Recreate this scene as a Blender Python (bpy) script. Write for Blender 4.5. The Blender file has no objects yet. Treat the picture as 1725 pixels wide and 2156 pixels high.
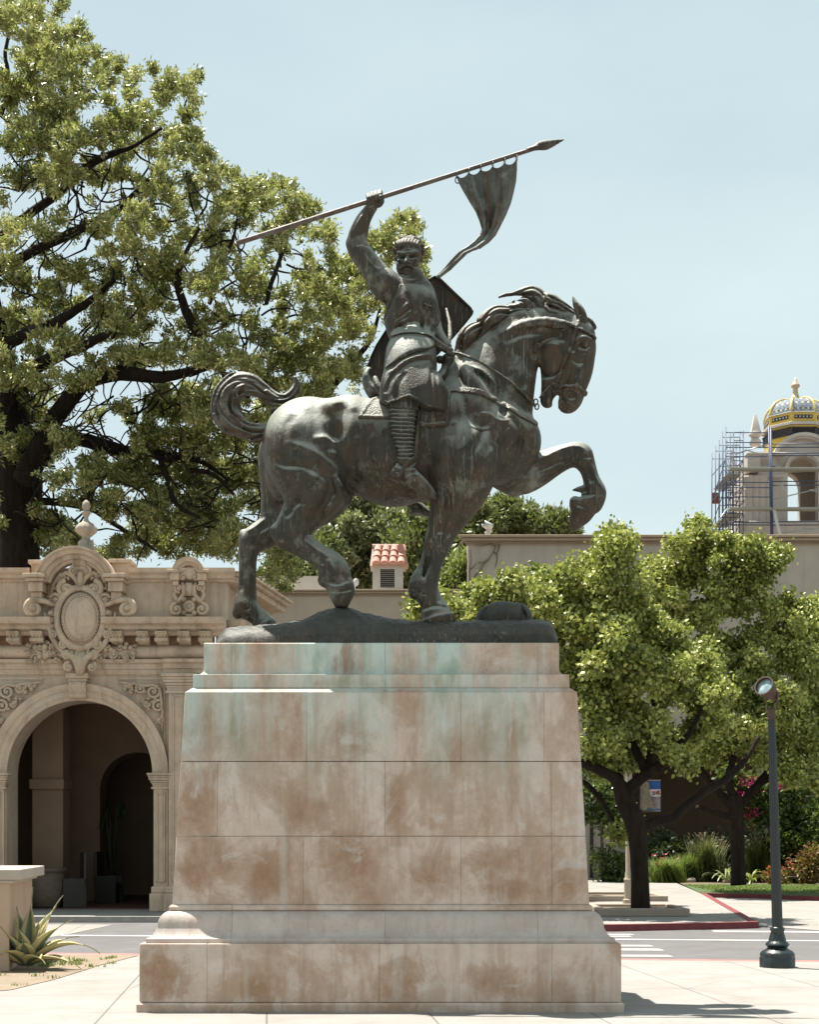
import bpy, bmesh, math, random
import numpy as np
from mathutils import Vector, Matrix
# Picture measurements are in a 1725 x 2156 grid; F is the focal length in that grid.
F = 3000.0; CX = 862.5; HY = 1759.0; EYE = 1.65
C = bpy.context.scene.collection
random.seed(7)
def W(x, y, Y):
    return Vector(((x-CX)*Y/F, Y, EYE+(HY-y)*Y/F))
def ground_depth(y, z=0.0):
    return (EYE-z)*F/(y-HY)
# ---------------------------------------------------------------- tagging
def tag(o, label=None, cat=None, group=None, kind=None):
    if label: o['label'] = label
    if cat: o['category'] = cat
    if group: o['group'] = group
    if kind: o['kind'] = kind
    return o
def empty(name, loc=(0,0,0), label=None, cat=None, group=None, parent=None):
    o = bpy.data.objects.new(name, None); C.objects.link(o)
    o.location = loc; o.empty_display_size = .2
    if parent: o.parent = parent
    tag(o, label, cat, group)
    return o
def smooth(me, on=True):
    me.polygons.foreach_set('use_smooth', np.full(len(me.polygons), on))
def mesh_np(name, V, Fq, mat=None, parent=None, sm=False, loc=None):
    """V (n,3) array, Fq list/array of faces (all same size if array). World coordinates; parent empties are unrotated."""
    me = bpy.data.meshes.new(name)
    V = np.asarray(V, dtype=np.float32)
    if isinstance(Fq, np.ndarray):
        n, k = Fq.shape
        me.vertices.add(len(V)); me.vertices.foreach_set('co', V.ravel())
        me.loops.add(n*k); me.loops.foreach_set('vertex_index', Fq.astype(np.int32).ravel())
        me.polygons.add(n); me.polygons.foreach_set('loop_start', np.arange(0, n*k, k, dtype=np.int32))
        me.update(calc_edges=True)
    else:
        me.from_pydata([tuple(v) for v in V], [], [tuple(f) for f in Fq]); me.update()
    me.validate()
    if sm: smooth(me)
    if mat: me.materials.append(mat)
    o = bpy.data.objects.new(name, me); C.objects.link(o)
    if parent:
        o.parent = parent
        base = Vector((0,0,0)); p = parent
        while p: base += p.location; p = p.parent
        o.location = -base
    return o
def rebase(o, loc):
    """move the origin of a root mesh without moving its geometry"""
    loc = Vector(loc); o.data.transform(Matrix.Translation(-(loc-o.location))); o.location = loc; return o
class MB:
    """collects simple solids, builds them as ONE mesh"""
    def __init__(s): s.V = []; s.F = []
    def add(s, V, Fs):
        b = len(s.V); s.V += [tuple(v) for v in V]; s.F += [tuple(i+b for i in f) for f in Fs]; return s
    def box(s, x0, x1, y0, y1, z0, z1):
        if x0 > x1: x0, x1 = x1, x0
        if y0 > y1: y0, y1 = y1, y0
        if z0 > z1: z0, z1 = z1, z0
        V = [(x0,y0,z0),(x1,y0,z0),(x1,y1,z0),(x0,y1,z0),(x0,y0,z1),(x1,y0,z1),(x1,y1,z1),(x0,y1,z1)]
        return s.add(V, [(0,3,2,1),(4,5,6,7),(0,1,5,4),(1,2,6,5),(2,3,7,6),(3,0,4,7)])
    def bar(s, a, b, r, n=8, r2=None, cap=True):
        a = Vector(a); b = Vector(b); d = (b-a)
        if d.length < 1e-6: return s
        q = d.to_track_quat('Z', 'Y'); r2 = r if r2 is None else r2
        V = []
        for P, R in ((a, r), (b, r2)):
            for i in range(n):
                t = 2*math.pi*i/n
                V.append(P + q @ Vector((R*math.cos(t), R*math.sin(t), 0)))
        Fs = [(i, (i+1) % n, n+(i+1) % n, n+i) for i in range(n)]
        if cap: Fs += [tuple(range(n-1, -1, -1)), tuple(range(n, 2*n))]
        return s.add(V, Fs)
    def tube(s, pts, rad, n=8):
        pts = [Vector(p) for p in pts]; m = len(pts)
        if not hasattr(rad, '__len__'): rad = [rad]*m
        V = []; up = None
        for i, p in enumerate(pts):
            t = (pts[min(i+1, m-1)]-pts[max(i-1, 0)]).normalized()
            if up is None:
                up = t.cross(Vector((0,0,1)))
                if up.length < .1: up = t.cross(Vector((0,1,0)))
            up = (up - t*up.dot(t)).normalized(); w = t.cross(up)
            for k in range(n):
                a = 2*math.pi*k/n
                V.append(p + (up*math.cos(a)+w*math.sin(a))*rad[i])
        Fs = []
        for i in range(m-1):
            for k in range(n):
                Fs.append((i*n+k, i*n+(k+1) % n, (i+1)*n+(k+1) % n, (i+1)*n+k))
        Fs += [tuple(range(n-1, -1, -1)), tuple(range((m-1)*n, m*n))]
        return s.add(V, Fs)
    def lathe(s, c, prof, n=24, flute=0, fd=0.0):
        """prof: list of (r,z) bottom to top about the vertical axis through c"""
        c = Vector(c); V = []
        for (r, z) in prof:
            for k in range(n):
                a = 2*math.pi*k/n
                rr = r*(1+fd*math.cos(flute*a)) if flute else r
                V.append((c.x+rr*math.cos(a), c.y+rr*math.sin(a), c.z+z))
        m = len(prof)
        Fs = [(i*n+k, i*n+(k+1) % n, (i+1)*n+(k+1) % n, (i+1)*n+k) for i in range(m-1) for k in range(n)]
        Fs += [tuple(range(n-1, -1, -1)), tuple(range((m-1)*n, m*n))]
        return s.add(V, Fs)
    def prism(s, poly, y0, y1):
        """poly: list of (x,z), extruded from y0 (front) to y1"""
        n = len(poly)
        V = [(p[0], y0, p[1]) for p in poly]+[(p[0], y1, p[1]) for p in poly]
        Fs = [tuple(range(n)), tuple(range(2*n-1, n-1, -1))]
        Fs += [(i, n+i, n+(i+1) % n, (i+1) % n) for i in range(n)]
        return s.add(V, Fs)
    def molding(s, x0, x1, yf, prof):
        """run of moulding along x; prof: (projection, z) bottom to top, yf = wall face; back is buried"""
        n = len(prof)
        V = [(x0, yf-p, z) for p, z in prof]+[(x1, yf-p, z) for p, z in prof]
        V += [(x0, yf+.05, prof[0][1]), (x0, yf+.05, prof[-1][1]), (x1, yf+.05, prof[0][1]), (x1, yf+.05, prof[-1][1])]
        Fs = [(i, n+i, n+i+1, i+1) for i in range(n-1)]
        Fs += [tuple(range(n))+(2*n+1, 2*n), tuple(range(2*n-1, n-1, -1))+(2*n+2, 2*n+3)]
        Fs += [(n-1, 2*n-1, 2*n+3, 2*n+1), (0, 2*n, 2*n+2, n)]
        return s.add(V, Fs)
    def blob(s, c, r, n=10, m=7, sc=(1,1,1)):
        V = []
        for i in range(1, m):
            ph = math.pi*i/m
            for k in range(n):
                a = 2*math.pi*k/n
                V.append((c[0]+r*sc[0]*math.sin(ph)*math.cos(a), c[1]+r*sc[1]*math.sin(ph)*math.sin(a), c[2]+r*sc[2]*math.cos(ph)))
        V += [(c[0], c[1], c[2]+r*sc[2]), (c[0], c[1], c[2]-r*sc[2])]
        t = len(V)-2; Fs = []
        for i in range(m-2):
            for k in range(n): Fs.append((i*n+k, (i+1)*n+k, (i+1)*n+(k+1) % n, i*n+(k+1) % n))
        for k in range(n):
            Fs.append((t, k, (k+1) % n)); Fs.append((t+1, (m-2)*n+(k+1) % n, (m-2)*n+k))
        return s.add(V, Fs)
    def build(s, name, mat, parent=None, sm=False, bevel=0, auto=None, segs=2):
        o = mesh_np(name, np.array(s.V), s.F, mat, parent, sm)
        bm = bmesh.new(); bm.from_mesh(o.data); bmesh.ops.recalc_face_normals(bm, faces=bm.faces); bm.to_mesh(o.data); bm.free()
        if sm: smooth(o.data)
        if auto is not None:
            smooth(o.data); o.data.set_sharp_from_angle(angle=math.radians(auto))
        if bevel:
            md = o.modifiers.new('b', 'BEVEL'); md.width = bevel; md.segments = segs; md.limit_method = 'ANGLE'; md.angle_limit = math.radians(35)
        return o
def copy_tree(o, parent=None):
    c = o.copy(); C.objects.link(c); c.parent = parent
    for ch in list(o.children): copy_tree(ch, c)
    return c
# ---------------------------------------------------------------- materials
class NT:
    def __init__(s, name):
        s.m = bpy.data.materials.new(name); s.m.use_nodes = True; s.t = s.m.node_tree; s.n = s.t.nodes; s.l = s.t.links
        s.b = s.n['Principled BSDF']; s.tc = s.n.new('ShaderNodeTexCoord')
    def node(s, typ, ins=None, **kw):
        nd = s.n.new(typ)
        for k, v in kw.items(): setattr(nd, k, v)
        for k, v in (ins or {}).items():
            if isinstance(v, bpy.types.NodeSocket): s.l.new(v, nd.inputs[k])
            else: nd.inputs[k].default_value = v
        return nd
    def coord(s, scale=(1,1,1), loc=(0,0,0), rot=(0,0,0), src='Object'):
        return s.node('ShaderNodeMapping', {'Vector': s.tc.outputs[src], 'Scale': scale, 'Location': loc, 'Rotation': rot}).outputs[0]
    def noise(s, scale, detail=6, rough=.6, co=None, dist=0):
        return s.node('ShaderNodeTexNoise', {'Vector': co or s.tc.outputs['Object'], 'Scale': scale, 'Detail': detail, 'Roughness': rough, 'Distortion': dist}).outputs['Fac']
    def ramp(s, fac, pts, interp='LINEAR'):
        r = s.node('ShaderNodeValToRGB', {'Fac': fac}); e = r.color_ramp.elements; r.color_ramp.interpolation = interp
        while len(e) > 1: e.remove(e[-1])
        e[0].position = pts[0][0]; e[0].color = col(pts[0][1])
        for p, c in pts[1:]:
            q = e.new(p); q.color = col(c)
        return r.outputs['Color']
    def mix(s, fac, a, b, mode='MIX'):
        nd = s.node('ShaderNodeMix', data_type='RGBA', blend_type=mode)
        for idx, v in ((0, fac), (6, a), (7, b)):
            if isinstance(v, bpy.types.NodeSocket): s.l.new(v, nd.inputs[idx])
            elif idx == 0: nd.inputs[0].default_value = v
            else: nd.inputs[idx].default_value = col(v)
        return nd.outputs[2]
    def math(s, op, a, b=0.0):
        nd = s.node('ShaderNodeMath', operation=op)
        for i, v in enumerate((a, b)):
            if isinstance(v, bpy.types.NodeSocket): s.l.new(v, nd.inputs[i])
            else: nd.inputs[i].default_value = v
        return nd.outputs[0]
    def bump(s, h, strength=.3, dist=.01):
        nd = s.node('ShaderNodeBump', {'Height': h, 'Strength': strength, 'Distance': dist})
        s.l.new(nd.outputs[0], s.b.inputs['Normal']); return nd
    def set(s, **kw):
        nm = {'color': 'Base Color', 'rough': 'Roughness', 'metal': 'Metallic', 'spec': 'Specular IOR Level', 'trans': 'Transmission Weight', 'alpha': 'Alpha', 'coat': 'Coat Weight'}
        for k, v in kw.items():
            i = s.b.inputs[nm[k]]
            if isinstance(v, bpy.types.NodeSocket): s.l.new(v, i)
            elif k == 'color': i.default_value = col(v)
            else: i.default_value = v
        return s
def col(c):
    if isinstance(c, (int, float)): return (c, c, c, 1)
    return tuple(c) if len(c) == 4 else tuple(c)+(1,)
def simple_mat(name, c, rough=.6, metal=0, var=.25, scale=6, bump=.15, spec=.5, bscale=40, bdist=.004):
    t = NT(name); c = Vector(c[:3])
    n = t.noise(scale, 8, .65)
    t.set(color=t.ramp(n, [(.25, tuple(c*(1-var))), (.5, tuple(c)), (.78, tuple(c*(1+var)))]), rough=rough, metal=metal, spec=spec)
    if bump: t.bump(t.noise(bscale, 6, .7), bump, bdist)
    return t.m
# ---------------------------------------------------------------- camera, light, sky
sc = bpy.context.scene
cd = bpy.data.cameras.new('camera'); cam = bpy.data.objects.new('camera', cd); C.objects.link(cam); sc.camera = cam
cam.location = (0, 0, EYE); cam.rotation_euler = (math.pi/2, 0, 0)
cd.sensor_fit = 'VERTICAL'; cd.sensor_height = 24.0; cd.sensor_width = 24.0*1725/2156
cd.lens = F/2156*24.0; cd.shift_y = (HY-1078)/2156; cd.shift_x = 0; cd.clip_start = .1; cd.clip_end = 5000
SUN_EL = math.radians(73); SUN_AZ_X, SUN_AZ_Y = -.82, .57       # direction towards the sun, on plan
_d = Vector((SUN_AZ_X, SUN_AZ_Y, 0)).normalized()*math.cos(SUN_EL); SUN = Vector((_d.x, _d.y, math.sin(SUN_EL)))
ld = bpy.data.lights.new('sun', 'SUN'); ld.energy = 5.0; ld.angle = math.radians(.5); ld.color = (1, .945, .86)
lo = bpy.data.objects.new('sun', ld); C.objects.link(lo); lo.rotation_euler = (-SUN).to_track_quat('-Z', 'Y').to_euler(); lo.location = (0, 0, 40)
wd = bpy.data.worlds.new('World'); sc.world = wd; wd.use_nodes = True
wn = wd.node_tree.nodes; wl = wd.node_tree.links; bg = wn['Background']
sky = wn.new('ShaderNodeTexSky'); sky.sky_type = 'NISHITA'; sky.sun_disc = False
sky.sun_elevation = SUN_EL; sky.sun_rotation = math.atan2(SUN.x, SUN.y)
sky.air_density = 1.0; sky.dust_density = 2.2; sky.ozone_density = 1.0; sky.altitude = 50
# thin high cloud: the sky pales in soft patches
tcw = wn.new('ShaderNodeTexCoord'); mp = wn.new('ShaderNodeMapping'); mp.inputs['Scale'].default_value = (1.2, 1.2, 3.4); mp.inputs['Location'].default_value = (.4, .1, .3)
nz = wn.new('ShaderNodeTexNoise'); nz.inputs['Scale'].default_value = 2.2; nz.inputs['Detail'].default_value = 5; nz.inputs['Roughness'].default_value = .5
rp = wn.new('ShaderNodeMapRange'); rp.inputs['From Min'].default_value = .42; rp.inputs['From Max'].default_value = .75; rp.inputs['To Min'].default_value = .76; rp.inputs['To Max'].default_value = .99
mx = wn.new('ShaderNodeMix'); mx.data_type = 'RGBA'
wl.new(tcw.outputs['Generated'], mp.inputs['Vector']); wl.new(mp.outputs[0], nz.inputs['Vector']); wl.new(nz.outputs['Fac'], rp.inputs['Value'])
wl.new(rp.outputs[0], mx.inputs[0]); wl.new(sky.outputs[0], mx.inputs[6])
sw = wn.new('ShaderNodeSeparateXYZ'); wl.new(tcw.outputs['Generated'], sw.inputs[0]); cr = wn.new('ShaderNodeValToRGB'); wl.new(sw.outputs['Z'], cr.inputs[0]); wl.new(cr.outputs[0], mx.inputs[7])   # milky haze, paler near the horizon
cr.color_ramp.elements[0].position = .12; cr.color_ramp.elements[0].color = (6.0, 7.05, 6.95, 1); cr.color_ramp.elements[1].position = .55; cr.color_ramp.elements[1].color = (4.95, 6.1, 6.35, 1)
wl.new(mx.outputs[2], bg.inputs['Color']); bg.inputs['Strength'].default_value = .056
sc.view_settings.view_transform = 'Standard'; sc.view_settings.look = 'None'; sc.view_settings.gamma = 1; sc.view_settings.exposure = 1.27
sc.render.film_transparent = False
sc.cycles.max_bounces = 6; sc.cycles.diffuse_bounces = 4; sc.cycles.transparent_max_bounces = 4
# ---------------------------------------------------------------- implicit sculpting (for the bronze)
YS = 14.5; PS = F/YS                      # statue plane; picture units per metre there
def PT(u, v, w=0.0):
    """picture position (u,v) seen at w picture-units in front of the statue plane -> sculpt space (u right, v up, w to viewer)"""
    k = (YS - w/PS)/YS
    return np.array([(u-CX)*k, (HY-v)*k, w], dtype=np.float32)
def sculpt_world(V):
    V = np.asarray(V); return np.stack([V[:, 0]/PS, YS-V[:, 2]/PS, EYE+V[:, 1]/PS], 1)
def SW(u, v, w=0.0):
    p = PT(u, v, w); return Vector((p[0]/PS, YS-p[2]/PS, EYE+p[1]/PS))
class SDF:
    def __init__(s, u0, u1, v0, v1, w0, w1, h):
        a = np.array([u0-CX, HY-v1, w0], float); b = np.array([u1-CX, HY-v0, w1], float)
        s.o = a; s.h = h; s.n = np.ceil((b-a)/h).astype(int)+1
        s.ax = [(a[i]+np.arange(s.n[i])*h).astype(np.float32) for i in range(3)]
        s.D = np.full(s.n, 60.0, np.float32)
    def sub(s, lo, hi):
        i0 = np.clip(np.floor((lo-s.o)/s.h).astype(int), 0, s.n-1); i1 = np.clip(np.ceil((hi-s.o)/s.h).astype(int)+1, 1, s.n)
        sl = tuple(slice(i0[k], max(i1[k], i0[k]+1)) for k in range(3))
        g = [s.ax[0][sl[0]][:, None, None], s.ax[1][sl[1]][None, :, None], s.ax[2][sl[2]][None, None, :]]
        return sl, g
    def merge(s, sl, d, k, op):
        A = s.D[sl]
        if op == 'sub': A = -A
        if k <= 0: R = np.minimum(A, d)
        else:
            hh = np.maximum(k-np.abs(A-d), 0)/k
            R = np.minimum(A, d)-hh*hh*k*.25
        s.D[sl] = -R if op == 'sub' else R
    def cone(s, a, b, ra, rb, k=6, fw=1.0, op='add', fw2=None):
        """capsule between two points with radii ra, rb; fw scales its thickness along w"""
        a = np.array(a, float); b = np.array(b, float); R = max(ra, rb); m = k+3
        ext = np.array([R+m, R+m, R*max(fw, fw2 or fw)+m])
        sl, g = s.sub(np.minimum(a, b)-ext, np.maximum(a, b)+ext)
        ba = b-a; L2 = max(ba.dot(ba), 1e-6)
        t = ((g[0]-a[0])*ba[0]+(g[1]-a[1])*ba[1]+(g[2]-a[2])*ba[2])/L2
        t = np.clip(t, 0, 1)
        f = fw if fw2 is None else fw+(fw2-fw)*t
        dx = g[0]-(a[0]+t*ba[0]); dy = g[1]-(a[1]+t*ba[1]); dz = (g[2]-(a[2]+t*ba[2]))/f
        d = np.sqrt(dx*dx+dy*dy+dz*dz)-(ra+(rb-ra)*t)
        s.merge(sl, d.astype(np.float32), k, op); return s
    def chain(s, pts, k=6, fw=1.0, op='add', sub=3):
        """pts: (u,v,w,r) picture coordinates, smoothly resampled"""
        P = np.array([list(PT(p[0], p[1], p[2]))+[p[3]] for p in pts], float); n = len(P); Q = []
        for i in range(n-1):
            p0, p1, p2, p3 = P[max(i-1, 0)], P[i], P[i+1], P[min(i+2, n-1)]
            for j in range(sub):
                t = j/sub
                Q.append(.5*((2*p1)+(-p0+p2)*t+(2*p0-5*p1+4*p2-p3)*t*t+(-p0+3*p1-3*p2+p3)*t**3))
        Q.append(P[-1])
        for i in range(len(Q)-1):
            s.cone(Q[i][:3], Q[i+1][:3], max(Q[i][3], .5), max(Q[i+1][3], .5), k if i == 0 else min(k, max(2, Q[i][3]*.5)), fw, op)
        return s
    def ell(s, u, v, w, ru, rv, rw, ang=0, k=6, op='add'):
        """ellipsoid; ang turns it in the picture plane (degrees, anticlockwise as seen)"""
        c = PT(u, v, w).astype(float); R = max(ru, rv)+k+3
        sl, g = s.sub(c-np.array([R, R, rw+k+3]), c+np.array([R, R, rw+k+3]))
        ca, sa = math.cos(math.radians(ang)), math.sin(math.radians(ang))
        x = g[0]-c[0]; y = g[1]-c[1]; z = g[2]-c[2]
        X = (x*ca+y*sa); Yy = (-x*sa+y*ca)
        k0 = np.sqrt((X/ru)**2+(Yy/rv)**2+(z/rw)**2); k1 = np.sqrt((X/ru**2)**2+(Yy/rv**2)**2+(z/rw**2)**2)+1e-6
        d = k0*(k0-1)/k1
        s.merge(sl, d.astype(np.float32), k, op); return s
    def cut(s, u, v, w, nu, nv, nw, box):
        """slice off what lies beyond the plane through (u,v,w), only inside box (u0,u1,v0,v1) on that side of the body"""
        c = PT(u, v, w); n = np.array([nu, nv, nw], float); n /= np.linalg.norm(n)
        a = PT(box[0], box[3], w); b = PT(box[1], box[2], w)
        sl, g = s.sub(np.array([a[0], a[1], w-44.]), np.array([b[0], b[1], w+44.]))
        s.D[sl] = np.maximum(s.D[sl], ((g[0]-c[0])*n[0]+(g[1]-c[1])*n[1]+(g[2]-c[2])*n[2]).astype(np.float32)); return s
    def relief(s, pts, width, amp, w0=0.0, w1=1e3, wref=60, sub=5, taper=True):
        """a crease (amp > 0) or ridge (amp < 0) that follows the surface along a picture path, for w between w0 and w1"""
        P = np.array([PT(q[0], q[1], wref)[:2] for q in pts], float); n = len(P); Q = []
        for i in range(n-1):
            p0, p1, p2, p3 = P[max(i-1, 0)], P[i], P[i+1], P[min(i+2, n-1)]
            for j in range(sub):
                t = j/sub; Q.append(.5*((2*p1)+(-p0+p2)*t+(2*p0-5*p1+4*p2-p3)*t*t+(-p0+3*p1-3*p2+p3)*t**3))
        Q.append(P[-1]); Q = np.array(Q); m = width*2.6
        sl, g = s.sub(np.array([Q[:, 0].min()-m, Q[:, 1].min()-m, max(w0, s.o[2])]), np.array([Q[:, 0].max()+m, Q[:, 1].max()+m, min(w1, s.ax[2][-1])]))
        X = g[0][:, :, 0]; Yv = g[1][:, :, 0]; best = np.full(np.broadcast_shapes(X.shape, Yv.shape), 1e9); tt = np.zeros_like(best); N = len(Q)-1
        for i in range(N):
            a, b = Q[i], Q[i+1]; ba = b-a; q = np.clip(((X-a[0])*ba[0]+(Yv-a[1])*ba[1])/max(ba.dot(ba), 1e-6), 0, 1)
            d = (X-a[0]-q*ba[0])**2+(Yv-a[1]-q*ba[1])**2; k = d < best; best = np.where(k, d, best); tt = np.where(k, (i+q)/N, tt)
        f = amp*np.exp(-best/(width*width))
        if taper: f *= np.clip(np.minimum(tt, 1-tt)*5, 0, 1)
        s.D[sl] += f.astype(np.float32)[:, :, None]; return s
    def mesh(s, name, mat, parent=None, sm=2):
        V, Q = surface_nets(s.D)
        V = V*s.h+s.o
        for _ in range(sm): V = laplace(V, Q)
        o = mesh_np(name, sculpt_world(V), Q, mat, parent, True)
        return o
def laplace(V, Q, lam=.5):
    acc = np.zeros_like(V); cnt = np.zeros(len(V))
    for i in range(4):
        a = Q[:, i]; b = Q[:, (i+1) % 4]
        for k in range(3): acc[:, k] += np.bincount(a, V[b, k], len(V)); acc[:, k] += np.bincount(b, V[a, k], len(V))
        cnt += np.bincount(a, minlength=len(V))+np.bincount(b, minlength=len(V))
    return V*(1-lam)+acc/np.maximum(cnt, 1)[:, None]*lam
def surface_nets(D):
    D = D.copy(); D[0] = D[-1] = 9; D[:, 0] = D[:, -1] = 9; D[:, :, 0] = D[:, :, -1] = 9
    S = D < 0; nx, ny, nz = D.shape
    c = [S[i:nx-1+i, j:ny-1+j, k:nz-1+k] for i in (0, 1) for j in (0, 1) for k in (0, 1)]
    a = c[0].copy(); o = c[0].copy()
    for q in c[1:]: a &= q; o |= q
    act = o & ~a
    I, J, K = np.nonzero(act); n = len(I)
    idx = np.full(act.shape, -1, np.int32); idx[I, J, K] = np.arange(n)
    P = np.zeros((n, 3)); cnt = np.zeros(n)
    corners = [(i, j, k) for i in (0, 1) for j in (0, 1) for k in (0, 1)]
    val = {q: D[I+q[0], J+q[1], K+q[2]].astype(float) for q in corners}
    for q in corners:
        for ax in range(3):
            if q[ax] == 0:
                r = list(q); r[ax] = 1; r = tuple(r)
                v0, v1 = val[q], val[r]; m = (v0 < 0) != (v1 < 0)
                t = np.where(m, v0/np.where(m, v0-v1, 1), 0)
                for d in range(3): P[:, d] += np.where(m, q[d]+(t if d == ax else 0), 0)
                cnt += m
    P /= cnt[:, None]; P += np.stack([I, J, K], 1)
    quads = []
    for ax in range(3):
        sl0 = [slice(1, -1)]*3; sl1 = [slice(1, -1)]*3; sl0[ax] = slice(0, -1); sl1[ax] = slice(1, None)
        A = S[tuple(sl0)]; B = S[tuple(sl1)]; e = A != B
        ii = np.nonzero(e); off = [1, 1, 1]; off[ax] = 0
        x = [ii[d]+off[d] for d in range(3)]; flip = A[ii]
        b, cc = [(1, 2), (2, 0), (0, 1)][ax]
        def at(db, dc):
            y = [x[0].copy(), x[1].copy(), x[2].copy()]; y[b] = y[b]+db; y[cc] = y[cc]+dc; return idx[y[0], y[1], y[2]]
        q = np.stack([at(-1, -1), at(0, -1), at(0, 0), at(-1, 0)], 1)
        q = np.where(flip[:, None], q, q[:, ::-1]); quads.append(q)
    return P, np.concatenate(quads)
# ---------------------------------------------------------------- the bronze rider on horseback
def bronze_mat(name, base=(.027,.0255,.019), pale=(.26,.275,.24), dark=(.006,.0055,.004), rust=(.06,.036,.019), fine=None, streak=.6, lit_wsh=.75):
    t = NT(name)
    big = t.noise(1.6, 8, .62); mid = t.noise(7, 8, .68, dist=.6)
    c = t.ramp(mid, [(.28, dark), (.5, base), (.74, tuple(Vector(base)*1.9))])
    # runs of verdigris and rust drawn down by rain
    st = t.noise(1.0, 5, .62, t.coord((30, 30, 1.5)))
    sm = t.math('MULTIPLY', t.ramp(st, [(.56, 0), (.68, 1)]), t.ramp(t.noise(1.9, 4, .6), [(.4, 0), (.6, streak*.7)]))
    c = t.mix(sm, c, pale)
    rs = t.math('MULTIPLY', t.ramp(t.noise(1.0, 4, .6, t.coord((18, 18, 1.1), (3, 5, 1))), [(.42, .15), (.62, .9)]), t.ramp(big, [(.38, 0), (.55, 1)]))
    c = t.mix(rs, c, rust)
    dr = t.math('MULTIPLY', t.ramp(t.noise(1, 3, .5, t.coord((55, 55, .9), (2, 7, 4))), [(.58, 0), (.66, .7)]), t.ramp(t.noise(2.3, 5, .6, t.coord(loc=(9, 1, 1))), [(.45, 0), (.6, 1)]))
    c = t.mix(dr, c, (.17, .155, .11))
    pt = t.ramp(t.noise(3.1, 10, .72, t.coord(loc=(7, 2, 4))), [(.54, 0), (.68, .5)])
    c = t.mix(pt, c, pale)
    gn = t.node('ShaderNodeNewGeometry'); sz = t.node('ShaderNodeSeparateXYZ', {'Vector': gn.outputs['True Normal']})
    lit_wash = t.math('ADD', sz.outputs['Z'], t.math('MULTIPLY', t.math('SUBTRACT', t.noise(5, 8, .7, t.coord((1, 1, .5))), .5), .9))
    c = t.mix(t.ramp(lit_wash, [(.16, 0), (.5, lit_wsh), (1, lit_wsh*1.1)]), c, pale)          # upper faces painted sunlit-pale by normal, blended with rain-washed corrosion
    t.set(color=c, metal=.1, rough=t.math('ADD', t.math('MULTIPLY', mid, .35), .4), spec=.38)
    h = t.math('ADD', t.noise(26, 8, .7), t.math('MULTIPLY', st, .5))
    if fine:
        vo = t.node('ShaderNodeTexVoronoi', {'Vector': t.tc.outputs['Object'], 'Scale': fine})
        h = t.math('ADD', h, t.math('MULTIPLY', vo.outputs['Distance'], 2.2))
        t.bump(h, .42, .01)
    else: t.bump(h, .55, .012)
    return t.m
BRZ = bronze_mat('bronze'); BRZ_MAIL = bronze_mat('bronze_mail', fine=95, base=(.03,.026,.019), streak=.2, lit_wsh=.5); BRZ_HAIR = bronze_mat('bronze_hair', base=(.032,.027,.019), pale=(.23,.23,.2))
BRZ_CURL = bronze_mat('bronze_curls', base=(.032,.027,.019), pale=(.16,.16,.14), lit_wsh=.35)
BRZ_BASE = bronze_mat('bronze_base', base=(.016,.0155,.0115), pale=(.1,.11,.095), dark=(.006,.0055,.004), streak=.2, lit_wsh=.3)
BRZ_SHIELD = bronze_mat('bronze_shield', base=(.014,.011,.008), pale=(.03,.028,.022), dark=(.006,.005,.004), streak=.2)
ST = empty('equestrian_statue', SW(818, 1351, 0), 'weathered bronze horse and rider raising a long lance with a pennant, on the stone pedestal', 'statue')

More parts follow.
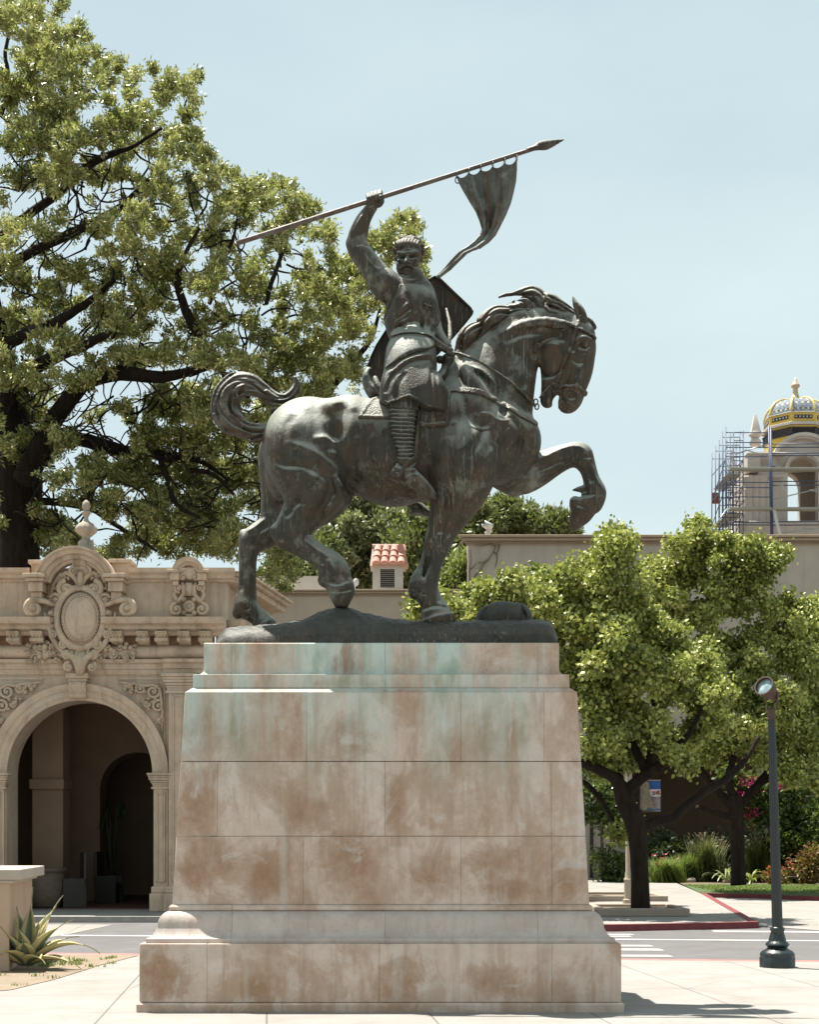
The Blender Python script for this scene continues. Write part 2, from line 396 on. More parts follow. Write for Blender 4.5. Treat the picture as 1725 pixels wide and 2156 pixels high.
def build_horse():
    s = SDF(430, 1290, 590, 1335, -128, 128, 2.2)
    def c(*a, **k): s.chain(list(a), **k)
    B = 16
    # trunk
    s.ell(652, 938, 0, 101, 100, 84, k=B); s.ell(735, 938, 0, 95, 104, 86, k=B)
    s.ell(830, 950, 0, 118, 116, 92, k=B); s.ell(915, 935, 0, 105, 120, 92, k=B)
    s.ell(985, 905, 0, 96, 115, 88, k=B); s.ell(1048, 930, 0, 88, 88, 74, k=B)
    s.ell(1092, 930, 0, 44, 50, 60, k=B)
    s.ell(960, 815, 0, 34, 62, 36, ang=8, k=14)
    # neck, arched
    c((1008, 868, 0, 98), (1040, 805, 0, 80), (1072, 748, 0, 60), (1112, 708, 0, 47), (1160, 690, 0, 36), (1200, 692, 0, 30), k=14, fw=.56)
    c((1050, 880, 0, 68), (1068, 820, 0, 53), (1088, 770, 0, 38), k=12, fw=.8)
    c((962, 762, 0, 16), (1025, 724, 0, 17), (1062, 690, 0, 16), (1100, 671, 0, 17), (1155, 667, 0, 15), (1200, 675, 0, 14), k=9)
    c((1062, 706, 24, 9), (1100, 686, 28, 10), (1150, 678, 30, 10), (1195, 686, 26, 9), k=9)
    # shoulder blade, its hollow, and the muscles of chest and forearm
    s.ell(1000, 812, 52, 20, 52, 22, ang=32, k=12); s.ell(1060, 905, 52, 40, 46, 34, ang=20, k=12)
    s.chain([(1018, 770, 78, 10), (1038, 808, 84, 11), (1048, 836, 86, 9)], k=9, op='sub')
    s.ell(985, 945, 70, 48, 62, 32, ang=12, k=14); s.ell(1020, 975, 52, 30, 44, 34, k=12)
    s.chain([(1075, 775, 46, 5), (1072, 830, 60, 6), (1058, 868, 72, 5)], k=8, op='sub')
    s.chain([(1098, 930, 66, 6), (1078, 975, 74, 6), (1045, 1005, 74, 5)], k=9, op='sub')
    # head
    s.ell(1214, 706, 0, 40, 34, 27, k=9); s.ell(1213, 728, 0, 42, 38, 30, k=9)
    s.ell(1164, 738, 0, 35, 36, 31, k=7)
    c((1178, 748, 0, 44), (1196, 780, 0, 46), k=9, fw=.6)
    c((1212, 740, 0, 41), (1208, 780, 0, 37), (1203, 815, 0, 29), (1199, 842, 0, 25), k=9, fw=.62)
    c((1176, 770, 0, 36), (1166, 800, 0, 24), (1156, 832, 0, 15), (1153, 846, 0, 13), k=6, fw=.8)
    s.ell(1196, 852, 0, 20, 18, 22, k=6); s.ell(1205, 840, 14, 18, 16, 13, k=5)
    s.chain([(1172, 870, 0, 5), (1170, 846, 0, 5.5), (1176, 832, 0, 3)], k=3, fw=9, op='sub')
    # nostrils, eyes, brow
    for q in (1, -1):
        s.chain([(1187, 832, 19*q, 4), (1194, 820, 24*q, 5), (1207, 816, 27*q, 5.5), (1218, 826, 25*q, 5), (1219, 842, 20*q, 4)], k=3)
        s.ell(1205, 833, 31*q, 10.5, 9.5, 11, k=3, op='sub')
        s.ell(1231, 727, 29*q, 11, 10, 8, k=4, op='sub'); s.ell(1232, 727, 22*q, 7.5, 7, 8, k=1.5)
        s.chain([(1214, 724, 27*q, 4.5), (1227, 712, 31*q, 6), (1244, 716, 26*q, 5)], k=4); s.chain([(1222, 737, 29*q, 3), (1233, 739, 28*q, 3), (1242, 734, 24*q, 2.5)], k=3)
        s.chain([(1206, 745, 29*q, 4.5), (1200, 775, 27*q, 4), (1196, 800, 22*q, 3)], k=6)
        s.chain([(1186, 740, 37*q, 5), (1180, 770, 35*q, 6), (1182, 800, 30*q, 5)], k=8, op='sub')
        s.chain([(1221, 757, 33*q, 6), (1215, 790, 29*q, 6), (1210, 808, 26*q, 4)], k=8, op='sub')
        # ear
        s.chain([(1228, 674, 13*q, 10), (1222, 655, 15*q, 9), (1213, 640, 15*q, 6), (1207, 624, 14*q, 1.5)], k=4)
        s.chain([(1222, 662, 22*q, 3), (1213, 643, 23*q, 3)], k=3, op='sub')
    # folds at the throat
    for i, (du, rr) in enumerate(((0, 3.2), (8, 3.0), (16, 2.6))):
        s.chain([(1126+du*.4, 742-du*.5, 28, rr), (1135+du, 708+du*.6, 36, rr), (1160+du, 692+du, 36, rr), (1195, 688+du*.7, 31, rr*.7)], k=3)
    # near hind leg
    c((640, 945, 38, 80), (655, 992, 46, 74), (664, 1030, 50, 58), (645, 1070, 50, 41), (622, 1104, 50, 32), (606, 1128, 50, 28), k=14, fw=.78)
    c((612, 1128, 50, 29), (642, 1150, 50, 23), (675, 1172, 50, 21), (696, 1188, 50, 25), (704, 1206, 50, 29), (712, 1228, 50, 27), k=8, fw=.85)
    s.ell(585, 1122, 50, 16, 20, 13, ang=35, k=8); s.ell(686, 1222, 50, 17, 15, 16, k=5)
    c((715, 1236, 50, 31), (719, 1256, 50, 27), (720, 1276, 50, 17), k=2, fw=.9)
    s.chain([(690, 1246, 78, 2.5), (715, 1250, 80, 2.5), (745, 1240, 70, 2.5)], k=3, op='sub')
    s.chain([(575, 1080, 68, 6), (610, 1060, 84, 7), (650, 1060, 96, 5)], k=9, op='sub')
    # far hind leg
    c((605, 960, -38, 62), (602, 1020, -46, 50), (590, 1075, -50, 38), (577, 1112, -50, 29), (550, 1128, -50, 26), (528, 1140, -50, 23), k=12, fw=.8)
    c((527, 1142, -50, 23), (522, 1170, -50, 18), (521, 1210, -50, 17), (519, 1250, -50, 19), (516, 1276, -50, 24), k=7, fw=.85)
    c((518, 1278, -50, 23), (538, 1296, -50, 17), (552, 1304, -50, 17), k=6)
    c((548, 1304, -50, 15), (556, 1316, -50, 26), k=3); s.ell(500, 1290, -50, 12, 14, 13, k=5); s.ell(512, 1126, -50, 9, 12, 10, k=5)
    c((600, 1000, 0, 40), (605, 1035, 0, 26), k=14)
    # near foreleg
    c((975, 965, 48, 78), (968, 1020, 48, 60), (952, 1068, 48, 42), (935, 1108, 48, 29), (920, 1150, 48, 23), (908, 1186, 48, 19.5), (897, 1216, 48, 22), (890, 1236, 48, 27), k=12, fw=.8)
    c((892, 1238, 48, 26), (906, 1262, 48, 22), (914, 1278, 48, 22), k=6)
    c((916, 1280, 48, 22), (922, 1302, 48, 38), k=3, fw=.9); s.ell(872, 1246, 48, 12, 15, 12, k=5); s.ell(922, 1148, 52, 20, 20, 18, k=6)
    s.chain([(903, 1160, 64, 4), (896, 1195, 62, 4), (888, 1220, 62, 3)], k=6, op='sub')
    s.chain([(935, 1030, 86, 5), (945, 1075, 84, 5), (930, 1120, 72, 4)], k=8, op='sub')
    # far foreleg, raised
    c((1050, 965, -45, 56), (1090, 998, -45, 42), (1130, 990, -45, 33), (1170, 970, -45, 26), (1205, 957, -45, 22), (1224, 958, -45, 24), k=10, fw=.85)
    s.ell(1072, 1022, -40, 30, 17, 26, ang=-38, k=8)
    c((1226, 962, -45, 24), (1238, 985, -45, 17), (1246, 1010, -45, 16), (1252, 1028, -45, 20), (1254, 1042, -45, 22), (1248, 1062, -45, 21), k=5, fw=.9)
    c((1238, 1060, -45, 25), (1226, 1080, -45, 24), (1213, 1106, -45, 14), k=2, fw=.9); s.ell(1214, 1060, -45, 17, 16, 20, k=3)
    c((1240, 1030, -45, 9), (1222, 1030, -45, 6), (1207, 1032, -45, 2), k=4)
    # soles and toe planes of the hooves
    s.cut(740, 1262, 50, .88, -.47, 0, (684, 775, 1228, 1300)); s.cut(694, 1256, 50, -.88, -.46, 0, (660, 722, 1240, 1300)); s.cut(718, 1280, 50, 0, -1, 0, (685, 750, 1262, 1310))
    s.cut(1200, 1080, -45, -1, .02, 0, (1170, 1225, 1050, 1140)); s.cut(1229, 1107, -45, .56, -.83, 0, (1195, 1275, 1066, 1140))
    s.cut(578, 1303, -50, .85, .52, 0, (545, 610, 1285, 1335)); s.cut(952, 1291, 50, .85, .52, 0, (925, 995, 1272, 1325))
    # hip, croup and flank modelling
    s.ell(700, 868, 46, 30, 26, 26, ang=-20, k=14); s.ell(625, 905, 52, 44, 34, 26, ang=35, k=14)
    s.chain([(700, 895, 98, 14), (706, 925, 104, 15), (690, 945, 110, 8)], k=14, op='sub')
    pass
    s.chain([(590, 955, 70, 14), (635, 972, 82, 13), (672, 985, 86, 11), (702, 1008, 86, 8)], k=10)
    s.chain([(672, 962, 86, 9), (700, 958, 88, 8)], k=9)
    s.chain([(745, 965, 98, 10), (748, 1000, 100, 10), (728, 1040, 96, 8)], k=12, op='sub')
    s.chain([(575, 1000, 84, 5), (590, 1040, 86, 6), (612, 1064, 86, 5)], k=8, op='sub')
    s.chain([(705, 1010, 92, 8), (715, 1040, 88, 9), (690, 1080, 84, 8)], k=9)
    c((722, 1040, 10, 22), (700, 1072, 15, 18), (672, 1100, 22, 10), k=10)
    # creases and raised lines that follow the form
    for pts, wd, am, w0 in (
        ([(618, 878), (606, 910), (604, 945), (618, 975)], 9, 4, 0), ([(650, 862), (664, 890), (668, 925), (655, 952)], 12, 2.5, 0), ([(712, 850), (722, 880), (716, 915), (696, 938)], 13, 7, 0), ([(744, 862), (756, 895), (750, 930)], 10, 3, 0),
        ([(566, 960), (600, 985), (640, 992), (676, 1008), (700, 1030)], 8, 8, 20), ([(600, 942), (636, 953), (668, 968), (700, 992), (716, 1012)], 7, -6, 20), ([(660, 938), (690, 932), (712, 945)], 7, -6, 20),
        ([(640, 1010), (636, 1040), (622, 1070), (604, 1096)], 6, 6, 20), ([(668, 1000), (664, 1045), (650, 1080), (630, 1105)], 7, -5, 20), ([(700, 1015), (690, 1050), (668, 1085), (648, 1112)], 6, 5, 20), ([(722, 1000), (736, 1030), (728, 1048)], 7, 6, 10),
        ([(590, 1120), (606, 1132), (622, 1150)], 5, 4, 20), ([(640, 1140), (670, 1162), (698, 1178)], 4, -3, 20), ([(632, 1152), (662, 1176), (686, 1192)], 3.4, 3.5, 20), ([(690, 1178), (700, 1196), (704, 1216)], 5, -3, 20), ([(684, 1206), (694, 1226), (712, 1232), (736, 1222)], 4, 5, 20), ([(690, 1245), (716, 1248), (744, 1240)], 3, 3.5, 20),
        ([(1000, 778), (1024, 800), (1044, 838)], 9, 9, 20), ([(990, 768), (1016, 778), (1040, 806), (1050, 834)], 5, -5, 20), ([(975, 780), (972, 830), (985, 880), (1005, 920)], 7, 5, 20), ([(1046, 842), (1062, 872), (1062, 910), (1048, 945)], 8, 6, 20), ([(1020, 880), (1016, 915), (1000, 955), (975, 985)], 8, 6, 20),
        ([(1072, 880), (1094, 908), (1094, 945), (1072, 985)], 7, 6, 20), ([(1040, 950), (1020, 985), (1000, 1005)], 7, -5, 20), ([(955, 900), (950, 950), (945, 1000), (955, 1040)], 8, 6, 20), ([(985, 990), (978, 1030), (960, 1080), (942, 1120)], 6, -6, 20), ([(1000, 1020), (985, 1055), (964, 1095)], 5, 4, 20), ([(955, 1020), (945, 1060), (928, 1105), (915, 1135)], 6, 5, 20),
        ([(905, 1140), (918, 1156), (934, 1150)], 4, -3, 20), ([(904, 1165), (900, 1195), (890, 1222)], 3.4, 4, 20), ([(918, 1172), (910, 1205), (906, 1232)], 4, -3, 20), ([(872, 1238), (886, 1252), (902, 1250)], 4, 4, 20), ([(890, 1284), (916, 1278), (944, 1282)], 3.4, 3, 20),
        ([(1062, 712), (1100, 694), (1150, 688), (1196, 698)], 7, 7, 6), ([(1120, 726), (1112, 770), (1104, 815)], 8, 6, 6), ([(1090, 740), (1084, 790), (1078, 835)], 9, -5, 6), ([(1062, 752), (1056, 800), (1052, 850)], 9, 6, 6), ([(1030, 748), (1034, 790), (1046, 830)], 7, -4, 6),
        ([(1134, 714), (1150, 702), (1172, 700), (1196, 706)], 4, 5, 6), ([(1133, 748), (1144, 770), (1164, 778), (1184, 770), (1196, 750)], 4.5, 8, 6), ([(1176, 836), (1190, 828), (1196, 846), (1188, 860)], 3, 3, 6), ([(1150, 722), (1166, 716), (1184, 722)], 6, -4, 6), ([(1216, 776), (1220, 800), (1224, 815)], 3, -3, 6), ([(1145, 800), (1154, 820), (1150, 842)], 3, 3, 4), ([(1190, 716), (1196, 745), (1190, 775)], 5, 4, 6), ([(1206, 742), (1222, 752), (1236, 748)], 4, 4, 6), ([(1212, 756), (1208, 785), (1200, 806)], 5, 5, 6), ([(1230, 752), (1222, 790), (1214, 815)], 4, -3, 6), ([(1160, 790), (1172, 812), (1168, 836)], 4, 5, 4), ([(1186, 860), (1204, 858), (1220, 852)], 3, 3.5, 4), ([(1184, 838), (1178, 850), (1182, 864)], 3, -3, 4),
        ([(780, 900), (776, 950), (790, 1000), (815, 1040)], 9, 5, 20), ([(735, 945), (746, 985), (742, 1030)], 9, 6, 20)):
        s.relief(pts, wd, am, w0)
    for pts, wd, am in (([(1100, 985), (1140, 972), (1185, 950), (1215, 944)], 5, -5), ([(1110, 1005), (1150, 990), (1190, 968)], 5, 5), ([(1210, 944), (1226, 950), (1238, 964)], 4, -3), ([(1216, 962), (1230, 968), (1244, 964)], 4, 4), ([(1232, 975), (1240, 1000), (1244, 1022)], 3, 4), ([(1244, 980), (1254, 1010), (1264, 1030)], 3, -3), ([(1212, 1042), (1230, 1046), (1256, 1044)], 3.4, 5), ([(1210, 1064), (1226, 1072), (1244, 1082)], 3, 3)):
        s.relief(pts, wd, am, -120, -10, -45)
    for pts, wd, am in (([(560, 1095), (540, 1112), (520, 1124)], 4, -4), ([(572, 1112), (548, 1124), (534, 1148)], 4, 4), ([(516, 1160), (514, 1200), (510, 1250)], 3.4, 4), ([(528, 1160), (526, 1205), (526, 1250)], 3.4, -3), ([(500, 1280), (516, 1286), (530, 1280)], 4, 4), ([(592, 1010), (596, 1050), (580, 1085)], 6, 5)):
        s.relief(pts, wd, am, -120, -10, -45)
    # ribs and veins
    for i in range(5):
        u = 775+i*22
        s.chain([(u, 930, 97, 3), (u+8, 975, 96, 3), (u+4, 1015, 84, 2)], k=9, op='sub')
    for a in ([(1005, 880), (1030, 878), (1050, 893), (1075, 888)], [(985, 905), (1010, 912), (1030, 906)], [(1048, 905), (1060, 918), (1072, 908)], [(800, 1052), (840, 1040), (880, 1046)]):
        s.relief(a, 2.6, -2.6, 20)
    return s
HS = build_horse()
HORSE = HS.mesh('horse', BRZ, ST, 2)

def wrap(D, path, hw, off, name, mat, parent, wref=60, hwf=None, wmin=-200, h_ridge=0, top_only=False):
    """a strap lying on the sculpted surface: all within hw of the picture path and less than off outside the form"""
    P = [PT(p[0], p[1], wref)[:2] for p in path]
    X = HS.ax[0][:, None]; Yv = HS.ax[1][None, :]
    best = np.full((len(HS.ax[0]), len(HS.ax[1])), 1e3, np.float32)
    for i in range(len(P)-1):
        a, b = P[i], P[i+1]; ba = b-a; t = np.clip(((X-a[0])*ba[0]+(Yv-a[1])*ba[1])/max(ba.dot(ba), 1e-6), 0, 1)
        d = np.sqrt((X-a[0]-t*ba[0])**2+(Yv-a[1]-t*ba[1])**2)-hw; best = np.minimum(best, d)
    i = np.nonzero(best.min(1) < 6)[0]; j = np.nonzero(best.min(0) < 6)[0]
    sl = (slice(max(i[0]-2, 0), i[-1]+3), slice(max(j[0]-2, 0), j[-1]+3))
    sub = D[sl]; m = best[sl]
    E = np.maximum(np.maximum(sub-off, -sub-3), m[:, :, None])
    E = np.maximum(E, (wmin-HS.ax[2])[None, None, :])
    V, Q = surface_nets(E.astype(np.float32))
    if len(V) == 0: return None
    o = np.array([HS.ax[0][sl[0]][0], HS.ax[1][sl[1]][0], HS.ax[2][0]])
    V = V*HS.h+o; V = laplace(V, Q)
    return mesh_np(name, sculpt_world(V), Q, mat, parent, True)
BRZ_STRAP = bronze_mat('bronze_strap', fine=60, base=(.035,.028,.019), pale=(.22,.22,.19))
wrap(HS.D, [(940, 822), (969, 824), (1012, 832), (1056, 848), (1092, 872), (1130, 884)], 6.5, 5, 'breast_strap', BRZ_STRAP, HORSE)
BR = wrap(HS.D, [(1221, 672), (1214, 690), (1203, 730), (1186, 768), (1171, 812)], 4, 5.5, 'bridle', BRZ_STRAP, HORSE, 30)
wrap(HS.D, [(1160, 806), (1185, 812), (1238, 822)], 4, 5, 'noseband', BRZ_STRAP, BR, 24)
wrap(HS.D, [(1188, 682), (1214, 688), (1256, 706)], 3.4, 5, 'browband', BRZ_STRAP, BR, 30)
# saddle cloth: everything inside this outline, laid on the flank
def cloth():
    poly = [PT(*p, 80)[:2] for p in ((782, 826), (768, 848), (752, 880), (815, 884), (900, 905), (945, 900), (950, 820), (935, 790), (880, 800))]
    X = HS.ax[0][:, None]; Yv = HS.ax[1][None, :]; n = len(poly)
    d = np.full((X.shape[0], Yv.shape[1]), 1e9); sg = np.ones_like(d)
    for i in range(n):
        a, b = poly[i], poly[i-1]; e = b-a; wx = X-a[0]; wy = Yv-a[1]
        t = np.clip((wx*e[0]+wy*e[1])/e.dot(e), 0, 1)
        d = np.minimum(d, (wx-e[0]*t)**2+(wy-e[1]*t)**2)
        c1 = Yv >= a[1]; c2 = Yv < b[1]; c3 = e[0]*wy > e[1]*wx
        sg = np.where((c1 & c2 & c3) | (~c1 & ~c2 & ~c3), -sg, sg)
    m = sg*np.sqrt(d)
    rim = np.clip(1-np.abs(m+5)/3.5, 0, 1)*2.5            # stitched border stands a little proud
    E = np.maximum(np.maximum(HS.D-(4.5+rim)[:, :, None], -HS.D-4), m[:, :, None])
    V, Q = surface_nets(E.astype(np.float32)); V = V*HS.h+HS.o; V = laplace(V, Q)
    return mesh_np('saddle_cloth', sculpt_world(V), Q, BRZ_STRAP, HORSE, True)
CLOTH = cloth()

def hair(name, locks, parent, h=1.7, bounds=None, k=3):
    s = SDF(*bounds, h); rnd = random.Random(hash(name) % 1000 if False else len(name)*7)
    for pts, n, thick in locks:
        s.chain(pts, k=k, sub=4)
        # strands winding along the lock
        for j in range(n):
            ph = 2*math.pi*j/n+rnd.uniform(-.3, .3); tw = rnd.uniform(.3, 1.6); Q = []
            m = len(pts)
            for i, (u, v, w, r) in enumerate(pts):
                i0, i1 = max(i-1, 0), min(i+1, m-1); du, dv = pts[i1][0]-pts[i0][0], pts[i1][1]-pts[i0][1]
                L = math.hypot(du, dv) or 1; nx, ny = -dv/L, du/L; a = ph+tw*i*.55
                rr = r*(.93+.1*rnd.random()); Q.append((u+nx*math.cos(a)*rr, v+ny*math.cos(a)*rr, w+math.sin(a)*rr, max(thick*(.35+.65*r/max(p[3] for p in pts)), .8)))
            s.chain(Q, k=2, sub=4)
    for pts, n, thick in locks:
        m = len(pts)
        for o in ((-.6, -.2, .22, .62) if n > 6 else (-.3, .35)):
            Q = []
            for i, (u, v, w, r) in enumerate(pts):
                i0, i1 = max(i-1, 0), min(i+1, m-1); du, dv = pts[i1][0]-pts[i0][0], pts[i1][1]-pts[i0][1]; Lq = math.hypot(du, dv) or 1
                oo = o+.22*math.sin(i*1.1+o*9); Q.append((u-dv/Lq*r*oo, v+du/Lq*r*oo))
            s.relief(Q, 2.8, 3.6, -200, wref=10)
    return s.mesh(name, BRZ_HAIR, parent, 1)
hair('tail', [([(600, 900, 0, 13), (577, 906, 0, 15), (545, 911, 0, 16), (518, 908, 0, 18), (488, 890, 0, 25), (474, 862, 0, 28), (478, 832, 0, 28), (500, 812, 0, 26), (528, 812, 0, 22), (552, 826, 0, 16), (578, 840, 0, 13), (602, 842, 0, 12), (619, 828, 0, 10), (625, 810, 0, 6), (621, 794, 0, 2)], 11, 4.6),
              ([(470, 890, 14, 6), (452, 862, 16, 7), (460, 825, 16, 7), (482, 796, 14, 6), (500, 784, 12, 2)], 3, 2.5),
              ([(520, 800, 12, 7), (545, 812, 12, 6), (560, 824, 12, 3)], 3, 2.5)], HORSE, 1.7, (430, 645, 770, 940, -50, 50))
hair('mane', [([(975, 745, 6, 9), (978, 725, 8, 17), (990, 705, 8, 20), (1008, 690, 6, 13), (1018, 682, 6, 6)], 7, 3.6),
              ([(966, 742, 10, 7), (970, 726, 12, 8), (974, 708, 12, 5)], 4, 2.6),
              ([(1015, 705, 4, 9), (1024, 684, 6, 20), (1044, 667, 6, 22), (1066, 662, 4, 16), (1092, 660, 2, 12)], 8, 3.6),
              ([(1118, 655, -4, 15), (1096, 652, 0, 16), (1078, 655, 2, 14), (1064, 668, 4, 9)], 6, 3.2),
              ([(1140, 652, -4, 16), (1134, 632, -6, 20), (1120, 620, -6, 17), (1104, 618, -4, 11), (1084, 622, -2, 6.5), (1066, 624, -2, 6), (1052, 626, -2, 2)], 7, 3.2),
              ([(1112, 654, 8, 9), (1108, 638, 10, 9), (1094, 632, 10, 6), (1078, 640, 8, 4)], 5, 2.4),
              ([(1150, 628, 4, 11), (1160, 636, 6, 15), (1178, 646, 7, 13), (1198, 656, 8, 9), (1217, 666, 8, 4)], 8, 3.0),
              ([(1152, 640, 14, 7), (1160, 652, 16, 6), (1175, 658, 16, 3)], 4, 2.2),
              ([(1224, 672, 0, 9), (1240, 680, 0, 9), (1252, 690, 0, 5)], 5, 2.2)], HORSE, 1.6, (945, 1265, 595, 765, -45, 50))

# rein from the rider's hand, along the neck, to the bit
def rein():
    m = MB(); pts = [SW(948, 741, 26), SW(978, 748, 46), (1012, 763), (1056, 790), (1090, 812)]
    P = [SW(948, 741, 26), SW(968, 744, 40), SW(1004, 758, 66), SW(1040, 780, 68), SW(1078, 806, 58), SW(1104, 830, 42), SW(1128, 856, 28)]
    m.tube(P, .013, 8)
    P2 = [SW(948, 741, 10), SW(990, 748, -30), SW(1040, 776, -66), SW(1104, 830, -42), SW(1128, 856, -28)]
    m.tube(P2, .012, 8)
    o = m.build('rein', BRZ_STRAP, HORSE, sm=True)
    for w in (28, -28):
        b = MB()
        for i, (u, v) in enumerate(((1129, 846), (1131, 856))):
            ring = [SW(u+4.2*math.cos(a), v+6*math.sin(a), w+ (2*math.sin(a) if i else 0)) for a in np.linspace(0, 2*math.pi, 15)]
            b.tube(ring, .0075, 6)
        b.tube([SW(1137, 838, w*.8), SW(1142, 830, w*.8), SW(1160, 812, w*.8)], .01, 6)
        b.build('bit_ring', BRZ, HORSE, sm=True)
rein()

def build_rider():
    s = SDF(715, 965, 392, 1075, -60, 130, 1.35)
    def c(*a, **k): s.chain(list(a), **k)
    # head
    s.ell(862, 533, 6, 26, 32, 27, k=5); s.ell(860, 548, 12, 22, 26, 22, k=5); s.ell(856, 563, 16, 15, 14, 14, k=5)
    c((866, 575, 2, 20), (866, 600, 0, 23), k=6)
    # brow, sockets, nose, cheekbones, mouth, jaw
    c((840, 531, 27, 3.6), (856, 533, 31, 3), (874, 529, 27, 3.6), k=3)
    for u, v in ((847, 540), (869, 537)):
        s.ell(u, v, 35, 7.2, 5.2, 9, k=2.5, op='sub'); s.ell(u, v+.5, 24, 4.2, 3, 4, k=1)
    c((857, 534, 31, 2.8), (856, 545, 36, 3.2), (855, 553, 39, 4), k=2.5); s.ell(850.5, 553.5, 35, 3, 2.6, 3, k=2); s.ell(861, 553, 35, 3, 2.6, 3, k=2)
    s.ell(843, 549, 24, 7, 5, 6, k=4); s.ell(872, 546, 24, 7, 5, 6, k=4)
    s.chain([(844, 556, 32, 2), (850, 562, 34, 1.5)], k=3, op='sub'); s.chain([(870, 555, 32, 2), (865, 562, 34, 1.5)], k=3, op='sub')
    s.chain([(849, 564.5, 34, 1.1), (856, 563.5, 36, 1.3), (864, 564, 33, 1.1)], k=1.5, op='sub')
    c((850, 568, 28, 2.6), (857, 568, 30, 2.8), (864, 567, 28, 2.4), k=2)
    # ears
    for u, q in ((887, 1), (836, -1)):
        s.ell(u, 544, 0, 4, 8, 4.5, k=2)
    # neck and shoulders under the tunic
    c((834, 612, 0, 22), (888, 612, -4, 19), k=10, fw=.8)
    c((868, 600, 0, 26), (868, 660, 0, 42), (872, 710, 0, 35), k=10, fw=.66)
    # raised right arm
    c((812, 606, 6, 27), (797, 583, 12, 24), (778, 557, 16, 21.5), (759, 531, 18, 20.5), (750, 513, 18, 18.5), k=8, fw=.95)
    c((750, 515, 18, 18.5), (755, 492, 20, 18.5), (764, 466, 22, 14.5), (776, 446, 24, 11), (784, 434, 25, 10), k=5, fw=.95)
    s.ell(738, 512, 16, 9, 10, 9, k=5)
    s.chain([(752, 540, 40, 4), (770, 560, 42, 4), (786, 575, 42, 3)], k=6, op='sub')
    s.chain([(770, 452, 38, 2.4), (760, 476, 42, 3), (758, 500, 40, 3)], k=5, op='sub')
    # hand: palm behind the shaft, four fingers closed over it, thumb along it
    c((785, 432, 24, 11), (789, 420, 20, 13), k=5, fw=.8)
    for i in range(4):
        u = 776+i*8.3; v = 418.5-i*2.6; L = (5.5, 6.5, 6.5, 5.5)[i]
        c((u+3, v+5, 14, 4.6), (u, v-6, 18, 4.7), (u-.5, v-L-1, 27, 4.6), k=1.6)
        c((u-.5, v-L-1, 27, 4.6), (u, v-1, 35, 4.3), (u+1.2, v+6.5, 34, 4.0), k=1.4)
    c((798, 432, 26, 5.2), (804, 424, 33, 5), (802, 415, 38, 4.4), k=2)
    # left arm, bent to the reins
    c((890, 613, -6, 20), (902, 645, -8, 18), (911, 676, -2, 15.5), (917, 696, 6, 14), k=6)
    c((917, 697, 6, 14), (930, 716, 16, 11.5), (943, 731, 24, 9), k=4); s.ell(947, 739, 26, 9, 8, 9, k=3)
    for i in range(4): c((941+i*4, 736+i*1.5, 31, 3), (944+i*4, 745+i, 33, 3), k=1.2)
    # right leg and foot
    c((855, 780, 70, 34), (851, 830, 88, 29), (850, 866, 94, 27.5), (849, 905, 94, 25.5), (854, 940, 94, 19), (857, 962, 94, 17), (855, 980, 94, 17.5), k=8, fw=.88)
    c((843, 997, 94, 18), (862, 1004, 94, 17), (884, 1021, 93, 14.5), (902, 1038, 92, 11.5), (912, 1047, 92, 7.5), k=7, fw=.85); s.ell(836, 1000, 94, 14, 15, 14, k=4)
    for i in range(13):
        v = 862+i*8.2; hw = 29-max(0, i-6)*1.4; sl = 4 if i % 3 else 7
        s.relief([(850-hw-2+i*.5, v-sl+2), (850-hw*.5+i*.5, v+sl*.2+1), (850+i*.5, v+3), (850+hw*.5+i*.4, v+sl*.6-1), (850+hw+2+i*.3, v+sl-5)], 2.1, 4.2, 70, wref=105, taper=False)
    s.chain([(836, 974, 100, 2.4), (856, 984, 111, 2.4), (874, 974, 100, 2.4)], k=2, op='sub'); s.chain([(832, 984, 102, 3.2), (850, 992, 111, 3.4), (872, 990, 108, 3)], k=2); s.chain([(852, 1010, 110, 3), (868, 1000, 109, 3), (880, 1003, 104, 3)], k=2)
    s.relief([(826, 1008), (850, 1014), (880, 1034), (905, 1053)], 2, 3, 70, wref=105); s.relief([(880, 1004), (872, 1018), (862, 1024)], 2.4, -3, 70, wref=105); s.relief([(868, 994), (880, 1020), (896, 1040)], 2.6, 3, 70, wref=105); s.relief([(832, 992), (846, 1000), (852, 1016)], 2.2, 3, 70, wref=105)
    # arm muscles and veins
    for pts, wd, am in (([(800, 570), (780, 548), (764, 526)], 5, 3.5), ([(786, 590), (768, 566), (748, 538)], 6, -3), ([(748, 522), (762, 518), (776, 522)], 3.4, 4), ([(744, 500), (752, 478), (766, 454)], 4, -4), ([(764, 500), (770, 474), (780, 448)], 4, 4), ([(776, 440), (786, 436), (796, 438)], 2.4, 2.5)):
        s.relief(pts, wd, am, 5, wref=25)
    # face: furrows, sockets, cheeks
    for pts, wd, am in (([(838, 534), (846, 537), (853, 536)], 2.6, -3), ([(862, 535), (870, 533), (879, 531)], 2.6, -3), ([(841, 541), (847, 543), (853, 542)], 2.6, 4), ([(863, 541), (870, 541), (877, 539)], 2.6, 4), ([(840, 553), (846, 560), (845, 568)], 2.6, 3.5), ([(872, 551), (869, 560), (870, 568)], 2.6, 3.5), ([(850, 564), (857, 563), (865, 563)], 1.6, 3.5), ([(855, 530), (856, 524)], 1.6, 2), ([(844, 525), (858, 523), (872, 524)], 1.6, 1.6)):
        s.relief(pts, wd, am, 8, wref=28, taper=False)
    return s
RS = build_rider()
RIDER = RS.mesh('rider', BRZ, ST, 1)

